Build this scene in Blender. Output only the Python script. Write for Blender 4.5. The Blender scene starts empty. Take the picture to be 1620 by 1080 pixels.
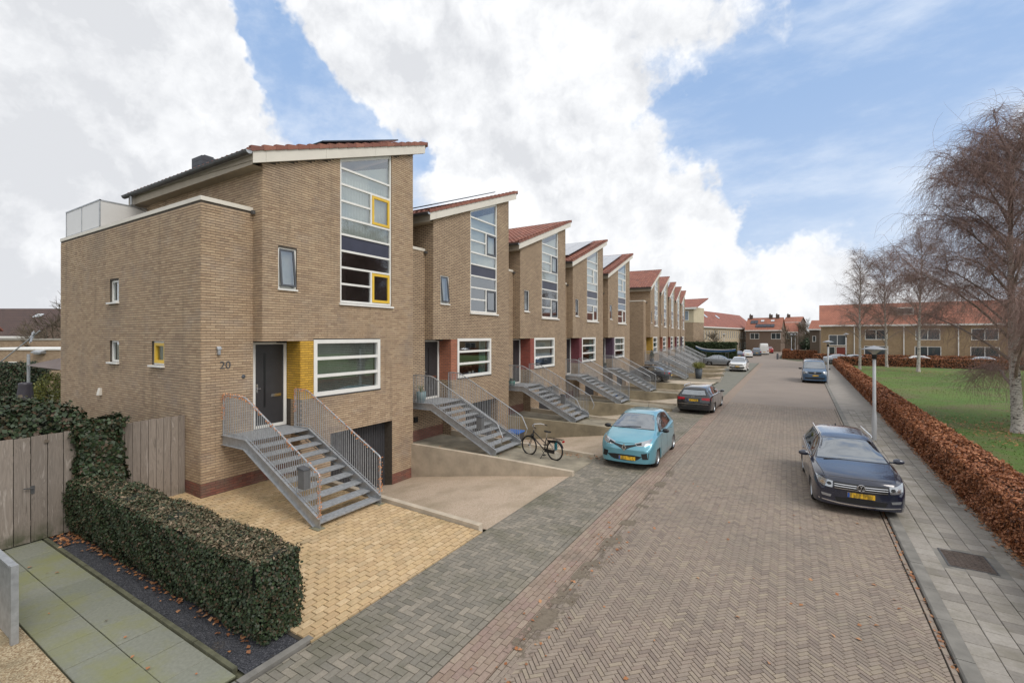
import bpy, bmesh, math, random
import numpy as np
from mathutils import Vector, Matrix
from mathutils.bvhtree import BVHTree
random.seed(7); np.random.seed(7)
R = math.radians
SC = bpy.context.scene
COL = SC.collection

# ------------------------------------------------------------------ camera
YAW = math.atan2(435, 724)
cam_d = bpy.data.cameras.new("camera"); cam = bpy.data.objects.new("camera", cam_d); COL.objects.link(cam)
cam.location = (0, 0, 4.2)
cam.rotation_euler = (R(90), 0, YAW)
cam_d.sensor_width = 36; cam_d.lens = 36 * 724 / 1620
cam_d.shift_y = -9 / 1620
cam_d.clip_start = 0.1; cam_d.clip_end = 3000
SC.camera = cam

# ------------------------------------------------------------------ light
SC.view_settings.view_transform = 'Standard'; SC.view_settings.look = 'None'
SC.view_settings.gamma = 1; SC.view_settings.use_curve_mapping = False
SC.view_settings.exposure = 0.30
SUN_EL, SUN_AZ = R(50), R(-62)      # azimuth measured clockwise from +y is 118 deg -> sun off to the right and behind
W = bpy.data.worlds.new("World"); SC.world = W; W.use_nodes = True
nt = W.node_tree; nt.nodes.clear()
def wn(t, **k):
    n = nt.nodes.new(t)
    for a, b in k.items(): setattr(n, a, b)
    return n
def wm(op, a, b=None, c=None):
    n = wn('ShaderNodeMath', operation=op)
    for i, v in enumerate((a, b, c)):
        if v is None: continue
        if isinstance(v, (int, float)): n.inputs[i].default_value = v
        else: nt.links.new(v, n.inputs[i])
    return n.outputs[0]
sun_dir = Vector((math.cos(SUN_EL) * 0.97, -math.cos(SUN_EL) * 0.24, math.sin(SUN_EL)))
sky = wn('ShaderNodeTexSky', sky_type='NISHITA', sun_disc=False)
sky.sun_elevation = SUN_EL; sky.sun_rotation = math.atan2(sun_dir.x, sun_dir.y)
sky.air_density = 1.0; sky.dust_density = 1.5; sky.ozone_density = 1.5
geo = wn('ShaderNodeTexCoord')
dvec = geo.outputs['Generated']
def pixdir(px, py):
    u = (px - 810) / 724; v = (531 - py) / 724
    return Vector((-math.sin(YAW) + u * math.cos(YAW), math.cos(YAW) + u * math.sin(YAW), v)).normalized()
# broad cloud masses: (direction, angular size in degrees, amount)
blobs = [((20, 100), 15, .8), ((200, 60), 9, .6), ((350, 150), 5, .55), ((60, 350), 16, .8), ((250, 280), 7, .4),
         ((540, 40), 6, .6), ((690, 60), 9, .75), ((860, 110), 7, .8), ((760, 190), 6, .5), ((960, 190), 4.5, .55), ((1000, 330), 8, .8),
         ((1120, 290), 4.5, .8), ((860, 330), 8, .7), ((1150, 410), 6, .7), ((1050, 20), 7, .40), ((1170, 60), 5, .30),
         ((1540, 150), 5, .38), ((1400, 440), 7, .35), ((1600, 250), 5, .35), ((1250, 500), 7, .4),
         ((375, 10), 3.0, -.75), ((440, 85), 3.2, -1.0), ((470, 160), 3.8, -1.05), ((530, 215), 3.6, -.95), ((620, 238), 3.2, -.85), ((690, 225), 2.8, -.6), ((400, 225), 3.2, -.55),
         ((1250, 190), 10, -.6), ((1420, 300), 11, -.6), ((1075, 170), 5, -.6), ((1230, 330), 4.5, -.6), ((1500, 50), 8, -.35), ((1350, 90), 6, .28), ((1300, 400), 6, .2)]
greys = [((40, 60), 13, .3), ((60, 330), 15, .55), ((250, 20), 8, .15), ((640, 60), 9, .4), ((760, 230), 6, .25), ((900, 420), 10, .3), ((1000, 20), 8, .2)]
# large-scale wobble of the lookup direction
nw = wn('ShaderNodeTexNoise'); nw.inputs['Scale'].default_value = 5.0; nw.inputs['Detail'].default_value = 5; nw.inputs['Roughness'].default_value = .62
nt.links.new(dvec, nw.inputs['Vector'])
sub = wn('ShaderNodeVectorMath', operation='SUBTRACT'); nt.links.new(nw.outputs['Color'], sub.inputs[0]); sub.inputs[1].default_value = (.5, .5, .5)
scl = wn('ShaderNodeVectorMath', operation='SCALE'); nt.links.new(sub.outputs[0], scl.inputs[0]); scl.inputs['Scale'].default_value = .30
addv = wn('ShaderNodeVectorMath', operation='ADD'); nt.links.new(dvec, addv.inputs[0]); nt.links.new(scl.outputs[0], addv.inputs[1])
nrm = wn('ShaderNodeVectorMath', operation='NORMALIZE'); nt.links.new(addv.outputs[0], nrm.inputs[0])
acc = None
for (px, deg, amt) in blobs + [(-pixdir(810, 531), 62, 1.1), (Vector((0, 0, 1)), 30, .7), (Vector((1, -.2, .3)).normalized(), 34, .6)]:
    d = px if isinstance(px, Vector) else pixdir(*px)
    dt = wn('ShaderNodeVectorMath', operation='DOT_PRODUCT'); nt.links.new(nrm.outputs[0], dt.inputs[0]); dt.inputs[1].default_value = d
    k = 1.0 / (1 - math.cos(R(deg)))
    e = wm('EXPONENT', wm('MULTIPLY_ADD', dt.outputs['Value'], k, -k))
    acc = wm('MULTIPLY', e, amt) if acc is None else wm('MULTIPLY_ADD', e, amt, acc)
n1 = wn('ShaderNodeTexNoise'); n1.inputs['Scale'].default_value = 3.2; n1.inputs['Detail'].default_value = 9; n1.inputs['Roughness'].default_value = .58
nt.links.new(dvec, n1.inputs['Vector'])
n2 = wn('ShaderNodeTexNoise'); n2.inputs['Scale'].default_value = 9; n2.inputs['Detail'].default_value = 8; n2.inputs['Roughness'].default_value = .6
nt.links.new(addv.outputs[0], n2.inputs['Vector'])
dens = wm('ADD', wm('MULTIPLY_ADD', n1.outputs['Fac'], 1.9, -.87), acc)
dens = wm('MULTIPLY_ADD', n2.outputs['Fac'], .9, wm('SUBTRACT', dens, .45))
sepz = wn('ShaderNodeSeparateXYZ'); nt.links.new(dvec, sepz.inputs[0])
hor = wm('EXPONENT', wm('MULTIPLY', sepz.outputs['Z'], -5.0))
dens = wm('MULTIPLY_ADD', hor, .34, dens)
ss = wn('ShaderNodeMapRange', interpolation_type='SMOOTHSTEP'); nt.links.new(dens, ss.inputs['Value'])
ss.inputs['From Min'].default_value = .02; ss.inputs['From Max'].default_value = .52
# brightness inside the clouds: billows, greyer undersides
bil = wn('ShaderNodeMapRange'); nt.links.new(wm('MULTIPLY_ADD', n2.outputs['Fac'], .7, wm('MULTIPLY', n1.outputs['Fac'], .6)), bil.inputs['Value'])
bil.inputs['From Min'].default_value = .42; bil.inputs['From Max'].default_value = .74
cr = wn('ShaderNodeMix', data_type='RGBA')
ga = None
for (px, deg, amt) in greys:
    dt = wn('ShaderNodeVectorMath', operation='DOT_PRODUCT'); nt.links.new(nrm.outputs[0], dt.inputs[0]); dt.inputs[1].default_value = pixdir(*px)
    k = 1.0 / (1 - math.cos(R(deg))); e = wm('EXPONENT', wm('MULTIPLY_ADD', dt.outputs['Value'], k, -k))
    ga = wm('MULTIPLY', e, -amt) if ga is None else wm('MULTIPLY_ADD', e, -amt, ga)
n3 = wn('ShaderNodeTexNoise'); n3.inputs['Scale'].default_value = 5.5; n3.inputs['Detail'].default_value = 5; n3.inputs['Roughness'].default_value = .5
nt.links.new(dvec, n3.inputs['Vector'])
n4 = wn('ShaderNodeTexNoise'); n4.inputs['Scale'].default_value = 5.5; n4.inputs['Detail'].default_value = 5; n4.inputs['Roughness'].default_value = .5
ofs = wn('ShaderNodeVectorMath', operation='ADD'); nt.links.new(dvec, ofs.inputs[0]); ofs.inputs[1].default_value = tuple(sun_dir * .03)
nt.links.new(ofs.outputs[0], n4.inputs['Vector'])
rel = wm('MULTIPLY', wm('SUBTRACT', n3.outputs['Fac'], n4.outputs['Fac']), 4.0)
bf_ = wm('ADD', wm('ADD', bil.outputs[0], rel), ga); bf_n = wn('ShaderNodeClamp'); nt.links.new(bf_, bf_n.inputs[0])
nt.links.new(bf_n.outputs[0], cr.inputs[0]); cr.inputs[6].default_value = (6.5, 6.65, 6.95, 1); cr.inputs[7].default_value = (9.1, 9.2, 9.35, 1)
skyt = wn('ShaderNodeMix', data_type='RGBA', blend_type='MIX'); skyt.inputs[0].default_value = .66
nt.links.new(sky.outputs[0], skyt.inputs[6]); skyt.inputs[7].default_value = (3.2, 5.1, 8.4, 1)
hz = wn('ShaderNodeMix', data_type='RGBA'); nt.links.new(wm('MULTIPLY', hor, .85), hz.inputs[0]); nt.links.new(skyt.outputs[2], hz.inputs[6]); hz.inputs[7].default_value = (7.6, 8.0, 8.5, 1)
vmap = wn('ShaderNodeMapping'); nt.links.new(dvec, vmap.inputs['Vector']); vmap.inputs['Rotation'].default_value = (0, .5, .4); vmap.inputs['Scale'].default_value = (1.0, 2.2, 3.0)
nv = wn('ShaderNodeTexNoise'); nv.inputs['Scale'].default_value = 1.9; nv.inputs['Detail'].default_value = 9; nv.inputs['Roughness'].default_value = .62; nt.links.new(vmap.outputs[0], nv.inputs['Vector'])
vr = wn('ShaderNodeMapRange', interpolation_type='SMOOTHSTEP'); nt.links.new(nv.outputs['Fac'], vr.inputs['Value']); vr.inputs['From Min'].default_value = .42; vr.inputs['From Max'].default_value = .74; vr.inputs['To Max'].default_value = .75
veil = wn('ShaderNodeMix', data_type='RGBA'); nt.links.new(vr.outputs[0], veil.inputs[0]); nt.links.new(hz.outputs[2], veil.inputs[6]); veil.inputs[7].default_value = (8.0, 8.5, 9.2, 1)
mx = wn('ShaderNodeMix', data_type='RGBA'); nt.links.new(ss.outputs[0], mx.inputs[0]); nt.links.new(veil.outputs[2], mx.inputs[6]); nt.links.new(cr.outputs[2], mx.inputs[7])
bg = wn('ShaderNodeBackground'); bg.inputs['Strength'].default_value = .095; nt.links.new(mx.outputs[2], bg.inputs['Color'])
wo = wn('ShaderNodeOutputWorld'); nt.links.new(bg.outputs[0], wo.inputs['Surface'])
sun_d = bpy.data.lights.new("sun", 'SUN'); sun = bpy.data.objects.new("sun", sun_d); COL.objects.link(sun)
sun_d.energy = 1.5; sun_d.angle = R(28); sun_d.color = (1, .95, .89)
sun.rotation_euler = (-sun_dir).to_track_quat('-Z', 'Y').to_euler()
sun.location = (0, 0, 60)

# ------------------------------------------------------------------ helpers
def setp(o, label=None, cat=None, group=None, kind=None):
    if label: o['label'] = label
    if cat: o['category'] = cat
    if group: o['group'] = group
    if kind: o['kind'] = kind
    return o
def empty(name, loc=(0, 0, 0), rz=0, label=None, cat=None, group=None, parent=None):
    o = bpy.data.objects.new(name, None); o.location = loc; o.rotation_euler = (0, 0, rz); COL.objects.link(o)
    o.empty_display_size = .2
    if parent: o.parent = parent
    return setp(o, label, cat, group)
def link(name, me, parent=None, loc=None, rot=None):
    o = bpy.data.objects.new(name, me); COL.objects.link(o)
    if parent: o.parent = parent
    if loc is not None: o.location = loc
    if rot is not None: o.rotation_euler = rot
    return o
def mesh_from(name, V, F, mats, smooth=False, mi=None):
    me = bpy.data.meshes.new(name); me.from_pydata(V, [], F)
    for m in (mats if isinstance(mats, (list, tuple)) else [mats]): me.materials.append(m)
    if smooth: me.polygons.foreach_set('use_smooth', [True] * len(me.polygons))
    if mi is not None: me.polygons.foreach_set('material_index', mi)
    me.update()
    return me
BF = [(0, 3, 2, 1), (4, 5, 6, 7), (0, 1, 5, 4), (1, 2, 6, 5), (2, 3, 7, 6), (3, 0, 4, 7)]
class MB:
    def __init__(s): s.v = []; s.f = []; s.sm = False
    def box(s, x0, y0, z0, x1, y1, z1, skip=()):
        if x1 < x0: x0, x1 = x1, x0
        if y1 < y0: y0, y1 = y1, y0
        if z1 < z0: z0, z1 = z1, z0
        b = len(s.v)
        s.v += [(x0, y0, z0), (x1, y0, z0), (x1, y1, z0), (x0, y1, z0), (x0, y0, z1), (x1, y0, z1), (x1, y1, z1), (x0, y1, z1)]
        s.f += [tuple(b + i for i in q) for n, q in enumerate(BF) if n not in skip]
        return s
    def cbox(s, c, d, M=None):
        x, y, z = c; a, b_, e = d[0] / 2, d[1] / 2, d[2] / 2
        b = len(s.v)
        P = [(-a, -b_, -e), (a, -b_, -e), (a, b_, -e), (-a, b_, -e), (-a, -b_, e), (a, -b_, e), (a, b_, e), (-a, b_, e)]
        for p in P:
            q = (M @ Vector(p)) if M is not None else Vector(p)
            s.v.append((x + q.x, y + q.y, z + q.z))
        s.f += [tuple(b + i for i in q) for q in BF]
        return s
    def quad(s, *p):
        b = len(s.v); s.v += [tuple(q) for q in p]; s.f.append(tuple(range(b, b + len(p)))); return s
    def prism(s, pts, d):
        """polygon pts (3d list) extruded by vector d"""
        b = len(s.v); n = len(pts); d = Vector(d)
        s.v += [tuple(p) for p in pts] + [tuple(Vector(p) + d) for p in pts]
        s.f.append(tuple(b + i for i in reversed(range(n)))); s.f.append(tuple(b + n + i for i in range(n)))
        for i in range(n):
            j = (i + 1) % n; s.f.append((b + i, b + j, b + n + j, b + n + i))
        return s
    def tube(s, pts, r, n=6, caps=True):
        P = [Vector(p) for p in pts]; k = len(P)
        rr = r if isinstance(r, (list, tuple)) else [r] * k
        b = len(s.v); ref = None
        for i, p in enumerate(P):
            t = (P[min(i + 1, k - 1)] - P[max(i - 1, 0)]).normalized()
            if ref is None:
                ref = Vector((0, 0, 1)) if abs(t.z) < .9 else Vector((1, 0, 0))
            a = (ref - t * ref.dot(t)).normalized(); c = t.cross(a); ref = a
            for j in range(n):
                w = 2 * math.pi * j / n
                q = p + (a * math.cos(w) + c * math.sin(w)) * rr[i]; s.v.append((q.x, q.y, q.z))
        for i in range(k - 1):
            for j in range(n):
                j2 = (j + 1) % n
                s.f.append((b + i * n + j, b + i * n + j2, b + (i + 1) * n + j2, b + (i + 1) * n + j))
        if caps:
            s.f.append(tuple(b + j for j in reversed(range(n)))); s.f.append(tuple(b + (k - 1) * n + j for j in range(n)))
        return s
    def lathe(s, prof, c=(0, 0, 0), n=20, axis='z'):
        """prof: list of (r, h)"""
        b = len(s.v); k = len(prof)
        for (r, h) in prof:
            for j in range(n):
                w = 2 * math.pi * j / n; a, e = r * math.cos(w), r * math.sin(w)
                if axis == 'z': q = (a, e, h)
                elif axis == 'y': q = (a, h, -e)
                else: q = (h, a, e)
                s.v.append((q[0] + c[0], q[1] + c[1], q[2] + c[2]))
        for i in range(k - 1):
            for j in range(n):
                j2 = (j + 1) % n
                s.f.append((b + i * n + j, b + i * n + j2, b + (i + 1) * n + j2, b + (i + 1) * n + j))
        return s
    def torus(s, c, R0, r, axis='y', n=28, m=8):
        b = len(s.v)
        for i in range(n):
            w = 2 * math.pi * i / n
            for j in range(m):
                q = 2 * math.pi * j / m; rr = R0 + r * math.cos(q); h = r * math.sin(q)
                a, e = rr * math.cos(w), rr * math.sin(w)
                p = (a, h, e) if axis == 'y' else ((h, a, e) if axis == 'x' else (a, e, h))
                s.v.append((p[0] + c[0], p[1] + c[1], p[2] + c[2]))
        for i in range(n):
            for j in range(m):
                i2, j2 = (i + 1) % n, (j + 1) % m
                s.f.append((b + i * m + j, b + i2 * m + j, b + i2 * m + j2, b + i * m + j2))
        return s
    def grid(s, rows):
        b = len(s.v); h = len(rows); w = len(rows[0])
        for r in rows: s.v += [tuple(p) for p in r]
        for i in range(h - 1):
            for j in range(w - 1):
                s.f.append((b + i * w + j, b + i * w + j + 1, b + (i + 1) * w + j + 1, b + (i + 1) * w + j))
        return s
    def build(s, name, mat, parent=None, smooth=False, label=None, kind=None, loc=None, bevel=0):
        me = mesh_from(name, s.v, s.f, mat, smooth)
        o = link(name, me, parent, loc)
        if smooth and smooth != 'all':
            pass
        if bevel:
            md = o.modifiers.new('b', 'BEVEL'); md.width = bevel; md.segments = 2; md.limit_method = 'ANGLE'
        setp(o, label, None, None, kind)
        return o
def fixnormals(me):
    bm = bmesh.new(); bm.from_mesh(me); bmesh.ops.recalc_face_normals(bm, faces=bm.faces); bm.to_mesh(me); bm.free()

# ------------------------------------------------------------------ materials
class N:
    def __init__(s, name):
        s.m = bpy.data.materials.new(name); s.m.use_nodes = True; s.t = s.m.node_tree; s.t.nodes.clear()
        s.out = s.t.nodes.new('ShaderNodeOutputMaterial')
    def n(s, t, ins=None, **k):
        x = s.t.nodes.new(t)
        for a, b in k.items(): setattr(x, a, b)
        for a, b in (ins or {}).items():
            if hasattr(b, 'links') or hasattr(b, 'is_linked'): s.t.links.new(b, x.inputs[a])
            else: x.inputs[a].default_value = b
        return x
    def math(s, op, a, b=0, c=0):
        return s.n('ShaderNodeMath', {0: a, 1: b, 2: c}, operation=op).outputs[0]
    def noise(s, vec, scale, detail=4, rough=.6):
        return s.n('ShaderNodeTexNoise', {'Vector': vec, 'Scale': scale, 'Detail': detail, 'Roughness': rough}).outputs['Fac']
    def mix(s, f, a, b, bt='MIX'):
        return s.n('ShaderNodeMix', {0: f, 6: a, 7: b}, data_type='RGBA', blend_type=bt).outputs[2]
    def ramp(s, f, st):
        r = s.n('ShaderNodeValToRGB', {0: f}); e = r.color_ramp.elements
        e[0].position, e[0].color = st[0][0], (*st[0][1], 1); e[1].position, e[1].color = st[-1][0], (*st[-1][1], 1)
        for p, c in st[1:-1]:
            q = e.new(p); q.color = (*c, 1)
        return r.outputs[0]
    def bsdf(s, col, rough=.8, bump=None, bd=.01, bs=.6, **k):
        ins = {'Base Color': col, 'Roughness': rough}; ins.update({a.replace('_', ' '): b for a, b in k.items()})
        if bump is not None:
            ins['Normal'] = s.n('ShaderNodeBump', {'Height': bump, 'Distance': bd, 'Strength': bs}).outputs[0]
        b = s.n('ShaderNodeBsdfPrincipled', ins); s.t.links.new(b.outputs[0], s.out.inputs[0]); return b
    def pos(s): return s.n('ShaderNodeTexCoord').outputs['Object']
    def wpos(s): return s.n('ShaderNodeNewGeometry').outputs['Position']
    def rnd(s):
        a = s.n('ShaderNodeNewGeometry').outputs['Random Per Island']; b = s.n('ShaderNodeObjectInfo').outputs['Random']
        return s.math('FRACT', s.math('ADD', a, b))
def c4(c): return (*c, 1)
def simple(name, col, rough=.6, var=.12, scale=6, bump=0, metal=0, bs=.5, **k):
    m = N(name); p = m.wpos(); f = m.noise(p, scale, 5, .6)
    d = tuple(x * (1 - var) for x in col); l = tuple(min(1, x * (1 + var)) for x in col)
    c = m.ramp(f, [(.3, d), (.7, l)])
    bm_ = m.noise(p, scale * 6, 4) if bump else None
    m.bsdf(c, rough, bm_, bump or .01, bs, Metallic=metal, **k)
    return m.m
def piece_mat(name, cols, rough=.85, grime=None, gscale=1.2, bump=.004, speck=0, gtop=.65, gamt=1.0, bloom=0):
    """colour varies from piece to piece (island / object random); grime = colour of broad stains"""
    m = N(name); r = m.rnd(); p = m.wpos()
    n_ = len(cols); st = [((i + .0) / max(1, n_ - 1), c) for i, c in enumerate(cols)]
    rp = m.n('ShaderNodeValToRGB', {0: r}); rp.color_ramp.interpolation = 'LINEAR'
    e = rp.color_ramp.elements; e[0].color = c4(cols[0]); e[1].color = c4(cols[-1]); e[1].position = 1
    for i, c in enumerate(cols[1:-1]): q = e.new((i + 1) / (n_ - 1)); q.color = c4(c)
    f = m.noise(p, 22, 6, .7); c = m.mix(1.0, rp.outputs[0], m.ramp(f, [(.25, (.78, .78, .78)), (.75, (1.15, 1.15, 1.15))]), 'MULTIPLY')
    if grime:
        g = m.noise(p, gscale, 7, .68)
        c = m.mix(m.n('ShaderNodeMapRange', {'Value': g, 'From Min': gtop - .17, 'From Max': gtop, 'To Max': gamt}).outputs[0], c, c4(grime))
    if bloom:
        ds_ = m.noise(m.n('ShaderNodeMapping', {'Vector': p, 'Scale': (2.6, 2.6, .22)}).outputs[0], 1.0, 5, .6)
        c = m.mix(m.n('ShaderNodeMapRange', {'Value': ds_, 'From Min': .56, 'From Max': .70, 'To Max': .38}).outputs[0], c, (.20, .15, .105, 1))
        g2 = m.noise(m.n('ShaderNodeMapping', {'Vector': p, 'Location': (7.0, 3.0, 1.0), 'Scale': (1, 1, 1.6)}).outputs[0], .8, 7, .7)
        c = m.mix(m.n('ShaderNodeMapRange', {'Value': g2, 'From Min': .54, 'From Max': .72, 'To Max': .38}).outputs[0], c, (.42, .36, .31, 1))
    m.bsdf(c, rough, m.noise(p, 70, 4, .7), bump, .8)
    return m.m
def brick_wall_mat(name, c1, c2, mortar, w=.22, h=.0675, ms=.010, painted=False):
    m = N(name); p = m.pos(); sp = m.n('ShaderNodeSeparateXYZ', {0: p})
    u = m.math('ADD', sp.outputs[0], sp.outputs[1])
    v = m.n('ShaderNodeCombineXYZ', {0: u, 1: sp.outputs[2], 2: 0.0}).outputs[0]
    b = m.n('ShaderNodeTexBrick', {'Vector': v, 'Color1': c4(c1), 'Color2': c4(c2), 'Mortar': c4(mortar), 'Scale': 1.0, 'Mortar Size': ms, 'Mortar Smooth': .1, 'Bias': 0.0, 'Brick Width': w, 'Row Height': h})
    b.offset = .5
    g = m.noise(p, .9, 5, .6); f = m.noise(p, 30, 5)
    c = m.mix(1.0, b.outputs['Color'], m.ramp(g, [(.3, (.86, .85, .85)), (.7, (1.08, 1.08, 1.08))]), 'MULTIPLY')
    c = m.mix(1.0, c, m.ramp(f, [(.3, (.86, .86, .86)), (.7, (1.12, 1.12, 1.12))]), 'MULTIPLY')
    h_ = m.math('SUBTRACT', 1.0, b.outputs['Fac'])
    m.bsdf(c, .9, m.math('MULTIPLY_ADD', f, .25, h_), .006, .9)
    return m.m
BUFF = [(.388, .275, .178), (.46, .335, .22), (.50, .368, .243), (.425, .302, .196), (.525, .393, .26), (.467, .34, .223), (.36, .253, .168)]
M = {}
M['brickp'] = piece_mat('buff_brick', BUFF, .92, (.26, .205, .16), .55, .004, gtop=.66, gamt=.5, bloom=1)
M['mortar'] = simple('dark_mortar', (.085, .07, .055), .95, .2, 9, .004)
M['brick'] = brick_wall_mat('buff_brickwork', (.392, .28, .182), (.515, .382, .25), (.10, .08, .063))
M['plinthp'] = piece_mat('red_brick', [(.22, .085, .06), (.28, .115, .08), (.19, .075, .06), (.25, .12, .09)], .92, (.16, .12, .09), 3, gtop=.62, gamt=.7)
M['plinth'] = brick_wall_mat('red_plinth_brickwork', (.20, .08, .06), (.28, .12, .085), (.13, .10, .08))
PILC = {'yellow': (.62, .36, .045), 'salmon': (.46, .17, .09), 'red': (.36, .085, .055), 'crimson': (.20, .035, .05), 'purple': (.10, .05, .09)}
for k_, c_ in PILC.items():
    M['pil_' + k_] = brick_wall_mat(k_ + '_glazed_brickwork', tuple(x * .82 for x in c_), tuple(min(1, x * 1.12) for x in c_), tuple(.3 * x + .07 for x in c_))
    M['pilp_' + k_] = piece_mat(k_ + '_glazed_brick', [tuple(x * .85 for x in c_), c_, tuple(min(1, x * 1.12) for x in c_)], .6)
M['white'] = simple('white_paint', (.78, .77, .73), .45, .05, 3)
M['cream'] = simple('cream_fascia', (.70, .66, .58), .6, .05, 2)
M['soffit'] = simple('beige_soffit', (.38, .33, .26), .8, .08, 3)
M['door'] = simple('anthracite_door', (.035, .034, .036), .42, .1, 4)
M['garage'] = simple('dark_garage_door', (.05, .05, .055), .5, .12, 3)
M['steel'] = simple('galvanised_steel', (.40, .415, .43), .48, .2, 9, .002, .55)
M['steeld'] = simple('grey_steel_grating', (.33, .345, .36), .6, .25, 14, .004, .3)
M['zinc'] = simple('weathered_zinc', (.12, .12, .12), .5, .2, 5, 0, .5)
M['yellow'] = simple('yellow_paint', (.74, .48, .05), .4, .06, 3)
M['grey_frame'] = simple('dark_grey_frame', (.08, .085, .095), .45, .1, 3)
M['bluepanel'] = simple('slate_blue_panel', (.045, .048, .075), .3, .15, 2)
M['concrete'] = simple('weathered_concrete', (.46, .39, .30), .92, .2, 2.2, .006)
M['concrete2'] = simple('mossy_concrete', (.20, .185, .125), .95, .35, 1.6, .006)
M['kerb'] = simple('kerb_concrete', (.19, .18, .16), .92, .25, 3, .004)
M['black'] = simple('black_rubber', (.012, .012, .012), .7, .2, 10)
M['blackg'] = simple('black_gloss_plastic', (.012, .012, .013), .3, .1, 5)
M['chrome'] = simple('chrome', (.75, .75, .76), .18, .03, 3, 0, 1.0)
M['alloy'] = simple('alloy_rim', (.42, .43, .44), .35, .06, 6, 0, .8)
M['room'] = simple('dim_room', (.26, .23, .20), .9, .3, .8)
M['curtain'] = simple('pale_curtain', (.62, .62, .60), .9, .1, 4)
M['blind'] = simple('grey_blind', (.36, .39, .37), .7, .1, 4)
M['teal'] = simple('teal_pottery', (.04, .36, .42), .4, .15, 5)
M['solar'] = simple('solar_cells', (.03, .035, .05), .12, .1, 2)
M['solar_sky'] = simple('solar_glass_sky_sheen', (.30, .32, .36), .10, .08, 2)  # bright sky reflection painted into the base colour of the panels
def glass_mat(name, tint, refl=.35):
    m = N(name)
    tr = m.n('ShaderNodeBsdfTransparent', {'Color': c4(tint)}); gl = m.n('ShaderNodeBsdfGlossy', {'Color': (.9, .95, 1, 1), 'Roughness': .02})
    lw = m.n('ShaderNodeLayerWeight', {'Blend': .45}).outputs['Fresnel']
    f = m.n('ShaderNodeMapRange', {'Value': lw, 'From Min': 0.0, 'From Max': 1.0, 'To Min': refl * .6, 'To Max': min(1, refl * 2.6)}).outputs[0]
    mx_ = m.n('ShaderNodeMixShader', {0: f}); m.t.links.new(tr.outputs[0], mx_.inputs[1]); m.t.links.new(gl.outputs[0], mx_.inputs[2])
    m.t.links.new(mx_.outputs[0], m.out.inputs[0]); return m.m
M['glass'] = glass_mat('window_glass', (.86, .90, .87), .32)
M['carglass'] = glass_mat('car_glass', (.16, .18, .17), .46)
M['frost'] = simple('frosted_panel', (.66, .65, .63), .35, .03, 2)
def paint(name, col, rough=.25, metal=.0):
    m = N(name); p = m.wpos(); f = m.noise(p, 3, 3)
    d = tuple(x * .93 for x in col)
    m.bsdf(m.ramp(f, [(.3, d), (.7, col)]), rough, None, Metallic=metal, Coat_Weight=1.0, Coat_Roughness=.04); return m.m
# ------------------------------------------------------------------ ground
FWD = (-math.sin(YAW), math.cos(YAW)); RGT = (math.cos(YAW), math.sin(YAW))
def project(x, y, z=0.0):
    d = x * FWD[0] + y * FWD[1]
    if d < .5: return None
    s = x * RGT[0] + y * RGT[1]
    return 810 + 724 * s / d, 531 - 724 * (z - 4.2) / d, d
def visible(x, y, z=0.0, mgn=0):
    p = project(x, y, z)
    return p is not None and -mgn < p[0] < 1620 + mgn and -mgn < p[1] < 1080 + mgn
def edge_x(y):                      # street edge of the front yards
    return -5.58 if y < 44.9 else -5.30 - (y - 45.2) * .0805
def kx(y): return 1.66 + .024 * y   # road side of the right kerb
def hx(y): return 3.42 + .028 * y   # foot of the beech hedge
m_ = simple('bare_soil_ground', (.10, .10, .06), .95, .3, .5, .01)
g = MB(); z = -.06
g.quad((-5.58, -80, z), (600, -80, z), (600, 900, z), (-5.58, 900, z))
g.quad((-600, -80, z), (-5.582, -80, z), (-5.582, 1.2, z), (-600, 1.2, z))
g.quad((-600, 1.202, z), (-9.3, 1.202, z), (-9.3, 2.0, z), (-600, 2.0, z))
g.quad((-600, 2.002, z), (-5.582, 2.002, z), (-5.582, 4.0, z), (-600, 4.0, z))
g.quad((-600, 4.002, z), (-13.3, 4.002, z), (-13.3, 5.7, z), (-600, 5.7, z))
g.quad((-600, 5.702, z), (-22.3, 5.702, z), (-22.3, 900, z), (-600, 900, z))
g.quad((-22.298, 82, z), (-5.582, 82, z), (-5.582, 900, z), (-22.298, 900, z))
g.quad((-5.582, 40.2, z), (-13.8, 40.2, z), (-13.8, 44.7, z), (-5.582, 44.7, z))
setp(g.build('ground', m_), kind='structure')
setp(MB().quad((-23, 1.2, -1.5), (-5.58, 1.2, -1.5), (-5.58, 82, -1.5), (-23, 82, -1.5)).build('ground', m_), kind='structure')

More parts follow.
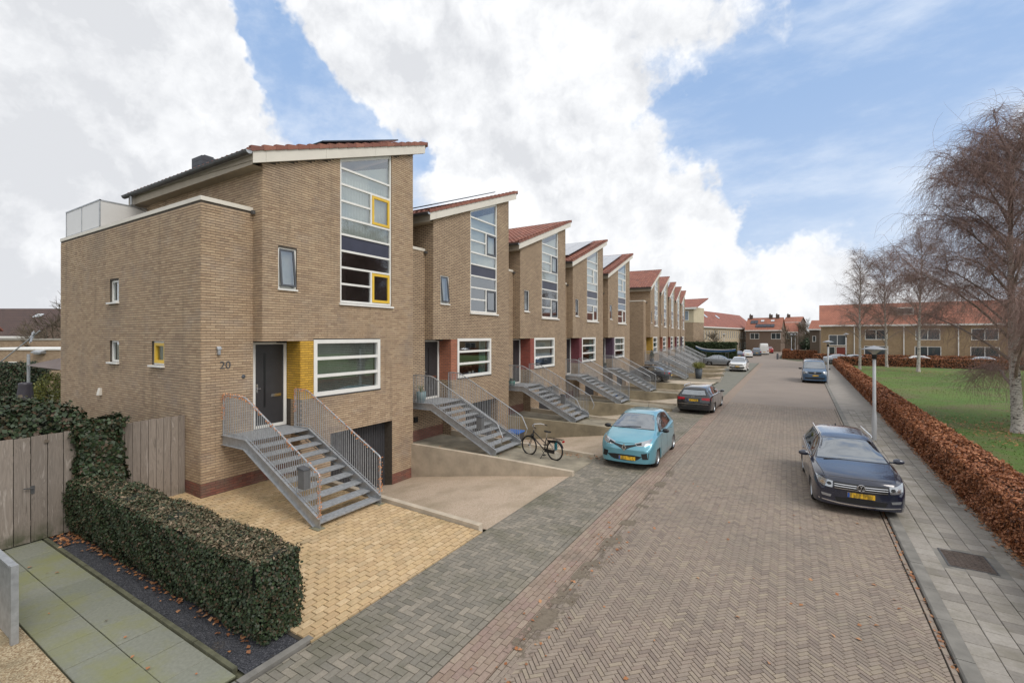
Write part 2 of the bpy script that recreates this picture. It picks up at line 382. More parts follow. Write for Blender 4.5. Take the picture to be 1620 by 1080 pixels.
def clip_poly(poly, planes):
    for (a, b, c) in planes:        # keep a*x+b*y<=c
        out = []
        n = len(poly)
        for i in range(n):
            p, q = poly[i], poly[(i + 1) % n]
            dp = a * p[0] + b * p[1] - c; dq = a * q[0] + b * q[1] - c
            if dp <= 0: out.append(p)
            if (dp < 0) != (dq < 0) and dp != dq:
                t = dp / (dp - dq); out.append((p[0] + (q[0] - p[0]) * t, p[1] + (q[1] - p[1]) * t))
        poly = out
        if len(poly) < 3: return []
    return poly
def field(rects, mat, parent, part='paver', cap=300, planes=(), zf=lambda x, y: 0.0, gap=.009, thick=.03, jit=.002, group_name=None, tilt=.006):
    """rects: (cx, cy, length, width, angle). Largest pieces in view become objects, the rest one mesh."""
    items = []
    for (cx, cy, L, Wd, an) in rects:
        ca, sa = math.cos(an), math.sin(an); l, w = (L - gap) / 2, (Wd - gap) / 2
        l += random.uniform(-.001, .001)
        P = [(cx + ca * a - sa * b, cy + sa * a + ca * b) for a, b in ((-l, -w), (l, -w), (l, w), (-l, w))]
        full = all(a * x + b * y <= c for (a, b, c) in planes for (x, y) in P)
        if not full:
            P = clip_poly(P, planes)
            if not P: continue
            ar = abs(sum(P[i][0] * P[(i + 1) % len(P)][1] - P[(i + 1) % len(P)][0] * P[i][1] for i in range(len(P)))) / 2
            if ar < .0008: continue
        pr = project(cx, cy)
        sc = 0
        if full and visible(cx, cy, 0, -4): sc = L * Wd / pr[2] ** 3
        items.append((sc, cx, cy, an, L, Wd, P))
    items.sort(key=lambda t: -t[0])
    cache = {}; n = 0; mb = MB()
    for (sc, cx, cy, an, L, Wd, P) in items:
        z = zf(cx, cy) + random.uniform(-jit, jit)
        if n < cap and sc > 0:
            key = (round(L, 3), round(Wd, 3))
            if key not in cache:
                l, w = (L - gap) / 2, (Wd - gap) / 2
                b = MB(); c = min(.006, w * .1)
                v = [(-l, -w, -thick), (l, -w, -thick), (l, w, -thick), (-l, w, -thick), (-l, -w, -c), (l, -w, -c), (l, w, -c), (-l, w, -c),
                     (-l + c, -w + c, 0), (l - c, -w + c, 0), (l - c, w - c, 0), (-l + c, w - c, 0)]
                f = [(8, 9, 10, 11)] + [(i, (i + 1) % 4, 4 + (i + 1) % 4, 4 + i) for i in range(4)] + [(4 + i, 4 + (i + 1) % 4, 8 + (i + 1) % 4, 8 + i) for i in range(4)]
                cache[key] = mesh_from(part, v, f, mat)
            link(part, cache[key], parent, (cx, cy, z), (random.uniform(-tilt, tilt), random.uniform(-tilt, tilt), an))
            n += 1
        else:
            b = len(mb.v); k = len(P)
            tx, ty = random.uniform(-tilt, tilt), random.uniform(-tilt, tilt)
            mb.v += [(x, y, z + (x - cx) * tx + (y - cy) * ty) for x, y in P] + [(x, y, z - thick) for x, y in P]
            mb.f.append(tuple(range(b, b + k)))
            for i in range(k): j = (i + 1) % k; mb.f.append((b + k + i, b + k + j, b + j, b + i))
    if mb.f: mb.build(part + 's', mat, parent, kind='stuff')
def herring(x0, x1, y0, y1, L, Wd, an, ox=0, oy=0):
    out = []
    ca, sa = math.cos(an), math.sin(an)
    cxm, cym = (x0 + x1) / 2, (y0 + y1) / 2; rad = math.hypot(x1 - x0, y1 - y0) / 2 + L
    for t in range(int(-rad * 1.6 / L) - 2, int(rad * 1.6 / L) + 3):
        for k in range(int(-rad * 2.2 / Wd) - 2, int(rad * 2.2 / Wd) + 3):
            bx, by = k * Wd + t * (L + Wd), k * Wd + t * (Wd - L)
            if abs(bx) > rad * 1.5 or abs(by) > rad * 1.5: continue
            for (x, y, q) in ((bx + L / 2, by + Wd / 2, 0), (bx + L + Wd / 2, by + Wd - L / 2, math.pi / 2)):
                X = cxm + ca * x - sa * y + ox; Y = cym + sa * x + ca * y + oy
                if x0 - L / 2 < X < x1 + L / 2 and y0 - L / 2 < Y < y1 + L / 2: out.append((X, Y, L, Wd, an + q))
    return out
def running(x0, x1, y0, y1, L, Wd, along='y', off=.5):
    out = []; i = 0
    if along == 'y':
        x = x0 + Wd / 2
        while x < x1 + Wd / 2:
            y = y0 + (L * off if i % 2 else 0) - L / 2
            while y < y1 + L: out.append((x, y, L, Wd, math.pi / 2)); y += L
            x += Wd; i += 1
    else:
        y = y0 + Wd / 2
        while y < y1 + Wd / 2:
            x = x0 + (L * off if i % 2 else 0) - L / 2
            while x < x1 + L: out.append((x, y, L, Wd, 0)); x += L
            y += Wd; i += 1
    return out
YN = 32.0     # up to here the paving is laid piece by piece
roadp = piece_mat('brown_clinker', [(.245, .195, .155), (.29, .235, .188), (.26, .203, .165), (.325, .268, .20), (.28, .225, .178), (.215, .17, .14), (.30, .245, .195), (.285, .23, .182)], .8, (.19, .165, .135), .35, .003, gtop=.64, gamt=.55)
greyp = piece_mat('grey_paver', [(.165, .152, .125), (.24, .215, .175), (.19, .175, .145), (.29, .255, .205), (.21, .19, .155)], .88, (.12, .115, .075), .8, .004, gtop=.66, gamt=.7)
brownp = piece_mat('pink_brown_paver', [(.26, .19, .145), (.31, .24, .185), (.28, .20, .165), (.33, .26, .20)], .85, (.15, .13, .10), .9, .003, gtop=.68, gamt=.7)
yellp = piece_mat('yellow_paver', [(.55, .395, .225), (.48, .335, .185), (.61, .455, .27), (.53, .375, .205), (.57, .41, .225), (.45, .335, .20)], .85, (.26, .20, .10), .8, .004, gtop=.70, gamt=.7)
joint = simple('paving_joint_sand', (.055, .046, .034), .95, .3, 8)
jgreen = simple('mossy_joint', (.045, .045, .022), .95, .4, 3)
far_road = N('distant_clinker'); p_ = far_road.wpos()
mp = far_road.n('ShaderNodeMapping', {'Vector': p_, 'Scale': (6.0, 2.0, 1.0)})
far_road.bsdf(far_road.mix(.35, far_road.ramp(far_road.noise(p_, .5, 6, .6), [(.3, (.215, .175, .145)), (.7, (.27, .222, .182))]),
              far_road.ramp(far_road.noise(mp.outputs[0], 3.0, 6, .8), [(.3, (.165, .135, .11)), (.7, (.33, .27, .22))])), .8)
far_grey = N('distant_grey_pavers'); p_ = far_grey.wpos()
far_grey.bsdf(far_grey.ramp(far_grey.noise(p_, 1.4, 8, .75), [(.3, (.145, .145, .115)), (.7, (.22, .21, .175))]), .88)
far_pink = N('distant_brown_pavers'); p_ = far_pink.wpos()
far_pink.bsdf(far_pink.ramp(far_pink.noise(p_, 2.5, 8, .75), [(.3, (.24, .18, .14)), (.7, (.31, .245, .19))]), .88)

# street: herringbone clinkers
road = MB().quad((-3.15, -3, -.022), (kx(-3), -3, -.022), (kx(YN), YN, -.022), (-3.15, YN, -.022)).build('road', joint); setp(road, kind='structure')
planes = [(-1, 0, 3.0), (1, -.024, 1.66 - .105), (0, 1, YN), (0, -1, -1.5)]
field(herring(-3.05, 2.3, 1.5, YN, .183, .061, R(45)), roadp, road, 'paver', 300, planes)
edge_rows = [r for r in running(-3.14, -3.0, 1.5, YN, .21, .07, 'y')]
edge_rows += [(kx(y) - .05, y, .21, .07, math.pi / 2 - .024) for y in np.arange(1.5, YN, .21)]
field(edge_rows, roadp, road, 'edge_paver', 300)
frd = MB()
frd.quad((-3.15, YN, -.004), (kx(YN), YN, -.004), (kx(80), 80, -.004), (-3.0, 80, -.004))
frd.quad((-9.5, 80, -.004), (kx(80), 80, -.004), (kx(84), 84, -.004), (-9.5, 84, -.004))
frd.quad((-7.4, 84, -.004), (3.0, 84, -.004), (-1.2, 97, -.004), (-8.2, 97, -.004))
frd.quad((-8.2, 97, -.004), (-1.2, 97, -.004), (-.6, 190, -.004), (-6.0, 190, -.004))
frd.quad((3.0, 84, -.004), (kx(84), 84, -.004), (60, 84.5, -.004), (60, 92.5, -.004), (3.6, 91.5, -.004), (1.5, 88.6, -.004))
setp(frd.build('road', far_road.m), kind='structure')
# parking strip of grey herringbone, then the pink-brown gutter band
park = MB().quad((-5.58, -3, -.022), (-3.75, -3, -.022), (-3.75, YN, -.022), (-5.58, YN, -.022)).build('parking_strip', jgreen); setp(park, kind='structure')
planes = [(-1, 0, 5.575), (1, 0, -3.86), (0, 1, YN), (0, -1, -1.5)]
field(herring(-5.6, -3.8, 1.5, YN, .21, .105, 0), greyp, park, 'paver', 300, planes)
field([(-3.805, y, .21, .1, math.pi / 2) for y in np.arange(1.5, YN, .21)], greyp, park, 'edge_paver', 300)
fp = MB()
ys = [YN, 44.9, 45.2, 60, 80]
fp.f = []
for a, b in zip(ys[:-1], ys[1:]): fp.quad((edge_x(a + .001), a, -.005), (-3.75, a, -.005), (-3.75, b, -.005), (edge_x(b + .001), b, -.005))
setp(fp.build('parking_strip', far_grey.m), kind='structure')
band = MB().quad((-3.75, -3, -.022), (-3.15, -3, -.022), (-3.15, YN, -.022), (-3.75, YN, -.022)).build('gutter_band', joint); setp(band, kind='structure')
field(running(-3.745, -3.16, 1.5, YN, .21, .097, 'y'), brownp, band, 'paver', 300, [(1, 0, -3.15), (0, 1, YN)])
setp(MB().quad((-3.75, YN, -.003), (-3.15, YN, -.003), (-3.0, 80, -.003), (-3.65, 80, -.003)).build('gutter_band', far_pink.m), kind='structure')
# dirt washed along the edge of the clinkers
dm = N('washed_dirt'); p_ = dm.wpos()
dirtv = dm.ramp(dm.noise(p_, 14, 8, .75), [(.3, (.13, .105, .075)), (.7, (.22, .18, .135))])
b_ = dm.n('ShaderNodeBsdfPrincipled', {'Base Color': dirtv, 'Roughness': .95}); t_ = dm.n('ShaderNodeBsdfTransparent')
al = dm.math('GREATER_THAN', dm.math('ADD', dm.noise(p_, 1.7, 3, .6), dm.math('MULTIPLY', dm.noise(p_, 16, 8, .85), .9)), 1.0)
mm_ = dm.n('ShaderNodeMixShader', {0: al}); dm.t.links.new(t_.outputs[0], mm_.inputs[1]); dm.t.links.new(b_.outputs[0], mm_.inputs[2]); dm.t.links.new(mm_.outputs[0], dm.out.inputs[0])
setp(MB().quad((-3.26, 1, .0045), (-2.80, 1, .0045), (-2.95, 15, .0045), (-3.2, 15, .0045)).build('dirt', dm.m), kind='structure')
# right pavement
KA = -.024
walk = MB().quad((kx(-3) + .2, -3, .005), (hx(-3) + .25, -3, .005), (hx(YN) + .25, YN, .005), (kx(YN) + .2, YN, .005)).build('pavement', jgreen); setp(walk, kind='structure')
tilep = piece_mat('grey_paving_tile', [(.255, .232, .20), (.315, .288, .25), (.22, .20, .175), (.345, .318, .28), (.285, .258, .225)], .9, (.165, .15, .11), 1.1, .003, gtop=.66, gamt=.65)
tl = []
for i in range(6):
    for j in range(int(34 / .3)):
        u = .2 + .15 + i * .3; y = 1.2 + j * .3 + (.15 if i % 2 else 0)
        tl.append((kx(y) + u, y, .3, .3, math.pi / 2 + KA))
tl = [t for t in tl if t[0] < hx(t[1]) + .3 and not (2.5 < t[0] < 3.2 and 11.2 < t[1] < 12.05)]
field(tl, tilep, walk, 'paving_tile', 300, [(0, 1, YN)], zf=lambda x, y: .028, gap=.009, jit=.003)
cov = MB()
setp(MB().quad((kx(YN) + .2, YN, .026), (hx(YN) + .25, YN, .026), (hx(80) + .25, 80, .026), (kx(80) + .2, 80, .026)).build('pavement', simple('distant_paving_tiles', (.275, .25, .22), .9, .14, 1.5)), kind='structure')
# drain cover in the pavement: tiles cut round a cobbled steel cover
dcs_ = MB().box(2.30, 11.0, -.02, 3.42, 12.25, .0245).build('paving_infill', M['kerb'], walk)
dc = empty('drain_cover', (2.86, 11.62, .03), KA, 'brown studded metal cover set in the grey pavement beside the beech hedge', 'drain cover')
mcov = simple('rusty_cover', (.10, .075, .06), .7, .3, 12, .004, .2)
b = MB(); b.box(-.31, -.39, -.02, .31, .39, -.002); b.build('plate', mcov, dc)
b = MB()
for i in range(8):
    for j in range(10): b.box(-.285 + i * .073, -.365 + j * .074, -.002, -.285 + i * .073 + .055, -.365 + j * .074 + .055, .005, (0,))
b.build('studs', mcov, dc, kind='stuff')
fr = MB(); fr.box(-.335, -.415, -.02, .335, -.392, .004); fr.box(-.335, .392, -.02, .335, .415, .004); fr.box(-.335, -.392, -.02, -.312, .392, .004); fr.box(.312, -.392, -.02, .335, .392, .004)
fr.build('frame', M['zinc'], dc)
# kerb stones
kb = empty('kerb', label=None); kb['kind'] = 'structure'
km = MB(); c = .02
km.v = [(0, -.495, -.1), (.2, -.495, -.1), (.2, .495, -.1), (0, .495, -.1), (0, -.495, .03), (.2, -.495, .05), (.2, .495, .05), (0, .495, .03), (c, -.495, .05), (c, .495, .05)]
km.f = [(0, 1, 5, 8, 4), (1, 2, 6, 5), (2, 3, 7, 9, 6), (3, 0, 4, 7), (4, 8, 9, 7), (8, 5, 6, 9)]
kme = mesh_from('kerb_stone', km.v, km.f, M['kerb'])
for i in range(80): link('kerb_stone', kme, kb, (kx(i + .5 - 1), i - .5, random.uniform(-.002, .002)), (0, 0, KA))
# ---- own front path on the left: big slabs, gravel, border
path = MB().quad((-13.3, .8, -.02), (-5.83, .8, -.02), (-5.83, 3.12, -.02), (-13.3, 3.12, -.02)).build('slab_path', jgreen); setp(path, kind='structure')
slabp = piece_mat('green_grey_slab', [(.19, .20, .157), (.228, .233, .19), (.205, .213, .17), (.218, .225, .183)], .8, (.21, .215, .085), .75, .0015, gtop=.63, gamt=.75)
sl = []
for i in range(12):
    for j in range(2): sl.append((-5.845 - .325 - i * .65, 2.83 - j * .54, .65, .54, 0))
field(sl, slabp, path, 'slab', 300, [(1, 0, -5.84)], gap=.012, jit=.003, zf=lambda x, y: .0, tilt=.004)
be = empty('path_edging'); be['kind'] = 'structure'
me_ = mesh_from('edging_stone', MB().box(-.49, -.03, -.1, .49, .03, 0.02).v, BF, simple('mossy_edging', (.105, .105, .065), .95, .35, 4, .005))
for i in range(8): link('edging_stone', me_, be, (-6.45 - i, 3.145, 0), (0, 0, 0))
me2 = mesh_from('edging_stone', MB().box(-.055, -.49, -.1, .055, .49, 0.045).v, BF, M['kerb'])
for i in range(3): link('edging_stone', me2, be, (-5.665, 3.52 - i, -.01), (0, 0, 0))
gm = N('dark_gravel'); p_ = gm.wpos()
vo = gm.n('ShaderNodeTexVoronoi', {'Vector': p_, 'Scale': 55.0})
gm.bsdf(gm.mix(gm.n('ShaderNodeMapRange', {'Value': gm.noise(p_, 2.0, 4), 'From Min': .62, 'From Max': .75}).outputs[0], gm.ramp(gm.n('ShaderNodeSeparateColor', {0: vo.outputs['Color']}).outputs[0], [(0, (.02, .022, .028)), (.7, (.05, .052, .06)), (1, (.11, .11, .12))]), (.09, .07, .045, 1)), .9, vo.outputs['Distance'], .02, 1)
setp(MB().quad((-13.3, 3.175, -.008), (-5.725, 3.175, -.008), (-5.725, 4.2, -.008), (-13.3, 4.2, -.008)).build('gravel_bed', gm.m), kind='structure')
# gravel stones
def scatter_stones(name, n, x0, x1, y0, y1, z, s0, s1, mat, label):
    V = []; F = []
    for i in range(n):
        x, y, s = random.uniform(x0, x1), random.uniform(y0, y1), random.uniform(s0, s1)
        a = random.random() * 6.28; b = len(V)
        for k in range(4): V.append((x + math.cos(a + k * 1.57) * s * random.uniform(.6, 1), y + math.sin(a + k * 1.57) * s * random.uniform(.6, 1), z))
        V.append((x + random.uniform(-.3, .3) * s, y + random.uniform(-.3, .3) * s, z + s * random.uniform(.4, .9)))
        for k in range(4): F.append((b + k, b + (k + 1) % 4, b + 4))
    o = link(name, mesh_from(name, V, F, mat)); setp(o, label, 'gravel', kind='stuff')
scatter_stones('gravel', 14000, -13.2, -5.86, 3.18, 4.1, -.008, .006, .014, piece_mat('gravel_stone', [(.025, .027, .034), (.055, .058, .068), (.04, .042, .05), (.09, .09, .10)], .85), 'dark slate gravel in the bed at the foot of the ivy hedge')
# wall coping bottom left with galvanised screen
agg = N('exposed_aggregate'); p_ = agg.wpos(); vo = agg.n('ShaderNodeTexVoronoi', {'Vector': p_, 'Scale': 60.0})
agg.bsdf(agg.mix(agg.n('ShaderNodeMapRange', {'Value': agg.noise(p_, 1.5, 5), 'From Min': .5, 'From Max': .8}).outputs[0], agg.ramp(agg.n('ShaderNodeSeparateColor', {0: vo.outputs['Color']}).outputs[0], [(0, (.20, .13, .07)), (.5, (.36, .27, .16)), (1, (.52, .44, .30))]), (.18, .15, .09, 1)), .95, vo.outputs['Distance'], .01, .9)
w = empty('retaining_wall', (0, 0, 0), 0, 'low retaining wall topped with brown exposed aggregate in the bottom left corner', 'wall')
MB().box(-12, 1.30, -1.5, -5.9, 1.98, .05).build('wall_body', agg.m, w)
sc_ = empty('metal_screen', (-8.93, 1.84, .05), 0, 'galvanised metal screen standing on the wall at the left edge', 'screen')
MB().box(-1.8, -.02, .02, 0, .0, 1.02).build('sheet', M['steel'], sc_)
MB().box(-.045, -.045, .0, .03, .03, 1.06).build('post', M['steel'], sc_)
MB().box(-1.8, -.05, 1.025, -.046, .03, 1.055).build('top_rail', M['steel'], sc_)

# ---- lawn, hedge ground
lm = N('lawn_green'); p_ = lm.wpos()
mpv = lm.n('ShaderNodeMapping', {'Vector': p_, 'Scale': (1.0, 1.0, 1.0)}).outputs[0]
cl = lm.ramp(lm.noise(p_, .12, 5, .6), [(.35, (.075, .14, .02)), (.5, (.10, .175, .028)), (.68, (.15, .17, .05))])
cl = lm.mix(1.0, cl, lm.ramp(lm.noise(p_, 9, 8, .8), [(.25, (.55, .58, .5)), (.75, (1.35, 1.3, 1.3))]), 'MULTIPLY')
cl = lm.mix(lm.n('ShaderNodeMapRange', {'Value': lm.noise(p_, .35, 6, .7), 'From Min': .48, 'From Max': .64, 'To Max': .85}).outputs[0], cl, (.15, .12, .06, 1))
lm.bsdf(cl, .95, lm.noise(p_, 60, 4, .8), .03, .9)
lw_ = MB(); lw_.grid([[(x + hx(y) + .5, y, .01 + .05 * math.sin(x * .3) * math.cos(y * .17)) for x in np.linspace(0, 60, 40)] for y in np.linspace(-4, 79.4, 50)])
lawn = lw_.build('lawn', lm.m, smooth=True); setp(lawn, kind='structure')
# ------------------------------------------------------------------ row houses
CH = .0675; BL = .22
def plane_wall(mb, ax, c, u0, u1, z0, z1, holes=(), top=None):
    us = sorted({u0, u1, *[min(max(v, u0), u1) for h in holes for v in h[:2]]})
    zs = sorted({z0, z1, *[min(max(v, z0), z1) for h in holes for v in h[2:]]})
    def P(u, z): return (c, u, z) if ax == 'x' else (u, c, z)
    for a, b in zip(us[:-1], us[1:]):
        m = (a + b) / 2
        for p, q in zip(zs[:-1], zs[1:]):
            n = (p + q) / 2
            if any(h[0] < m < h[1] and h[2] < n < h[3] for h in holes): continue
            mb.quad(P(a, p), P(b, p), P(b, q), P(a, q))
        if top and not any(h[0] < m < h[1] and h[3] > z1 + .01 for h in holes):
            mb.quad(P(a, z1), P(b, z1), P(b, top(b)), P(a, top(a)))
def reveal(mb, ax, c, h, d, top=None):
    """d signed depth inward"""
    u0, u1, z0, z1 = h
    t0, t1 = (top(u0), top(u1)) if top else (z1, z1)
    def P(u, z, k): return (c + k, u, z) if ax == 'x' else (u, c + k, z)
    mb.quad(P(u0, z0, 0), P(u0, t0, 0), P(u0, t0, d), P(u0, z0, d)); mb.quad(P(u1, z0, 0), P(u1, z0, d), P(u1, t1, d), P(u1, t1, 0))
    mb.quad(P(u0, z0, 0), P(u0, z0, d), P(u1, z0, d), P(u1, z0, 0)); mb.quad(P(u0, t0, 0), P(u1, t1, 0), P(u1, t1, d), P(u0, t0, d))
def brick_rects(u0, u1, z0, z1, holes=(), top=None, phase=0.0):
    out = []; j0 = math.floor(z0 / CH); j = j0
    while j * CH < z1 - .01 or (top and j * CH < max(top(u0), top(u1)) - .01):
        a = j * CH + .007; b = (j + 1) * CH - .007
        zc = (a + b) / 2; st = phase + (BL / 2 if j % 2 else 0)
        if zc > z0:
            i = math.floor((u0 - st) / BL)
            while st + i * BL < u1:
                p, q = st + i * BL + .003, st + (i + 1) * BL - .003
                segs = [(max(p, u0), min(q, u1))]
                for h in holes:
                    if h[2] - .01 < zc < h[3] + .01:
                        ns = []
                        for (s, e) in segs:
                            if h[1] <= s or h[0] >= e: ns.append((s, e)); continue
                            if h[0] - .004 > s: ns.append((s, h[0] - .004))
                            if h[1] + .004 < e: ns.append((h[1] + .004, e))
                        segs = ns
                for (s, e) in segs:
                    if e - s < .025: continue
                    if top:
                        t0, t1 = top(s), top(e)
                        if min(t0, t1) < a + .01: continue
                        out.append((s, e, a, min(b, t0 - .003), min(b, t1 - .003)))
                    elif b <= z1 + .03: out.append((s, e, a, min(b, z1), min(b, z1)))
                i += 1
        j += 1
    return out
TZ0, TY0, SL = 9.05, .93, .378      # tile surface: z = TZ0 + (y-TY0)*SL
def roofz(y): return TZ0 + (y - TY0) * SL
def walltop(y): return roofz(y) - .40
X1, X0 = .14, -7.38
def make_roof_meshes():
    tm = piece_mat('red_roof_tile', [(.23, .088, .062), (.29, .118, .08), (.26, .10, .07), (.33, .14, .095), (.21, .085, .065)], .75, (.12, .07, .055), .7, .003, gtop=.68, gamt=.6)
    V = []; F = []
    nc = 30; w = (X1 - X0) / nc; rows = 20; L = (7.61 - TY0) / rows
    pr = [(0, .0), (.18, .028), (.36, .036), (.54, .024), (.72, .0), (1.0, -.004)]
    for r in range(rows):
        for c in range(nc):
            b = len(V); x0 = X0 + c * w; jz = random.uniform(-.003, .003)
            for (e, lift, yy) in ((0, .028, TY0 + r * L - .03), (1, .0, TY0 + (r + 1) * L)):
                for (t, h) in pr: V.append((x0 + t * w, yy, roofz(yy) + h + lift + jz - .03))
            for (t, h) in pr: V.append((x0 + t * w, TY0 + r * L - .03, roofz(TY0 + r * L - .03) - .045))
            n = len(pr)
            for i in range(n - 1):
                F.append((b + i, b + i + 1, b + n + i + 1, b + n + i)); F.append((b + 2 * n + i, b + 2 * n + i + 1, b + i + 1, b + i))
    tiles = mesh_from('roof_tiles', V, F, tm)
    tiles.polygons.foreach_set('use_smooth', [False] * len(tiles.polygons))
    # verge tile
    vb = MB(); l = .328; dz = l * SL
    vb.prism([(0, 0, -.10), (0, l, -.085 + dz), (0, l, .0 + dz), (0, 0, .055)], (.03, 0, 0))
    vb.prism([(-.10, 0, .02), (-.10, l, -.02 + dz), (-.10, l, .002 + dz), (-.10, 0, .058)], (.10, 0, 0))
    vt = mesh_from('verge_tile', vb.v, vb.f, tm); fixnormals(vt)
    return tiles, vt, tm
TILES, VERGE, TILEM = make_roof_meshes()
def rbox(mb, xa, xb, ya, yb, h0, h1):
    """box lying on the roof slope"""
    nz = math.cos(math.atan(SL)); ny = -math.sin(math.atan(SL))
    P = []
    for h in (h0, h1):
        for (x, y) in ((xa, ya), (xb, ya), (xb, yb), (xa, yb)): P.append((x, y + ny * h, roofz(y) + nz * h))
    b = len(mb.v); mb.v += P; mb.f += [tuple(b + i for i in q) for q in BF]
FR = MB
def framed(mb, ax, c, u0, u1, z0, z1, t, d0, d1, tz=None):
    """rectangular frame; d0,d1 = extent along the normal"""
    def B(a, b, p, q):
        if ax == 'x': mb.box(c + d0, a, p, c + d1, b, q)
        else: mb.box(a, c + d0, p, b, c + d1, q)
    B(u0, u1, z0, z0 + t); B(u0, u1, z1 - (tz or t), z1); B(u0, u0 + t, z0 + t, z1 - (tz or t)); B(u1 - t, u1, z0 + t, z1 - (tz or t))
HC = {}
def house(k, org, rz, colour, label, end=False, detail=0, solar=None, inside=0, bays=None):
    root = empty('row_house', org, rz, label, 'house', 'terraced row houses with red single-pitch roofs')
    pc = colour
    wm_ = M['mortar'] if detail else M['brick']
    big = (3.75, 5.90, 5.24, 99); w1 = (2.81, 5.38, 2.40, 4.09); sm = (1.72, 2.27, 5.50, 6.64); gar = (3.40, 5.93, -1.2, 1.22)
    entry = (1.28, 2.39, -1.3, 4.05); pil = (2.39, 2.81, 2.36, 4.05)
    s0 = 0 if end else .13
    FH = [big, w1, sm, gar, entry, pil]; wt = walltop; zt = walltop(1.28)
    wl = MB()
    plane_wall(wl, 'x', 0, 1.28, 6.98, -1.3, zt, FH, wt)
    plane_wall(wl, 'y', 1.28, -.44, 0, 4.05, zt)                       # bay flank
    plane_wall(wl, 'y', 1.28, -7.3, -.44, 7.45, zt)
    plane_wall(wl, 'x', -.44, s0, 1.28, -.3, 7.55)                     # set-back strip
    plane_wall(wl, 'x', -.44, 1.28, 2.39, -.3, 1.55)
    plane_wall(wl, 'x', -.64, 1.28, 2.39, 1.45, 4.05, [(1.36, 2.36, 1.62, 4.02)])
    wl.quad((0, 1.28, 4.05), (0, 2.39, 4.05), (-.64, 2.39, 4.05), (-.64, 1.28, 4.05))
    plane_wall(wl, 'y', 2.39, -.44, 0, -1.3, 2.36); plane_wall(wl, 'y', 2.39, -.64, -.44, 1.55, 2.36)
    wl.quad((-.44, 1.28, 1.55), (-.44, 2.39, 1.55), (-.64, 2.39, 1.55), (-.64, 1.28, 1.55))
    plane_wall(wl, 'y', 1.281, -.64, -.44, 1.55, 4.05)
    plane_wall(wl, 'y', 6.98, -7.3, 0, -1.3, wt(6.98))
    SW = [(-5.98, -5.30, 5.22, 5.90), (-5.98, -5.30, 3.40, 4.06), (-3.12, -2.38, 3.40, 4.06)] if end else []
    plane_wall(wl, 'y', s0, -10.3, -.44, -.3, 7.55, SW)
    plane_wall(wl, 'x', -10.3, s0, 6.98, -1.3, 7.55); plane_wall(wl, 'x', -7.3, 1.28, 6.98, 7.45, zt, (), wt)
    wl.quad((-10.3, s0, 7.45), (-.44, s0, 7.45), (-.44, 1.28, 7.45), (-10.3, 1.28, 7.45)); wl.quad((-10.3, 1.28, 7.45), (-7.3, 1.28, 7.45), (-7.3, 6.98, 7.45), (-10.3, 6.98, 7.45))
    for h in (w1, sm): reveal(wl, 'x', 0, h, -.12)
    reveal(wl, 'x', 0, (3.75, 5.90, 5.24, 9), -.12, wt); reveal(wl, 'x', 0, gar, -.36)
    for h in SW: reveal(wl, 'y', s0, h, .14)
    wall = wl.build('wall', wm_, root)
    # plinth
    pl = MB()
    if detail == 0:
        plane_wall(pl, 'x', .004, 5.93, 6.984, -1.25, -.72); plane_wall(pl, 'x', .004, 2.39, 3.40, -1.25, -.72)
        plane_wall(pl, 'x', -.436, s0, 2.39, -.3, .52)
        if end: plane_wall(pl, 'y', s0 - .004, -10.3, -.436, -.3, .52)
        pl.build('plinth', M['plinth'], root)
    # pilaster
    pb = MB(); plane_wall(pb, 'x', 0 if not detail else -.002, 2.39, 2.81, 2.36, 4.05); plane_wall(pb, 'y', 2.39, -.64, 0, 2.36, 4.05)
    pil_o = pb.build('pilaster', M['mortar'] if detail else M['pil_' + pc], root)
    if detail:
        R_ = []          # (mat, ax, c, rect)
        for r in brick_rects(1.28, 6.98, -1.2, zt, FH, wt): R_.append(('brickp' if r[2] > -.72 or r[0] > 6.99 else 'plinthp', 'x', 0, r))
        for r in brick_rects(-.44, 0, 4.05, zt): R_.append(('brickp', 'y', 1.28, r))
        for r in brick_rects(-7.3, -.44, 7.5, zt): R_.append(('brickp', 'y', 1.28, r))
        for r in brick_rects(0, 1.28, .08, 7.5): R_.append(('brickp' if r[2] > .52 else 'plinthp', 'x', -.44, r))
        for r in brick_rects(1.28, 2.39, .08, 1.55): R_.append(('brickp' if r[2] > .52 else 'plinthp', 'x', -.44, r))
        for r in brick_rects(-.44, 0, -1.2, 2.36): R_.append(('brickp', 'y', 2.39, r))
        for r in brick_rects(-10.3, -.44, .0, 7.5, SW): R_.append(('brickp' if r[2] > .52 else 'plinthp', 'y', 0, r))
        mb = {'brickp': MB(), 'plinthp': MB()}; full = []
        for (mt, ax, c, (s, e, a, b, b2)) in R_:
            if mt == 'brickp' and abs(b - b2) < 1e-6 and abs((e - s) - .214) < .001 and abs((b - a) - .0535) < .001:
                wx, wy = (org[0] + c, org[1] + (s + e) / 2) if ax == 'x' else (org[0] + (s + e) / 2, org[1] + c)
                pr = project(wx, wy, (a + b) / 2)
                if pr and 0 < pr[0] < 1620 and pr[1] > 0:
                    nx = (abs(wx) if ax == 'x' else abs(wy)) / math.hypot(wx, wy)
                    full.append((nx / pr[2] ** 2, mt, ax, c, s, e, a, b)); continue
            m_b = mb[mt]; j = random.uniform(.0085, .0115)
            if ax == 'x': q = [(c, s, a), (c + j, s, a), (c + j, e, a), (c, e, a), (c, s, b), (c + j, s, b), (c + j, e, b2), (c, e, b2)]
            else: q = [(s, c - j, a), (e, c - j, a), (e, c, a), (s, c, a), (s, c - j, b), (e, c - j, b2), (e, c, b2), (s, c, b)]
            n = len(m_b.v); m_b.v += q; m_b.f += [tuple(n + i for i in f) for kf, f in enumerate(BF) if kf != (5 if ax == 'x' else 4)]
        full.sort(key=lambda t: -t[0])
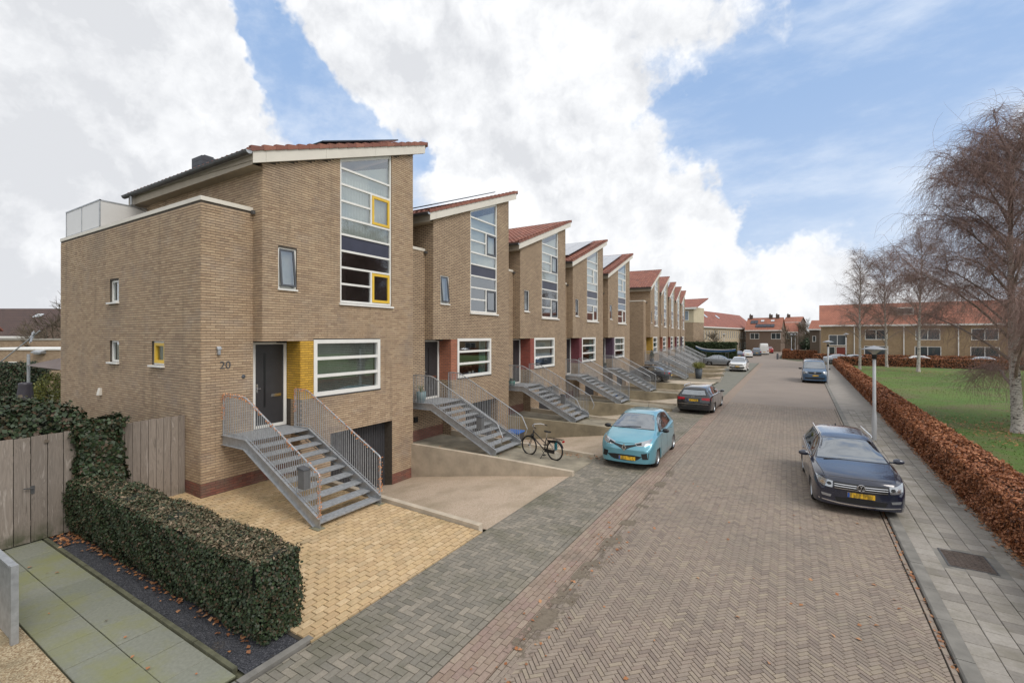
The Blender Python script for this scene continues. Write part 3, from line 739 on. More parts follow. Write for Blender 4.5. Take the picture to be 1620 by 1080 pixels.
        bx = mesh_from('brick', *(lambda b: (b.v, b.f))(MB().box(0, -.107, -.02675, .0105, .107, .02675, (5,))), M['brickp'])
        by = mesh_from('brick', *(lambda b: (b.v, b.f))(MB().box(-.107, -.0105, -.02675, .107, 0, .02675, (4,))), M['brickp'])
        for n, (sc, mt, ax, c, s, e, a, b) in enumerate(full):
            if n < 300:
                if ax == 'x': link('brick', bx, wall, (c + random.uniform(-.001, .001), (s + e) / 2, (a + b) / 2))
                else: link('brick', by, wall, ((s + e) / 2, c + random.uniform(-.001, .001), (a + b) / 2))
            else:
                j = random.uniform(.0085, .0115)
                if ax == 'x': mb[mt].box(c, s, a, c + j, e, b, (5,))
                else: mb[mt].box(s, c - j, a, e, c, b, (4,))
        mb['brickp'].build('bricks', M['brickp'], wall, kind='stuff'); mb['plinthp'].build('plinth_bricks', M['plinthp'], root, kind='stuff')
        q = MB()
        for (s, e, a, b, b2) in brick_rects(2.39, 2.81, 2.36, 4.05): q.box(0, s, a, .009, e, b, (5,))
        for (s, e, a, b, b2) in brick_rects(-.64, 0, 2.36, 4.05): q.box(s, 2.381, a, e, 2.39, b, (4,))
        q.build('glazed_bricks', M['pilp_' + pc], pil_o, kind='stuff')
    # coping on the flat-roofed part
    cp = MB(); cp.box(-.44, s0 - .02, 7.55, -.415, 1.279, 7.655); cp.box(-10.32, s0 - .02, 7.55, -.441, s0 + .06, 7.655); cp.box(-.60, s0 + .061, 7.552, -.441, 1.279, 7.62)
    cp.build('coping', M['cream'], root)
    MB().box(-.40, 1.20, 7.46, -.30, 1.279, 7.56).build('roof_outlet', M['zinc'], root)
    # roof
    rf = MB()
    rf.quad((X0, TY0, roofz(TY0) - .05), (X1 - .02, TY0, roofz(TY0) - .05), (X1 - .02, 7.61, roofz(7.61) - .05), (X0, 7.61, roofz(7.61) - .05))
    rf.quad((X0, TY0, roofz(TY0) - .12), (X0, 7.50, roofz(7.50) - .34), (X1 - .03, 7.50, roofz(7.50) - .34), (X1 - .03, TY0, roofz(TY0) - .34))
    rf.quad((X0, 7.61, roofz(7.61) - .05), (X1 - .02, 7.61, roofz(7.61) - .05), (X1 - .02, 7.50, roofz(7.50) - .34), (X0, 7.50, roofz(7.50) - .34))
    roof = rf.build('roof', M['soffit'], root)
    setp(link('roof_tiles', TILES, roof), kind='stuff')
    ro = HC.setdefault('ridge', mesh_from('ridge_trim', *(lambda b: (b.v, b.f))(MB().prism([(X0, 7.56, roofz(7.56) + .02), (X0, 7.66, roofz(7.6) + .03), (X0, 7.66, roofz(7.6) - .14), (X0, 7.64, roofz(7.6) - .14), (X0, 7.64, roofz(7.6)), (X0, 7.56, roofz(7.56))], (X1 - X0, 0, 0))), TILEM))
    link('ridge_trim', ro, roof)
    if detail or k < 5:
        for r in range(20): link('verge_tile', VERGE, roof, (X1 - .005, TY0 + r * .334 - .03, roofz(TY0 + r * .334 - .03) - .0))
    ya = TY0 + .03; cuts = [ya, ya + .35, ya + 2.2, ya + 4.1, ya + 6.05, 7.52]
    for a, b in zip(cuts[:-1], cuts[1:]):
        b -= .006
        fb = MB().prism([(.004, a, roofz(a) - .40), (.004, b, roofz(b) - .40), (.004, b, roofz(b) - .085), (.004, a, roofz(a) - .085)], (.125, 0, 0))
        fb.build('fascia_board', M['cream'], root)
    sf = MB(); sf.quad((X0, .95, 8.62), (.125, .95, 8.62), (.125, 1.28, 8.62), (X0, 1.28, 8.62)); sf.quad((X0, .95, 8.62), (X0, .95, 8.96), (.125, .95, 8.96), (.125, .95, 8.62))
    sf.build('eaves_board', M['soffit'], root)
    gt = MB(); gy, gz, gr = TY0 - .10, 8.93, .085
    pts = [(gy + gr * math.cos(a), gz + gr * math.sin(a)) for a in np.linspace(math.pi, 2 * math.pi, 9)]
    gt.grid([[(x, y, z_) for (y, z_) in pts] for x in (X0, X1 + .05)])
    gt.grid([[(x, gy + (y - gy) * .93, gz + (z_ - gz) * .93) for (y, z_) in pts] for x in (X0, X1 + .05)])
    for x in np.linspace(X0 + .3, X1 - .1, 11): gt.grid([[(xx, gy + (y - gy) * 1.05, gz + (z_ - gz) * 1.05) for (y, z_) in pts] for xx in (x - .012, x + .012)])
    gt.tube([(X0, gy - gr, gz), (X1 + .05, gy - gr, gz)], .011, 5)
    gt.quad(*[(X0, y, z_) for y, z_ in pts])
    gt_o = gt.build('gutter', M['zinc'], root)
    MB().quad(*[(X1 + .05, y, z_) for y, z_ in pts]).build('end_cap', M['steel'], gt_o)
    dp = MB(); dp.tube([(X0 + .55, gy, gz - .06), (X0 + .55, gy, gz - .35), (X0 + .50, 1.22, gz - .5), (X0 + .50, 1.22, 7.56)], .04, 8); dp.build('downpipe', M['steel'], root)
    # solar
    if solar:
        for (xa, ya, nx, ny, mt) in [solar]:
            for i in range(nx):
                for j in range(ny):
                    sb = MB(); rbox(sb, xa - (i + 1) * 1.02, xa - i * 1.02 - .02, ya + j * 1.58, ya + (j + 1) * 1.58 - .02, .15, .19)
                    sb.build('solar_panel', M[mt], roof)
    # windows ---------------------------------------------------------------
    cas = 'yellow' if (pc == 'yellow' and k == 0) else ('grey_frame' if k in (1, 2) else 'white')
    fw = MB(); framed(fw, 'x', 0, 2.815, 5.375, 2.405, 4.085, .115, -.11, .022)
    win = fw.build('window', M['white'], root)
    tb = [(2.93, 2.94 + .0)]
    for z_ in (3.00, 3.52): MB().box(-.085, 2.93, z_ - .045, .006, 5.26, z_ + .045).build('transom', M['white'], win)
    for (za, zb) in ((2.52, 2.955), (3.045, 3.475), (3.565, 3.97)): MB().quad((-.06, 2.93, za), (-.06, 5.26, za), (-.06, 5.26, zb), (-.06, 2.93, zb)).build('pane', M['glass'], win)
    MB().box(-.02, 2.80, 2.372, .035, 5.39, 2.403).build('sill', M['zinc'], win)
    rm = MB(); rm.box(-3.2, 2.6, 2.2, -.125, 5.7, 4.3, (3,)); rm.build('room_interior', M['room'], root)
    cu = MB()
    if inside == 0:
        for i in range(26): cu.box(-.20, 2.95, 2.52 + i * .056, -.17, 5.24, 2.525 + i * .056 + .042)
        cu.build('blind', M['blind'], root)
    elif inside == 1:
        ww = [(-.22 - .03 * math.sin(y * 40), y) for y in np.linspace(4.75, 5.25, 30)]
        cu.grid([[(x, y, z_) for x, y in ww] for z_ in (2.5, 4.0)]); cu.build('curtain', simple('teal_curtain', (.22, .36, .34), .9, .1, 5), root, smooth=True)
    elif inside == 2:
        ww = [(-.22 - .03 * math.sin(y * 30), y) for y in np.linspace(2.95, 5.25, 60)]
        cu.grid([[(x, y, z_) for x, y in ww] for z_ in (3.0, 4.0)]); cu.build('curtain', M['curtain'], root, smooth=True)
    # tall stair window
    fw = MB(); tf = .05; wz = lambda y: walltop(y) - .004
    fw.box(-.10, 3.752, 5.242, -.02, 5.898, 5.31)
    fw.prism([(-.10, 3.752, 5.31), (-.10, 3.81, 5.31), (-.10, 3.81, wz(3.81)), (-.10, 3.752, wz(3.752))], (.085, 0, 0))
    fw.prism([(-.10, 5.84, 5.31), (-.10, 5.898, 5.31), (-.10, 5.898, wz(5.898)), (-.10, 5.84, wz(5.84))], (.085, 0, 0))
    fw.prism([(-.101, 3.752, wz(3.752) - .1), (-.101, 5.898, wz(5.898) - .1), (-.101, 5.898, wz(5.898)), (-.101, 3.752, wz(3.752))], (.07, 0, 0))
    tw = fw.build('window', M['white'], root)
    TZ = [5.83, 6.35, 6.87, 7.39, 7.91, 8.44, 8.96, 9.46]
    for z_ in TZ:
        ye = 4.98 if z_ in (5.83, 8.44) else 5.84
        if z_ > walltop(3.81): continue
        MB().box(-.095, 3.81, z_ - .032, -.022, ye, z_ + .032).build('transom', M['white'], tw)
    for (za, zb) in ((5.31, 6.318), (7.942, 8.928)): MB().box(-.095, 4.985, za, -.018, 5.045, zb).build('mullion', M['white'], tw)
    seg = [(5.31, 5.80), (5.86, 6.32), (6.38, 6.84), (6.90, 7.36), (7.42, 7.88), (7.94, 8.41), (8.47, 8.93), (8.99, 9.43)]
    for (za, zb) in seg:
        dk = za == 6.90
        ye = 4.985 if za in (5.31, 5.86, 7.94, 8.47) else 5.84
        MB().quad((-.06, 3.81, za), (-.06, ye, za), (-.06, ye, zb), (-.06, 3.81, zb)).build('spandrel_panel' if dk else 'pane', M['bluepanel'] if dk else M['glass'], tw)
    MB().quad((-.06, 3.81, 9.49), (-.06, 5.84, 9.49), (-.06, 5.84, wz(5.84) - .1), (-.06, 3.81, wz(3.81) - .1)).build('pane', M['glass'], tw)
    for (za, zb) in ((5.325, 6.30), (7.955, 8.915)):
        cm_ = MB(); framed(cm_, 'x', 0, 5.05, 5.835, za, zb, .085 if cas != 'white' else .05, -.07, -.008); co = cm_.build('casement', M[cas], tw, label='yellow opening casement' if cas == 'yellow' else None)
        MB().quad((-.04, 5.11, za + .06), (-.04, 5.78, za + .06), (-.04, 5.78, zb - .06), (-.04, 5.11, zb - .06)).build('pane', M['glass'], co)
    MB().prism([(-.04, 3.70, 5.235), (.07, 3.70, 5.215), (.07, 3.70, 5.16), (-.04, 3.70, 5.16)], (0, 2.27, 0)).build('sill', M['white'], tw)
    rm = MB(); rm.box(-2.6, 3.6, 5.0, -.13, 6.1, 7.1, (3,)); rm.build('room_interior', M['room'], root)
    rm = MB(); rm.grid([[(-.15 - .004 * math.sin(y * 55), y, z_) for y in np.linspace(3.72, 5.93, 60)] for z_ in (7.42, 9.25)]); rm.grid([[(-.17, 3.72, 9.25), (-.17, 5.93, 9.25)], [(-.17, 3.72, 9.30), (-.17, 5.93, 10.12)]]); rm.build('net_curtain', simple('net_curtain', (.80, .82, .80), .9, .06, .9), root)
    # small window
    fw = MB(); framed(fw, 'x', 0, 1.722, 2.268, 5.502, 6.638, .045, -.11, -.03); so = fw.build('window', M['white'], root)
    fw = MB(); T = Matrix.Rotation(R(-6 if k in (0, 1) else 0), 4, 'Y')
    for q in ((.0, 0, 0, .04, .45, .05), (.0, 0, .99, .04, .45, 1.04), (.0, 0, .05, .04, .045, .99), (.0, .405, .05, .04, .45, .99)): fw.box(*q)
    fw.v = [tuple(T @ Vector((p[0], p[1], p[2] - 1.04)) + Vector((-.07, 1.77, 6.60))) for p in fw.v]
    sa = fw.build('casement', M['grey_frame'], so)
    gl = MB(); gl.quad((.02, .045, .05), (.02, .405, .05), (.02, .405, .99), (.02, .045, .99)); gl.v = [tuple(T @ Vector((p[0], p[1], p[2] - 1.04)) + Vector((-.07, 1.77, 6.60))) for p in gl.v]
    gl.build('pane', M['glass'], sa)
    MB().box(-.04, 1.70, 5.455, .05, 2.29, 5.498).build('sill', M['white'], so)
    MB().box(-.19, 1.74, 5.5, -.17, 2.25, 6.62).build('net_curtain', M['curtain'], root)
    # entrance
    fw = MB(); framed(fw, 'x', -.64, 1.362, 2.358, 1.622, 4.018, .085, -.05, .03, .06)
    do = fw.build('door_frame', M['white'], root)
    dr = MB().box(-.69, 1.45, 1.70, -.635, 2.27, 3.955).build('door', M['door'], root)
    MB().box(-.634, 1.69, 2.2, -.628, 1.745, 3.72).build('glazed_slot', M['blackg'], dr)
    MB().box(-.634, 1.90, 2.47, -.622, 2.20, 2.55).build('letter_slot', M['chrome'], dr)
    hb = MB(); hb.box(-.634, 1.475, 2.62, -.62, 1.52, 2.86); hb.box(-.62, 1.475, 2.72, -.58, 1.58, 2.745); hb.build('handle', M['chrome'], dr)
    MB().box(-.45, 1.95, 4.00, -.2, 2.1, 4.045).build('porch_lamp', M['black'], root)
    # garage door with ribs
    gd = MB(); gd.box(-.40, 3.4, -1.25, -.36, 5.93, 1.22)
    for i in range(24): gd.box(-.358, 3.43 + i * .104, -1.22, -.343, 3.43 + i * .104 + .052, 1.18)
    gd.build('garage_door', M['garage'], root)
    # side windows on the gable end
    for n, h in enumerate(SW):
        u0, u1, za, zb = h
        fw = MB(); framed(fw, 'y', s0, u0 + .004, u1 - .004, za + .004, zb - .004, .06, .05, .12); wo_ = fw.build('window', M['white'], root)
        if n == 2:
            f2 = MB(); framed(f2, 'y', s0, u0 + .055, u1 - .055, za + .055, zb - .055, .08, .035, .11); f2.build('casement', M['yellow'], wo_)
        MB().quad((u0, s0 + .085, za), (u1, s0 + .085, za), (u1, s0 + .085, zb), (u0, s0 + .085, zb)).build('pane', M['glass'], wo_)
        MB().box(u0 - .04, s0 - .09, za - .05, u1 + .04, s0 + .09, za - .004).build('sill', M['white'], wo_)
        MB().box(u0, s0 + .15, za, u1, s0 + .17, zb).build('room_interior', M['curtain'], root)
    if end:
        v = MB(); v.prism([(-6.75, -.10, 2.33), (-6.75, 0, 2.33), (-6.75, 0, 2.55), (-6.75, -.05, 2.55)], (.18, 0, 0)); v.build('vent_hood', M['cream'], root)
        b = MB()
        for (xa, xb) in ((-9.85, -8.45), (-8.40, -6.95)): b.box(xa, .03, 7.70, xb, .05, 8.52)
        b.build('screen_panel', M['frost'], root)
        b = MB(); b.box(-6.87, .05, 7.70, -6.85, 3.6, 8.50); b.build('screen_panel', M['frost'], root)
        b = MB()
        for x in (-9.88, -8.42, -6.90): b.box(x - .02, .02, 7.66, x + .02, .06, 8.56)
        b.box(-9.9, .015, 8.52, -6.88, .065, 8.56); b.box(-6.89, .065, 8.50, -6.84, 3.6, 8.545); b.box(-9.9, .02, 7.675, -6.88, .06, 7.70)
        b.build('balcony_rail', M['steel'], root)
        ch = MB(); cx0, cx1, cy0, cy1 = -5.95, -5.25, 2.25, 2.9
        for i in range(8): ch.box(cx0, cy0, 9.2 + i * .15, cx1, cy1, 9.2 + i * .15 + .143)
        ch.box(cx0 + .02, cy0 + .02, 9.2, cx1 - .02, cy1 - .02, 10.38); ch.box(cx0 + .15, cy0 + .2, 10.38, cx0 + .45, cy0 + .5, 10.52)
        ch.build('chimney', simple('slate_cladding', (.05, .055, .065), .6, .2, 5), roof)
        t = MB(); t.box(-.43, .36, 3.72, -.36, .42, 3.86); t.prism([(-.43, .34, 3.86), (-.34, .34, 3.86), (-.39, .34, 3.93)], (0, .10, 0))
        if detail: t.build('wall_lamp', M['steel'], root)
    if detail:
        cu_ = bpy.data.curves.new('number', 'FONT'); cu_.body = '20'; cu_.size = .27; cu_.extrude = .008; cu_.space_character = 1.05
        to = bpy.data.objects.new('tmp', cu_); COL.objects.link(to); bpy.context.view_layer.update()
        me = bpy.data.meshes.new_from_object(to.evaluated_get(bpy.context.evaluated_depsgraph_get())); bpy.data.objects.remove(to)
        me.materials.clear(); me.materials.append(M['zinc'])
        link('house_number', me, root, (-.42, .42, 3.36), (R(90), 0, R(90)))
        MB().lathe([(.05, -.02), (.05, .0), (.03, .012), (0.001, .014)], (-.415, 1.02, 3.12), 14, 'x').build('doorbell', M['grey_frame'], root)
    return root
def stairs(k, org, rz, label, detail=1, loop=False, lights=False):
    root = empty('steel_staircase', org, rz, label, 'staircase', 'steel front stairs of the row houses')
    yl, yr = .50, 2.20; zl = 1.65; xk = .65; n = 9; run = .31; rise = .158
    xe = xk + n * run - .02; ze = zl - n * rise
    fz = .02 + (6.36 - xe) * .028
    for (y, xs) in ((yl, -.44), (yr, 0.015)):
        d = .23
        P = [(xs, y, zl - d), (xk - .06, y, zl - d), (xe - .15, y, fz + .012), (xe + .03, y, fz + .012), (xe + .03, y, ze + .10), (xk + .02, y, zl + .02), (xs, y, zl + .02)]
        P2 = P
        s = MB(); s.prism(P, (0, .012, 0))
        s2 = 1 if y == yl else 1
        for (a, b) in ((P[6], P[5]), (P[5], P[4])):
            a, b = Vector(a), Vector(b); q = [a, b, b + Vector((0, 0, -.014)), a + Vector((0, 0, -.014))]
            s.prism([v + Vector((0, -.045, 0)) for v in q], (0, .045, 0))
        for (a, b) in ((P[0], P[1]), (P[1], P[2])):
            a, b = Vector(a), Vector(b); q = [a, b, b + Vector((0, 0, .014)), a + Vector((0, 0, .014))]
            s.prism([v + Vector((0, -.045, 0)) for v in q], (0, .045, 0))
        so = s.build('stringer', M['steel'], root)
        fixnormals(so.data)
    key = 'tread'
    if key not in HC:
        t = MB(); wd = yr - yl - .014
        t.box(0, 0, -.035, .012, wd, 0); t.box(.278, 0, -.035, .29, wd, 0)
        for i in range(7): t.box(.012 + i * .038, 0, -.006, .012 + i * .038 + .032, wd, -.001)
        t.box(-.0, 0, -.04, .29, .01, -.0101); t.box(-.0, wd - .01, -.04, .29, wd, -.0101)
        HC[key] = mesh_from('tread', t.v, t.f, M['steeld'])
    for i in range(n): link('tread', HC[key], root, (xk + i * run, yl + .013, zl - (i + 1) * rise))
    ld = MB(); ld.box(-.43, yl + .013, zl - .04, xk + .02, yr - .005, zl - .002); ld.build('landing', M['steeld'], root)
    zr = lambda x: zl + 1.05 if x < xk - .1 else zl + 1.05 - (x - xk + .1) * (n * rise / (n * run)) * 1.0
    for (y, xs) in ((yl + .006, -.40), (yr - .0, .03)):
        rr = empty('railing', parent=root)
        xp = xe - .02; top = []
        for x in np.linspace(xs, xk - .25, 5): top.append((x, y, zl + 1.05))
        for t in (.0, .33, .66, 1): x = xk - .15 + .25 * t; top.append((x, y, zl + 1.05 - .02 * t - .06 * t * t))
        zc = top[-1][2]; xc = top[-1][0]; sl_ = rise / run
        top.append((xp, y, zc - (xp - xc) * sl_))
        zend = top[-1][2]
        tp = [(xs, y, zl + .02)] + top
        if loop: tp += [(xp + .10, y, zend - .06), (xp + .32, y, zend - .50), (xp + .24, y, zend - .72)]
        else: tp += [(xp + .03, y, zend - .05), (xp + .03, y, ze + .09)]
        MB().tube(tp, .019, 8 if detail else 4).build('top_rail', M['steel'], rr)
        def zt(x):
            for a, b in zip(top[:-1], top[1:]):
                if a[0] <= x <= b[0]: return a[2] + (b[2] - a[2]) * (x - a[0]) / max(1e-6, b[0] - a[0])
            return zend
        def zb(x): return zl + .02 if x < xk else zl + .02 - (x - xk) * (1.57 - .10 + .02 - .0) / (xe - xk) * (zl + .02 - (ze + .10)) / 1.49
        br = MB(); a, b = (xk + .02, y, zb(xk) + .07), (xp, y, zb(xp) + .07)
        br.tube([(xs, y, zl + .09), a, b], .010, 4); br.build('bottom_rail', M['steel'], rr)
        xx = xs + .08; bm_ = MB(); idx = 0
        while xx < xp:
            if detail:
                h = round(zt(xx) - zb(xx), 2); kk = ('bal', h)
                if kk not in HC:
                    q = MB(); q.tube([(0, 0, 0), (0, 0, h)], .0105, 5, False); HC[kk] = mesh_from('baluster', q.v, q.f, M['steel'])
                link('baluster', HC[kk], rr, (xx, y, zb(xx)))
            else: bm_.tube([(xx, y, zb(xx)), (xx, y, zt(xx))], .0105, 4, False)
            xx += .08
        if not detail: bm_.build('balusters', M['steel'], rr, kind='stuff')
        if lights:
            lg = MB()
            for i in range(len(top) - 1):
                a, b = Vector(top[i]), Vector(top[i + 1]); m = max(2, int((b - a).length / (.016 if (b - a).length < .3 else .045)))
                for j in range(m):
                    p = a.lerp(b, j / m) + Vector((random.gauss(0, .016), random.gauss(0, .018), random.gauss(-.005, .022)))
                    lg.cbox(p, (.019, .019, .024), Matrix.Rotation(random.random() * 3, 3, 'X'))
            for (px_, z0_, z1_) in ((xp + .03, ze + .1, zend), (xs, zl + .4, zl + 1.0)):
                for j in range(90): lg.cbox((px_ + random.gauss(0, .025), y + random.gauss(0, .02), random.uniform(z0_, z1_)), (.013, .013, .018))
            for q in range(9):
                x = random.uniform(0, 3); z_ = zt(x)
                for j in range(8): lg.cbox((x + random.gauss(0, .02), y + random.gauss(0, .015), z_ - .07 * random.random()), (.014, .014, .018))
            tg = lg.v; ox_, oy_, oz_ = org
            o = link('fairy_lights', mesh_from('fairy_lights', [(p[0] + ox_, p[1] + oy_, p[2] + oz_) for p in lg.v], lg.f, M['copper']))
            setp(o, 'copper coloured fairy light string wound round the %s handrail of the nearest stairs' % ('left' if y < 1 else 'right'), 'string lights', 'fairy lights on the nearest stairs')
            if y > 1: pass
    fb = MB(); fb.box(xe - .22, yl - .09, fz - .12, xe + .08, yl + .10, fz + .01); fb.box(xe - .22, yr - .09, fz - .12, xe + .08, yr + .10, fz + .01)
    fb.build('footing', M['concrete2'], root)
    # cross brace below
    MB().tube([(xe - .9, yr, .5), (.2, yr, 1.45)], .012, 5).build('brace', M['steel'], root)
    return root
cpm = N('copper_wire_lights'); cpm.bsdf(cpm.ramp(cpm.rnd(), [(0, (.20, .07, .03)), (.5, (.60, .24, .10)), (1, (.85, .50, .28))]), .35, None, Metallic=.3, Emission_Color=(1, .42, .15, 1), Emission_Strength=.12); M['copper'] = cpm.m
M['lbox'] = simple('grey_letterbox', (.13, .135, .14), .5, .1, 6)
def letterbox(org, rz, x, z, lab):
    b = empty('letterbox', org, rz, lab, 'letterbox', 'grey letterboxes on the stair railings')
    MB().box(x, .34, z, x + .22, .485, z + .40).build('box_body', M['lbox'], b, bevel=.008)
    MB().prism([(x - .01, .33, z + .402), (x + .23, .33, z + .402), (x + .23, .33, z + .425), (x - .01, .33, z + .46)], (0, .165, 0)).build('lid', M['grey_frame'], b)
def yard(k, org, rz, pitch, kind, y_start, y_end, pave=None):
    """forecourt: level entry strip, kerb, sloping garage drive, retaining wall"""
    X2 = 6.36; lab0 = ''
    E_ = Matrix.Translation(org) @ Matrix.Rotation(rz, 4, 'Z')
    def T(m): m.v = [tuple(E_ @ Vector(p)) for p in m.v]; return m
    zf = lambda x: .02 + (X2 - x) * .0
    if pave == 'grey':
        y = MB().quad((-.44, y_start, .10), (X2, y_start, .004), (X2, 2.36, .004), (-.44, 2.36, .10))
        setp(T(y).build('forecourt', M['mossf']), kind='structure')
    d = MB(); a = -.36; zg = -1.12
    rows = []
    for t in np.linspace(0, 1, 12):
        x = a + (X2 - a) * t; z_ = zg + (0.0 - zg) * (t ** .9)
        rows.append([(x, 2.52, z_), (x, 6.89, z_)])
    d.grid(rows); setp(T(d).build('driveway', M['agg_light'] if k % 5 in (0, 1) else M['concrete'], smooth=True), kind='structure')
    w = MB(); w.prism([(.02, 2.37, -1.3), (X2 - .12, 2.37, -.2), (X2 - .12, 2.37, .11), (3.2, 2.37, .18), (.02, 2.37, .30)], (0, .15, 0))
    o = T(w).build('drive_kerb', M['concrete']); fixnormals(o.data)
    setp(o, ORD[k] + ' low concrete wall from the left between stair foot and garage drive', 'wall', 'low walls beside the garage drives')
    w = MB(); w.prism([(.0 if k != 4 and k != 9 else .0, 6.89, -1.3), (X2 + .1, 6.89, -.3), (X2 + .1, 6.89, .15), (3.2, 6.89, .20), (.0, 6.89, .20)], (0, .15, 0))
    o = T(w).build('retaining_wall', M['concrete'] if k == 0 else M['concrete2b']); fixnormals(o.data)
    setp(o, ORD[k] + ' tall concrete retaining wall from the left, along the far side of its garage drive', 'wall', 'retaining walls between the garage drives')
ORD = ['first', 'second', 'third', 'fourth', 'fifth', 'sixth', 'seventh', 'eighth', 'ninth', 'tenth']
M['concrete2b'] = simple('streaked_concrete', (.29, .25, .175), .95, .35, 1.2, .006)
M['mossf'] = simple('mossy_paving', (.25, .22, .165), .95, .35, 1.5, .006)
ag2 = N('light_aggregate'); p_ = ag2.wpos(); vo = ag2.n('ShaderNodeTexVoronoi', {'Vector': p_, 'Scale': 90.0})
ag2.bsdf(ag2.mix(ag2.n('ShaderNodeMapRange', {'Value': ag2.noise(p_, .8, 6), 'From Min': .42, 'From Max': .72, 'To Max': .85}).outputs[0], ag2.ramp(ag2.n('ShaderNodeSeparateColor', {0: vo.outputs['Color']}).outputs[0], [(0, (.33, .24, .165)), (.5, (.48, .375, .28)), (1, (.60, .50, .40))]), (.30, .24, .16, 1)), .95, vo.outputs['Distance'], .006, .8)
M['agg_light'] = ag2.m
PITCH1, PITCH2 = 6.85, 6.62
cols = ['yellow', 'salmon', 'red', 'crimson', 'purple']
ORG = []
HL = ['nearest row house, number 20, with yellow porch pillar, yellow casements and big brick side wall',
      'second row house from the left, with salmon porch pillar and dark grey casements',
      'third row house from the left, brick red porch pillar, bare red tile roof',
      'fourth row house from the left, crimson porch pillar and large solar array',
      'fifth row house from the left, purple porch pillar, just before the gap',
      'sixth row house, first beyond the gap, with yellow porch pillar and broad red roof',
      'seventh row house, in the far group, with salmon porch pillar and plain tile roof',
      'eighth row house, in the far group, red porch pillar, sky-bright solar panels on roof',
      'ninth row house, in the far group, with crimson porch pillar and a small solar array',
      'tenth and farthest row house, purple porch pillar, beside the green hedge']
SOL = [(-.12, 3.3, 4, 2, 'solar'), (-.5, 1.9, 4, 3, 'solar'), None, (-.55, 1.9, 5, 3, 'solar_sky'), (-.55, 1.9, 5, 3, 'solar_sky'), None, None, (-.5, 2.1, 6, 3, 'solar_sky'), (-.6, 3.6, 3, 1, 'solar_sky'), (-.5, 2.3, 3, 2, 'solar_sky')]
A2 = R(4.6)
for k in range(10):
    if k < 5: org = (-11.94, 5.72 + PITCH1 * k, 0); rz = 0
    else: j = k - 5; org = (-11.50 - math.sin(A2) * PITCH2 * j, 44.7 + math.cos(A2) * PITCH2 * j, 0); rz = A2
    ORG.append((org, rz))
    house(k, org, rz, cols[k % 5], HL[k], end=(k % 5 == 0), detail=1 if k == 0 else 0, solar=SOL[k], inside=[0, 1, 2, 1, 2, 1, 0, 2, 1, 0][k])
    stairs(k, org, rz, ['nearest grey steel stairs with copper fairy lights wound on both handrails', 'second stairs from the left, with looped handrail ends and a blue-lidded bin behind', 'third stairs from the left, climbing to the brick red porch', 'fourth stairs from the left, climbing to the crimson porch', 'fifth stairs from the left, in front of the parked black car', 'first stairs beyond the gap, with a tall planter at their foot', 'second stairs beyond the gap, behind the tall planter', 'third stairs beyond the gap, up to the eighth house', 'fourth stairs beyond the gap, up to the ninth house', 'farthest stairs, left of the silver parked car'][k],
           detail=1 if k < 3 else 0, loop=(k == 1 or k == 2), lights=(k == 0))
    pt = PITCH1 if k < 5 else PITCH2
    yard(k, org, rz, pt, 0, .0 if k == 5 else (-6.85 + 7.04 if k < 5 else .42), 2.36, pave=None if k == 0 else 'grey')
letterbox(ORG[0][0], 0, 2.92, .92, 'grey letterbox hanging on the nearest stair railing near its foot')
letterbox(ORG[1][0], 0, 2.75, .98, 'grey letterbox on the second stair railing, left of the bicycle')
letterbox(ORG[2][0], 0, 2.75, .98, 'grey letterbox on the third stair railing')
# house 1 forecourt of yellow pavers
yz = lambda x, y: .02 + (-5.58 - x) * .026
fc = MB().quad((-13.3, 3.9, .15), (-5.58, 3.9, -.005), (-5.58, 8.09, -.005), (-13.3, 8.09, .19)).build('forecourt', joint); setp(fc, kind='structure')
field(running(-13.2, -5.58, 3.95, 8.09, .21, .135, 'y'), yellp, fc, 'paver', 300, [(1, 0, -5.585), (0, 1, 8.06), (0, -1, -3.95), (-1, 0, 13.2)], zf=yz, jit=.0025, gap=.015)
# forecourt of the gap between the two groups
setp(MB().quad((-13.8, 40.2, .02), (-5.58, 40.2, .006), (-5.45, 45.1, .006), (-13.8, 44.9, .02)).build('forecourt', M['concrete']), kind='structure')
# house sub-ground closing faces under entry strips
# ------------------------------------------------------------------ vehicles
def interp(pts, x):
    """monotone-ish smooth interpolation"""
    if x <= pts[0][0]: return pts[0][1]
    if x >= pts[-1][0]: return pts[-1][1]
    n = len(pts)
    for i in range(n - 1):
        if pts[i][0] <= x <= pts[i + 1][0]:
            x0, y0 = pts[i]; x1, y1 = pts[i + 1]; h = x1 - x0
            def sl(j):
                if j <= 0 or j >= n - 1: a, b = (0, 1) if j <= 0 else (n - 2, n - 1); return (pts[b][1] - pts[a][1]) / (pts[b][0] - pts[a][0])
                d0 = (pts[j][1] - pts[j - 1][1]) / (pts[j][0] - pts[j - 1][0]); d1 = (pts[j + 1][1] - pts[j][1]) / (pts[j + 1][0] - pts[j][0])
                return 0 if d0 * d1 <= 0 else 2 * d0 * d1 / (d0 + d1)
            m0, m1 = sl(i), sl(i + 1); t = (x - x0) / h
            return (2 * t**3 - 3 * t**2 + 1) * y0 + (t**3 - 2 * t**2 + t) * h * m0 + (-2 * t**3 + 3 * t**2) * y1 + (t**3 - t**2) * h * m1
def rounded(keys, it=2):
    P = [Vector(k) for k in keys]
    for _ in range(it):
        Q = [P[0]]
        for a, b in zip(P[:-1], P[1:]): Q += [a.lerp(b, .25), a.lerp(b, .75)]
        Q.append(P[-1]); P = Q
    return P
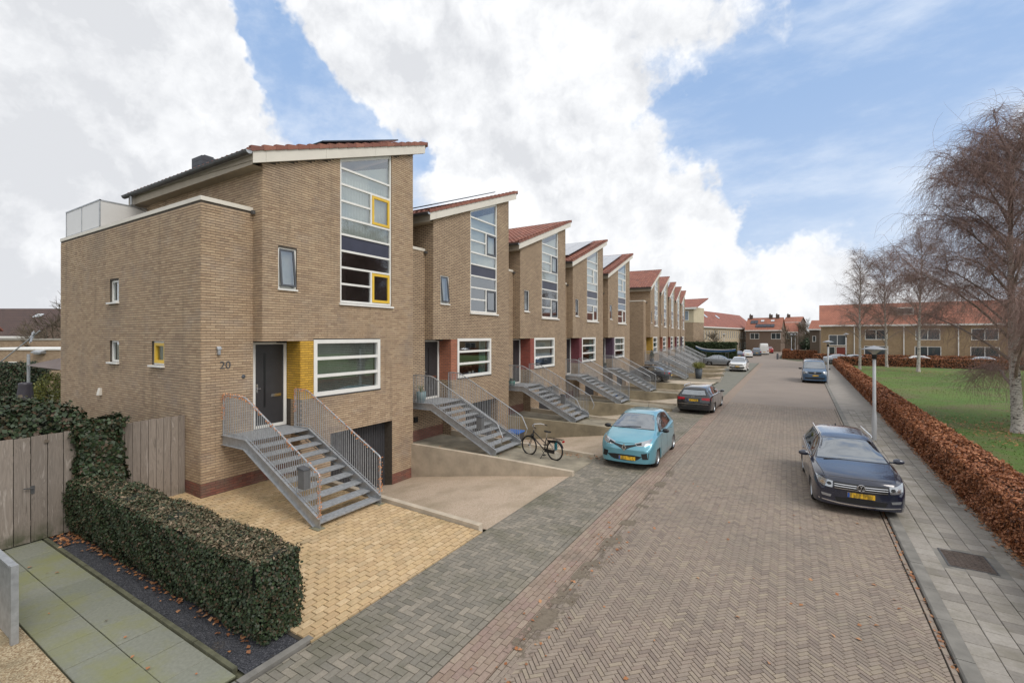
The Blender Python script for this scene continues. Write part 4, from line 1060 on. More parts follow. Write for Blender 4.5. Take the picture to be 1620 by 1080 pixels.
class Car:
    """x: 0 front .. L rear, y: + left side of the car seen from behind, z up."""
    def __init__(s, sp, name, loc, heading, label, mat, cat='car', group=None):
        s.sp = sp; L, W = sp['L'], sp['W']; s.L, s.W = L, W
        s.root = empty(name, loc, heading, label, cat, group)
        s.mat = mat
        X = sorted(set([0, .015, .04, .08, .13, .2] + list(np.arange(.27, L - .2, .055)) + [L - .2, L - .13, L - .08, L - .04, L - .015, L]))
        R0 = sp['wr'] + .045; hw = W / 2
        s.wr = sp['wr']
        def zb(x):
            z = interp(sp['sill'], x)
            for xw in (sp['xf'], sp['xf'] + sp['wb']):
                d = abs(x - xw)
                if d < R0: z = max(z, sp['wr'] + math.sqrt(max(0, R0 * R0 - d * d)) * 1.0)
            return z
        rings = []
        for x in X:
            w = hw * interp(sp['plan'], x); wr_ = interp(sp['roofw'], x); zt = interp(sp['top'], x); zl = interp(sp['belt'], x)
            zl = min(zl, zt - .012); b = zb(x); zm = min(.62 * sp.get('zs', 1), zl - .06)
            b = min(b, zm - .05)
            wr_ = min(wr_, w * .97)
            keys = [(w * .97, b), (w, b + (zm - b) * .3), (w * 1.0, zm), (w * .985, zm + (zl - zm) * .55), (w * .955, zl - .005), (w * .93, zl)]
            dz = zt - zl
            keys += [(wr_ + (w * .93 - wr_) * .12, zl + dz * .86), (wr_ * .92, zt - min(.018, dz * .08)), (wr_ * .5, zt + sp.get('crown', .012) * .7), (0, zt + sp.get('crown', .012))]
            rings.append([(x, p.x, p.y) for p in rounded([(k[0], k[1]) for k in keys], 2)])
        bf, br_ = sp.get('bf', .16), sp.get('br', .10)
        def bend(p):
            x, y, z = p; q = (abs(y) / hw)
            x += bf * q ** 3 * max(0, 1 - x / .9) ** 1.0; x -= br_ * q ** 3 * max(0, 1 - (L - x) / .8)
            return (x, y, z)
        nr = len(rings[0]); V = []; F = []
        for sgn in (1, -1):
            base = len(V)
            for r in rings:
                for p in r: V.append(bend((p[0], sgn * p[1], p[2])))
            for i in range(len(rings) - 1):
                for j in range(nr - 1):
                    q = (base + i * nr + j, base + (i + 1) * nr + j, base + (i + 1) * nr + j + 1, base + i * nr + j + 1)
                    F.append(q if sgn > 0 else q[::-1])
            for (ri, fl) in ((0, 1), (len(rings) - 1, -1)):
                b2 = len(V); m = 8
                for j in range(nr):
                    p = rings[ri][j]
                    for t in range(m + 1): V.append(bend((p[0], sgn * p[1] * t / m, p[2])))
                for j in range(nr - 1):
                    for t in range(m):
                        q = (b2 + j * (m + 1) + t, b2 + j * (m + 1) + t + 1, b2 + (j + 1) * (m + 1) + t + 1, b2 + (j + 1) * (m + 1) + t)
                        F.append(q if sgn * fl > 0 else q[::-1])
        me = mesh_from('body', V, F, mat, True)
        bm = bmesh.new(); bm.from_mesh(me); bmesh.ops.remove_doubles(bm, verts=bm.verts, dist=.0015); bmesh.ops.recalc_face_normals(bm, faces=bm.faces)
        s.bvh = BVHTree.FromBMesh(bm)
        bm.to_mesh(me); bm.free(); me.polygons.foreach_set('use_smooth', [True] * len(me.polygons))
        s.body = link('body', me, s.root)
        ub = MB(); ub.box(.25, -hw * .80, .17, L - .25, hw * .80, .62 * sp.get('zs', 1)); ub.build('underbody', M['black'], s.root)
        s.wheels(sp)
    def wheels(s, sp):
        wr, tw = sp['wr'], .20
        y0 = s.W / 2 - .03
        key = ('wheel', round(wr, 2), sp.get('rim', 10))
        if key not in HC:
            t = MB(); pr = [(wr * .66, -tw / 2), (wr * .9, -tw / 2 - .004), (wr * .97, -tw / 2 + .02), (wr, -tw / 2 + .05), (wr, tw / 2 - .05), (wr * .97, tw / 2 - .02), (wr * .9, tw / 2 + .004), (wr * .66, tw / 2)]
            t.lathe(pr, n=32, axis='y'); tm_ = mesh_from('tyre', t.v, t.f, M['black'], True)
            r = MB(); o = tw / 2
            r.lathe([(wr * .70, o - .01), (wr * .66, o), (wr * .62, o - .025), (wr * .60, o - .1)], n=32, axis='y')
            r.lathe([(.001, o - .02), (.035, o - .02), (.05, o - .035), (.06, o - .06)], n=16, axis='y')
            ns = sp.get('rim', 10)
            for i in range(ns):
                a = 2 * math.pi * i / ns; Mx = Matrix.Rotation(a, 3, 'Y')
                c = Mx @ Vector((wr * .34, 0, 0)); r.cbox((c.x, o - .035, c.z), (wr * .60, .022, .026 if ns > 6 else .055), Mx)
            rm_ = mesh_from('rim', r.v, r.f, M['alloy'])
            d = MB(); d.lathe([(.001, o - .085), (wr * .62, o - .085)], n=24, axis='y'); dm_ = mesh_from('brake_disc', d.v, d.f, M['blackg'])
            HC[key] = (tm_, rm_, dm_)
        tm_, rm_, dm_ = HC[key]
        for xw in (sp['xf'], sp['xf'] + sp['wb']):
            for sg in (1, -1):
                w = empty('wheel', (xw, sg * (y0 - tw / 2), wr), 0 if sg > 0 else math.pi, parent=s.root)
                link('tyre', tm_, w); link('rim', rm_, w); link('brake_disc', dm_, w)
    def ray(s, kind, a, b, sg=1):
        o, d = {'side': ((a, 3 * sg, b), (0, -sg, 0)), 'front': ((-3, a, b), (1, 0, 0)), 'rear': ((s.L + 3, a, b), (-1, 0, 0)), 'top': ((a, b, 5), (0, 0, -1))}[kind]
        h = s.bvh.ray_cast(Vector(o), Vector(d))
        if h[0] is None: return None
        n = h[1]
        if n.dot(Vector(d)) > 0: n = -n
        return h[0], n
    def patch(s, name, kind, A, B, mat, sg=1, off=.006, m=6, sub=4, parent=None, label=None, both=False, thick=.012):
        def dens(P):
            out = []
            for p, q in zip(P[:-1], P[1:]):
                for t in range(sub): out.append((p[0] + (q[0] - p[0]) * t / sub, p[1] + (q[1] - p[1]) * t / sub))
            out.append(P[-1]); return out
        res = []
        for g_ in ((1, -1) if both else (sg,)):
            a, b = dens(A), dens(B); rows = []
            ok = True
            for t in range(m + 1):
                row = []
                for p, q in zip(a, b):
                    u, v = p[0] + (q[0] - p[0]) * t / m, p[1] + (q[1] - p[1]) * t / m
                    if kind in ('front', 'rear'): h = s.ray(kind, u * g_, v)
                    elif kind == 'top': h = s.ray(kind, u, v * g_)
                    else: h = s.ray(kind, u, v, g_)
                    if h is None: row.append(None); ok = False; continue
                    row.append(h[0] + h[1] * off)
                rows.append(row)
            if not ok:
                for row in rows:
                    last = next((r for r in row if r is not None), None)
                    if last is None: return None
                    for i in range(len(row)):
                        if row[i] is None: row[i] = last
                        last = row[i]
            mb = MB(); mb.grid([[tuple(p) for p in r] for r in rows])
            # skirt back towards the body
            W_ = len(rows[0]); H_ = len(rows); idx = [j for j in range(W_)] + [i * W_ + W_ - 1 for i in range(1, H_)] + [(H_ - 1) * W_ + j for j in range(W_ - 2, -1, -1)] + [i * W_ for i in range(H_ - 2, 0, -1)]
            dv = {'side': Vector((0, -g_, 0)), 'front': Vector((1, 0, 0)), 'rear': Vector((-1, 0, 0)), 'top': Vector((0, 0, -1))}[kind] * thick
            b0 = len(mb.v); mb.v += [tuple(Vector(mb.v[i]) + dv) for i in idx]
            for i in range(len(idx)): j = (i + 1) % len(idx); mb.f.append((idx[i], idx[j], b0 + j, b0 + i))
            me = mesh_from(name, mb.v, mb.f, mat); 
            bm = bmesh.new(); bm.from_mesh(me); bmesh.ops.recalc_face_normals(bm, faces=bm.faces); bm.to_mesh(me); bm.free()
            o = link(name, me, parent or s.root); setp(o, label); res.append(o)
            me.polygons.foreach_set('use_smooth', [True] * len(me.polygons)); me.set_sharp_from_angle(angle=R(40))
        return res[0]
    def box(s, name, c, d, mat, parent=None, bevel=0, smooth=False, M_=None):
        return MB().cbox(c, d, M_).build(name, mat, parent or s.root, bevel=bevel)
    def mirrors(s, x, z, mat, w=.20):
        for sg in (1, -1):
            y = s.W / 2 * .93; b = MB(); n = 8
            rows = []
            for i in range(n + 1):
                t = i / n; yy = y + .06 + t * w; rr = .085 * math.sin(math.pi * min(.96, .15 + t * .8)) ** .5
                rows.append([(x + .07 * math.cos(a) * rr / .085, sg * yy, z + rr * math.sin(a) * .85) for a in np.linspace(0, 2 * math.pi, 13)])
            b.grid(rows); b.quad(*[tuple(p) for p in rows[0][:-1]]); b.quad(*[tuple(p) for p in rows[-1][:-1]])
            b.box(x - .02, sg * (y - .04), z - .05, x + .03, sg * (y + .09), z - .02)
            b.build('wing_mirror', mat, s.root, smooth=True)
    def plate(s, kind, z, y=0, w=.52):
        h = s.ray(kind, y, z); 
        x = h[0].x + (-.014 if kind == 'front' else .014); dx = -.002 if kind == 'front' else .002
        o = MB().cbox((x, y, z), (.012, w, .11)).build('number_plate', M['plate'], s.root)
        lft = -1 if kind == 'front' else 1     # blue band on the reader's left
        MB().cbox((x + dx * 3.6, y + (w / 2 - .025) * (1 if kind == 'front' else -1), z), (.002, .045, .108)).build('blue_band', M['plblue'], o)
        return o
M['plate'] = None
pm = N('yellow_plate'); p_ = pm.pos(); spm = pm.n('ShaderNodeMapping', {'Vector': p_, 'Scale': (0, 14.0, 5.0)}).outputs[0]
pm.bsdf(pm.ramp(pm.noise(spm, 1.0, 2), [(.40, (.30, .19, .02)), (.60, (.85, .50, .03))]), .5); M['plate'] = pm.m
M['plblue'] = simple('plate_blue', (.03, .10, .35), .5, .05, 3)
M['lamp'] = None
lm_ = N('headlamp_glass'); lm_.bsdf((.42, .44, .46, 1), .12, None, Metallic=.7, Coat_Weight=1.0); M['lamp'] = lm_.m
M['redlamp'] = simple('red_lamp', (.35, .01, .02), .15, .1, 3, 0, 0)
def face(n, d): return n
def glasshouse(c, ws, sides, rear, mat_w=None, div=()):
    bk_ = M['blackg']
    def rim(xb, xt, wb_, wt_, nm, s_):
        A = [(xb - .035 * s_ + .05 * s_ * t * t, t * (wb_ + .035)) for t in np.linspace(-1, 1, 9)]; B = [(xt + .03 * s_ + .03 * s_ * t * t, t * (wt_ + .03)) for t in np.linspace(-1, 1, 9)]
        c.patch(nm, 'top', A, B, bk_, m=8, sub=2, off=.0025, thick=.004)
    rim(*ws, 'windscreen_seal', 1)
    if rear: rim(*rear, 'rear_window_seal', -1)
    for (a, b) in sides:
        cx_ = sum(p[0] for p in a + b) / len(a + b); cz_ = sum(p[1] for p in a + b) / len(a + b)
        gr = lambda P: [(p[0] + (.022 if p[0] > cx_ else -.022), p[1] + (.022 if p[1] > cz_ else -.022)) for p in P]
        c.patch('window_seal', 'side', gr(a), gr(b), bk_, both=True, m=5, off=.0025, thick=.004)
    """ws: (x_bottom, x_top, halfwidth_bottom, halfwidth_top); sides: list of (A,B) polylines in (x,z)"""
    xb, xt, wb_, wt_ = ws
    A = [(xb + .05 * (abs(t) ** 2) * 1.0, t * wb_) for t in np.linspace(-1, 1, 9)]; B = [(xt + .03 * abs(t) ** 2, t * wt_) for t in np.linspace(-1, 1, 9)]
    c.patch('windscreen', 'top', A, B, mat_w or M['carglass'], m=8, sub=2)
    for (a, b) in sides:
        c.patch('side_window', 'side', a, b, M['carglass'], both=True, m=5)
    if rear:
        xb, xt, wb_, wt_ = rear
        A = [(xb - .05 * t * t, t * wb_) for t in np.linspace(-1, 1, 9)]; B = [(xt - .02 * t * t, t * wt_) for t in np.linspace(-1, 1, 9)]
        c.patch('rear_window', 'top', A, B, M['carglass'], m=6, sub=2)
def seams(c, lines, mat=None):
    for (x, z0, z1) in lines:
        c.patch('door_seam', 'side', [(x, z0), (x, z1)], [(x + .012, z0), (x + .012, z1)], M['black'], both=True, m=1, sub=8, off=.0015, thick=.004)
LOWD = 1 + 0
def S(**k): return k
def loc_front(x, y, z, hd):   # position of the front centre
    return (x, y, z)
# heading: local +x (front->rear) rotated by hd
# --- light blue electric hatchback facing the camera
M['ltblue'] = paint('light_blue_car_paint', (.14, .37, .46), .28, .35)
zo = S(L=4.08, W=1.79, wr=.315, xf=.82, wb=2.59, rim=12,
       top=[(0, .62), (.05, .74), (.16, .84), (.45, .95), (.9, 1.06), (1.05, 1.10), (1.45, 1.33), (1.8, 1.50), (2.3, 1.56), (3.0, 1.54), (3.45, 1.46), (3.75, 1.22), (3.95, 1.05), (4.04, .85), (4.08, .60)],
       belt=[(0, .60), (.3, .84), (.9, .95), (1.6, .97), (2.6, 1.00), (3.4, 1.06), (4.08, 1.0)],
       plan=[(0, .80), (.12, .90), (.4, .975), (.9, 1.0), (3.2, 1.0), (3.7, .96), (3.95, .90), (4.08, .82)],
       roofw=[(0, .60), (.5, .70), (1.0, .74), (1.8, .56), (2.6, .56), (3.4, .54), (3.8, .62), (4.08, .6)],
       sill=[(0, .22), (.3, .19), (1, .18), (3, .18), (4.08, .26)], bf=.26, br=.18)
def front_axle(x, y, hd, xf):
    return (x - math.cos(hd) * xf, y - math.sin(hd) * xf, 0.0)
hd = R(90 + 1)
c = Car(zo, 'parked_car', front_axle(-4.42, 15.0, hd, .82), hd, 'light blue electric hatchback parked facing the camera on the grey strip', M['ltblue'])
glasshouse(c, (1.06, 1.74, .70, .56), [([(1.28, 1.04), (1.6, 1.05), (2.10, 1.06)], [(1.42, 1.14), (1.75, 1.36), (2.10, 1.46)]), ([(2.16, 1.06), (2.6, 1.08), (3.12, 1.14)], [(2.16, 1.46), (2.6, 1.47), (3.0, 1.40)])], (3.80, 3.50, .58, .50))
bd = [(-.36, .80), (-.20, .74), (0, .66), (.20, .74), (.36, .80)]
c.patch('grille_band', 'front', [(-.40, .80), (-.2, .77), (0, .74), (.2, .77), (.40, .80)], [(-.40, .765), (-.2, .70), (0, .60), (.2, .70), (.40, .765)], M['blackg'], m=3, sub=3)
for sg in (1, -1):
    h = c.patch('headlight', 'front', [(.30 * sg, .815), (.52 * sg, .87), (.76 * sg, .93)], [(.38 * sg, .745), (.58 * sg, .75), (.74 * sg, .80)], M['lamp'], m=3, sub=4)
    c.patch('lamp_surround', 'front', [(.34 * sg, .80), (.5 * sg, .84)], [(.40 * sg, .765), (.52 * sg, .78)], M['blackg'], m=2, sub=3, off=.012, parent=h)
    c.patch('fog_lamp_recess', 'front', [(.52 * sg, .53), (.74 * sg, .56)], [(.56 * sg, .36), (.72 * sg, .36)], M['black'], m=3, sub=3)
c.patch('lower_grille', 'front', [(-.55, .44), (-.3, .47), (0, .47), (.3, .47), (.55, .44)], [(-.42, .34), (-.3, .30), (0, .29), (.3, .30), (.42, .34)], M['black'], m=3, sub=3)
dmd = MB(); hx_ = c.ray('front', 0, .69)[0].x - .03
O_ = [(0, .81), (.075, .69), (0, .57), (-.075, .69)]; I_ = [(0, .755), (.038, .69), (0, .625), (-.038, .69)]
for i in range(4):
    j = (i + 1) % 4; dmd.prism([(hx_, *O_[i]), (hx_, *O_[j]), (hx_, *I_[j]), (hx_, *I_[i])], (.02, 0, 0))
dmd.build('badge', M['chrome'], c.root)
c.plate('front', .37, -.10)
c.mirrors(1.42, 1.06, M['blackg'])
seams(c, [(1.22, .30, .98), (2.13, .30, 1.04)])
for xx in (1.95, 2.9): c.patch('door_handle', 'side', [(xx, .93), (xx + .16, .94)], [(xx, .90), (xx + .16, .91)], M['ltblue'], both=True, m=1, off=.02)
c.patch('bonnet_seam', 'top', [(.25, -.60), (.12, -.3), (.09, 0), (.12, .3), (.25, .60)], [(.26, -.60), (.13, -.3), (.10, 0), (.13, .3), (.26, .60)], M['black'], m=1, sub=4, off=.002, thick=.004)
w = MB(); w.tube([(1.02, .5, 1.115), (1.10, .1, 1.16), (1.14, -.25, 1.17)], .009, 4); w.build('wiper', M['black'], c.root)
MB().tube([(3.2, 0, 1.53), (3.32, 0, 1.72)], .005, 4).build('aerial', M['black'], c.root)

# --- dark blue estate car on the right, half on the pavement
M['navy'] = paint('dark_blue_car_paint', (.012, .016, .035), .2)
vw = S(L=4.77, W=1.84, wr=.325, xf=.90, wb=2.71, rim=10,
       top=[(0, .62), (.03, .74), (.10, .82), (.35, .89), (.9, .965), (1.28, 1.01), (1.7, 1.22), (2.15, 1.41), (2.6, 1.465), (3.4, 1.47), (4.1, 1.43), (4.4, 1.30), (4.62, 1.05), (4.72, .85), (4.77, .62)],
       belt=[(0, .56), (.3, .78), (.9, .89), (1.5, .93), (2.6, .95), (4.0, .99), (4.77, .98)],
       plan=[(0, .84), (.12, .92), (.4, .98), (.9, 1.0), (3.8, 1.0), (4.4, .96), (4.65, .91), (4.77, .85)],
       roofw=[(0, .62), (.5, .74), (1.25, .77), (2.1, .56), (3, .57), (4.2, .55), (4.6, .66), (4.77, .62)],
       sill=[(0, .21), (.3, .18), (1, .19), (3.6, .19), (4.77, .27)], bf=.19, br=.12)
hd = R(90 + 2.5)
c = Car(vw, 'parked_car', front_axle(1.43, 14.15, hd, .90), hd, 'dark blue estate car with roof rails, parked half on the right pavement', M['navy'])
glasshouse(c, (1.27, 2.10, .74, .57), [([(1.55, 1.0), (2.0, 1.0), (2.42, 1.01)], [(1.75, 1.11), (2.15, 1.30), (2.42, 1.37)]), ([(2.48, 1.01), (3.0, 1.02), (3.35, 1.03)], [(2.48, 1.375), (3.0, 1.39), (3.35, 1.385)]), ([(3.42, 1.03), (3.8, 1.05), (4.2, 1.09)], [(3.42, 1.38), (3.8, 1.37), (4.1, 1.31)])], (4.66, 4.42, .60, .52))
for i in range(3):
    z_ = .595 + i * .046
    c.patch('grille_slat', 'front', [(-.50, z_ + .018), (0, z_ + .012), (.50, z_ + .018)], [(-.50, z_ + .006), (0, z_), (.50, z_ + .006)], M['chrome'], m=1, sub=6, off=.016)
c.patch('grille', 'front', [(-.52, .745), (0, .735), (.52, .745)], [(-.50, .575), (0, .57), (.50, .575)], M['blackg'], m=4, sub=6, off=.005)
for sg in (1, -1):
    h = c.patch('headlight', 'front', [(.53 * sg, .745), (.70 * sg, .765), (.84 * sg, .80)], [(.54 * sg, .60), (.70 * sg, .61), (.80 * sg, .65)], M['lamp'], m=4, sub=4)
    [c.patch('lens', 'front', [(q * sg + .045 * math.cos(a), .683 + .035 * math.sin(a)) for a in np.linspace(math.pi, 0, 7)], [(q * sg + .045 * math.cos(a), .683 - .035 * math.sin(a)) for a in np.linspace(math.pi, 0, 7)], M['chrome'] if q > .65 else M['blackg'], m=2, sub=1, off=.012, parent=h) for q in (.60, .72)]
    c.patch('fog_lamp', 'front', [(.56 * sg, .43), (.76 * sg, .45)], [(.58 * sg, .375), (.74 * sg, .39)], M['lamp'], m=2, sub=3)
c.patch('lower_grille', 'front', [(-.50, .40), (0, .41), (.50, .40)], [(-.46, .30), (0, .29), (.46, .30)], M['black'], m=2, sub=5)
c.patch('chrome_strip', 'front', [(-.80, .31), (-.4, .275), (0, .265), (.4, .275), (.80, .31)], [(-.80, .29), (-.4, .25), (0, .24), (.4, .25), (.80, .29)], M['chrome'], m=1, sub=5, off=.012)
c.plate('front', .49, 0)
bx_ = c.ray('front', 0, .67)[0].x - .05
MB().lathe([(.001, -.004), (.078, -.004), (.078, .03), (.001, .03)], c=(bx_ + .006, 0, .675), n=24, axis='x').build('badge_plate', M['blackg'], c.root)
bd_ = MB(); bd_.torus((bx_, 0, .675), .074, .0085, 'x', 24, 6)
def strokes(mb, x, P, t=.007):
    for a, b in zip(P[:-1], P[1:]): mb.tube([(x, a[0], a[1]), (x, b[0], b[1])], t, 5)
strokes(bd_, bx_, [(-.028, .742), (0, .686), (.028, .742)]); strokes(bd_, bx_, [(-.060, .712), (-.028, .612), (0, .672), (.028, .612), (.060, .712)])
bd_.build('badge', M['chrome'], c.root)
c.mirrors(1.62, 1.02, M['navy'], .21)
seams(c, [(1.42, .32, .93), (2.45, .32, .98), (3.40, .40, 1.0)])
for sg in (1, -1):
    MB().tube([(2.3, sg * .60, 1.44), (2.4, sg * .60, 1.485), (3.9, sg * .60, 1.485), (4.1, sg * .59, 1.43)], .016, 6).build('roof_rail', M['chrome'], c.root)
    c.patch('window_trim', 'side', [(1.60, .985), (2.6, .992), (4.2, 1.065)], [(1.60, .97), (2.6, .975), (4.2, 1.045)], M['chrome'], sg=sg, m=1, sub=8, off=.008)
for xx in (2.2, 3.15): c.patch('door_handle', 'side', [(xx, .85), (xx + .18, .86)], [(xx, .82), (xx + .18, .83)], M['navy'], both=True, m=1, off=.02)
c.patch('bonnet_seam', 'top', [(.20, -.66), (.13, -.3), (.12, 0), (.13, .3), (.20, .66)], [(.21, -.66), (.14, -.3), (.13, 0), (.14, .3), (.21, .66)], M['black'], m=1, sub=4, off=.002, thick=.004)
for sg in (1, -1):
    c.patch('bonnet_seam', 'top', [(.22, .67 * sg), (.7, .74 * sg), (1.22, .80 * sg)], [(.22, .68 * sg), (.7, .75 * sg), (1.22, .81 * sg)], M['black'], m=1, sub=5, off=.002, thick=.004)
MB().tube([(1.20, .6, 1.005), (1.30, .15, 1.03), (1.33, -.5, 1.02)], .009, 4).build('wiper', M['black'], c.root)
fin = MB(); fin.prism([(4.0, -.01, 1.44), (4.2, -.01, 1.42), (4.16, -.01, 1.49)], (0, .02, 0)); fin.build('aerial', M['black'], c.root)

# --- dark estate seen from behind
M['blackcar'] = paint('blue_black_car_paint', (.008, .010, .014), .15)
au = dict(vw); au.update(L=4.93, W=1.87, wr=.34, xf=.92, wb=2.91, rim=5)
au['top'] = [(0, .58), (.04, .70), (.14, .77), (.5, .86), (1.0, .93), (1.38, .97), (1.85, 1.20), (2.3, 1.37), (2.8, 1.43), (3.6, 1.44), (4.3, 1.40), (4.52, 1.28), (4.76, 1.02), (4.88, .88), (4.93, .62)]
au['belt'] = [(0, .56), (.3, .77), (.9, .87), (1.6, .92), (2.8, .95), (4.2, .99), (4.93, .96)]
au['plan'] = [(0, .84), (.12, .92), (.4, .98), (.9, 1.0), (4.0, 1.0), (4.5, .97), (4.8, .93), (4.93, .87)]
au['roofw'] = [(0, .62), (.5, .74), (1.35, .77), (2.3, .56), (3.2, .57), (4.35, .55), (4.75, .70), (4.93, .66)]
au['sill'] = [(0, .21), (.3, .18), (1, .19), (3.8, .19), (4.93, .25)]
hd = R(-90 - 1)
ro_ = (-4.30, 27.1)
c = Car(au, 'parked_car', (ro_[0] - math.cos(hd) * (au['xf'] + au['wb']), ro_[1] - math.sin(hd) * (au['xf'] + au['wb']), 0), hd, 'blue-black estate car seen from behind, parked beyond the light blue hatchback', M['blackcar'])
def rear_details(c, zl=.80, zp=.66, red=((.42, .90, .74, .86),), plate_z=.72, badge=True):
    pass
glasshouse(c, (1.38, 2.24, .74, .57), [([(1.65, .98), (2.1, .99), (2.55, 1.0)], [(1.85, 1.08), (2.3, 1.27), (2.55, 1.33)]), ([(2.61, 1.0), (3.1, 1.01), (3.5, 1.02)], [(2.61, 1.335), (3.1, 1.35), (3.5, 1.345)]), ([(3.57, 1.02), (3.95, 1.04), (4.3, 1.08)], [(3.57, 1.34), (3.95, 1.33), (4.22, 1.27)])], (4.78, 4.54, .62, .52))
c.patch('spoiler', 'top', [(4.50, -.56), (4.54, -.3), (4.55, 0), (4.54, .3), (4.50, .56)], [(4.40, -.55), (4.44, -.3), (4.45, 0), (4.44, .3), (4.40, .55)], M['blackcar'], m=2, sub=3, off=.03)
for sg in (1, -1):
    c.patch('tail_light', 'rear', [(.42 * sg, .88), (.62 * sg, .89), (.86 * sg, .90)], [(.44 * sg, .78), (.62 * sg, .77), (.88 * sg, .75)], M['redlamp'], m=3, sub=4)
    MB().tube([(2.4, sg * .60, 1.41), (2.5, sg * .60, 1.455), (4.1, sg * .60, 1.455), (4.25, sg * .59, 1.40)], .016, 6).build('roof_rail', M['chrome'], c.root)
c.patch('number_plate_recess', 'rear', [(-.36, .84), (.36, .84)], [(-.33, .66), (.33, .66)], M['blackg'], m=2, sub=5, off=.004)
c.plate('rear', .76, 0)
c.patch('chrome_strip', 'rear', [(-.76, .565), (0, .57), (.76, .565)], [(-.76, .55), (0, .555), (.76, .55)], M['chrome'], m=1, sub=8, off=.012)
c.patch('rear_diffuser', 'rear', [(-.78, .40), (0, .41), (.78, .40)], [(-.74, .28), (0, .27), (.74, .28)], M['black'], m=2, sub=6)
rb = MB(); bx_ = c.ray('rear', 0, .93)[0].x + .01
for i in range(4): rb.torus((bx_, -.066 + i * .044, .925), .026, .0045, 'x', 18, 5)
rb.build('badge', M['chrome'], c.root)
MB().tube([(4.74, .1, 1.05), (4.70, -.3, 1.09)], .01, 4).build('wiper', M['black'], c.root)
c.mirrors(1.75, 1.0, M['blackcar'], .21); seams(c, [(1.55, .32, .92), (2.58, .32, .98), (3.53, .40, 1.0)])
# --- white SUV facing the camera
M['whitecar'] = paint('white_car_paint', (.74, .74, .72), .25)
ti = dict(vw); ti.update(L=4.5, W=1.86, wr=.355, xf=.90, wb=2.68, rim=5, zs=1.1)
ti['top'] = [(0, .70), (.04, .86), (.14, .96), (.4, 1.04), (.9, 1.10), (1.2, 1.13), (1.6, 1.38), (2.0, 1.58), (2.5, 1.66), (3.3, 1.66), (3.9, 1.60), (4.2, 1.40), (4.4, 1.10), (4.46, .9), (4.5, .68)]
ti['belt'] = [(0, .68), (.3, .93), (.9, 1.02), (1.5, 1.06), (2.6, 1.09), (3.8, 1.13), (4.5, 1.08)]
ti['plan'] = [(0, .86), (.12, .93), (.4, .985), (.9, 1.0), (3.6, 1.0), (4.1, .97), (4.4, .92), (4.5, .86)]
ti['roofw'] = [(0, .64), (.5, .76), (1.2, .79), (1.95, .60), (3, .60), (3.9, .58), (4.3, .68), (4.5, .64)]
ti['sill'] = [(0, .26), (.3, .24), (1, .24), (3.5, .24), (4.5, .30)]
hd = R(90 - 1)
c = Car(ti, 'parked_car', front_axle(-4.98, 60.2, hd, .9), hd, 'white SUV parked facing the camera on the far end of the grey strip', M['whitecar'])
glasshouse(c, (1.21, 1.95, .76, .60), [([(1.5, 1.14), (1.9, 1.14), (2.3, 1.15)], [(1.68, 1.26), (2.0, 1.46), (2.3, 1.55)]), ([(2.36, 1.15), (2.9, 1.16), (3.7, 1.2)], [(2.36, 1.555), (2.9, 1.57), (3.6, 1.52)])], (4.30, 4.05, .60, .54))
c.patch('grille', 'front', [(-.80, .86), (0, .84), (.80, .86)], [(-.72, .77), (0, .74), (.72, .77)], M['blackg'], m=3, sub=6)
c.patch('lower_grille', 'front', [(-.84, .60), (-.45, .56), (0, .56), (.45, .56), (.84, .60)], [(-.74, .40), (-.45, .40), (0, .42), (.45, .40), (.74, .40)], M['black'], m=3, sub=4)
c.patch('skid_plate', 'front', [(-.6, .34), (0, .40), (.6, .34)], [(-.6, .28), (0, .30), (.6, .28)], M['black'], m=2, sub=4)
for sg in (1, -1): c.patch('headlight', 'front', [(.56 * sg, .86), (.84 * sg, .90)], [(.56 * sg, .78), (.82 * sg, .80)], M['lamp'], m=2, sub=5, off=.012)
b = MB(); bx_ = c.ray('front', 0, .82)[0].x - .02; b.torus((bx_, 0, .82), .06, .012, 'x', 18, 5); strokes(b, bx_, [(-.045, .85), (-.02, .78), (0, .82), (.02, .78), (.045, .85)], .009); b.build('badge', M['chrome'], c.root)
c.plate('front', .63, 0); c.mirrors(1.58, 1.15, M['blackg'], .2); seams(c, [(1.35, .4, 1.05), (2.33, .4, 1.1)])
# --- blue van
M['vanblue'] = paint('steel_blue_van_paint', (.045, .10, .18), .3)
va = S(L=5.0, W=1.95, wr=.335, xf=.93, wb=3.1, rim=6, zs=1.15,
       top=[(0, .72), (.03, .95), (.1, 1.05), (.45, 1.16), (.75, 1.24), (1.15, 1.60), (1.5, 1.88), (1.9, 1.95), (3.5, 1.97), (4.7, 1.95), (4.92, 1.86), (4.97, 1.3), (5.0, .8)],
       belt=[(0, .70), (.3, 1.0), (.9, 1.12), (1.5, 1.16), (3, 1.16), (5.0, 1.16)],
       plan=[(0, .86), (.12, .94), (.4, .985), (.9, 1.0), (4.5, 1.0), (4.9, .97), (5.0, .93)],
       roofw=[(0, .70), (.5, .82), (.9, .84), (1.5, .76), (3, .78), (4.8, .76), (5.0, .76)],
       sill=[(0, .24), (.3, .22), (1, .22), (4, .22), (5, .28)], bf=.2, br=.05)
hd = R(90)
c = Car(va, 'parked_van', front_axle(2.12, 49.3, hd, .93), hd, 'steel blue van parked facing the camera beside the second lamp post', M['vanblue'], 'van')
glasshouse(c, (.78, 1.42, .80, .74), [([(1.05, 1.20), (1.5, 1.2), (2.0, 1.2)], [(1.35, 1.48), (1.6, 1.66), (2.0, 1.68)])], None)
c.patch('grille', 'front', [(-.52, .98), (0, .97), (.52, .98)], [(-.42, .84), (0, .80), (.42, .84)], M['black'], m=4, sub=6)
c.patch('lower_grille', 'front', [(-.75, .50), (0, .52), (.75, .50)], [(-.7, .38), (0, .36), (.7, .38)], M['black'], m=3, sub=6)
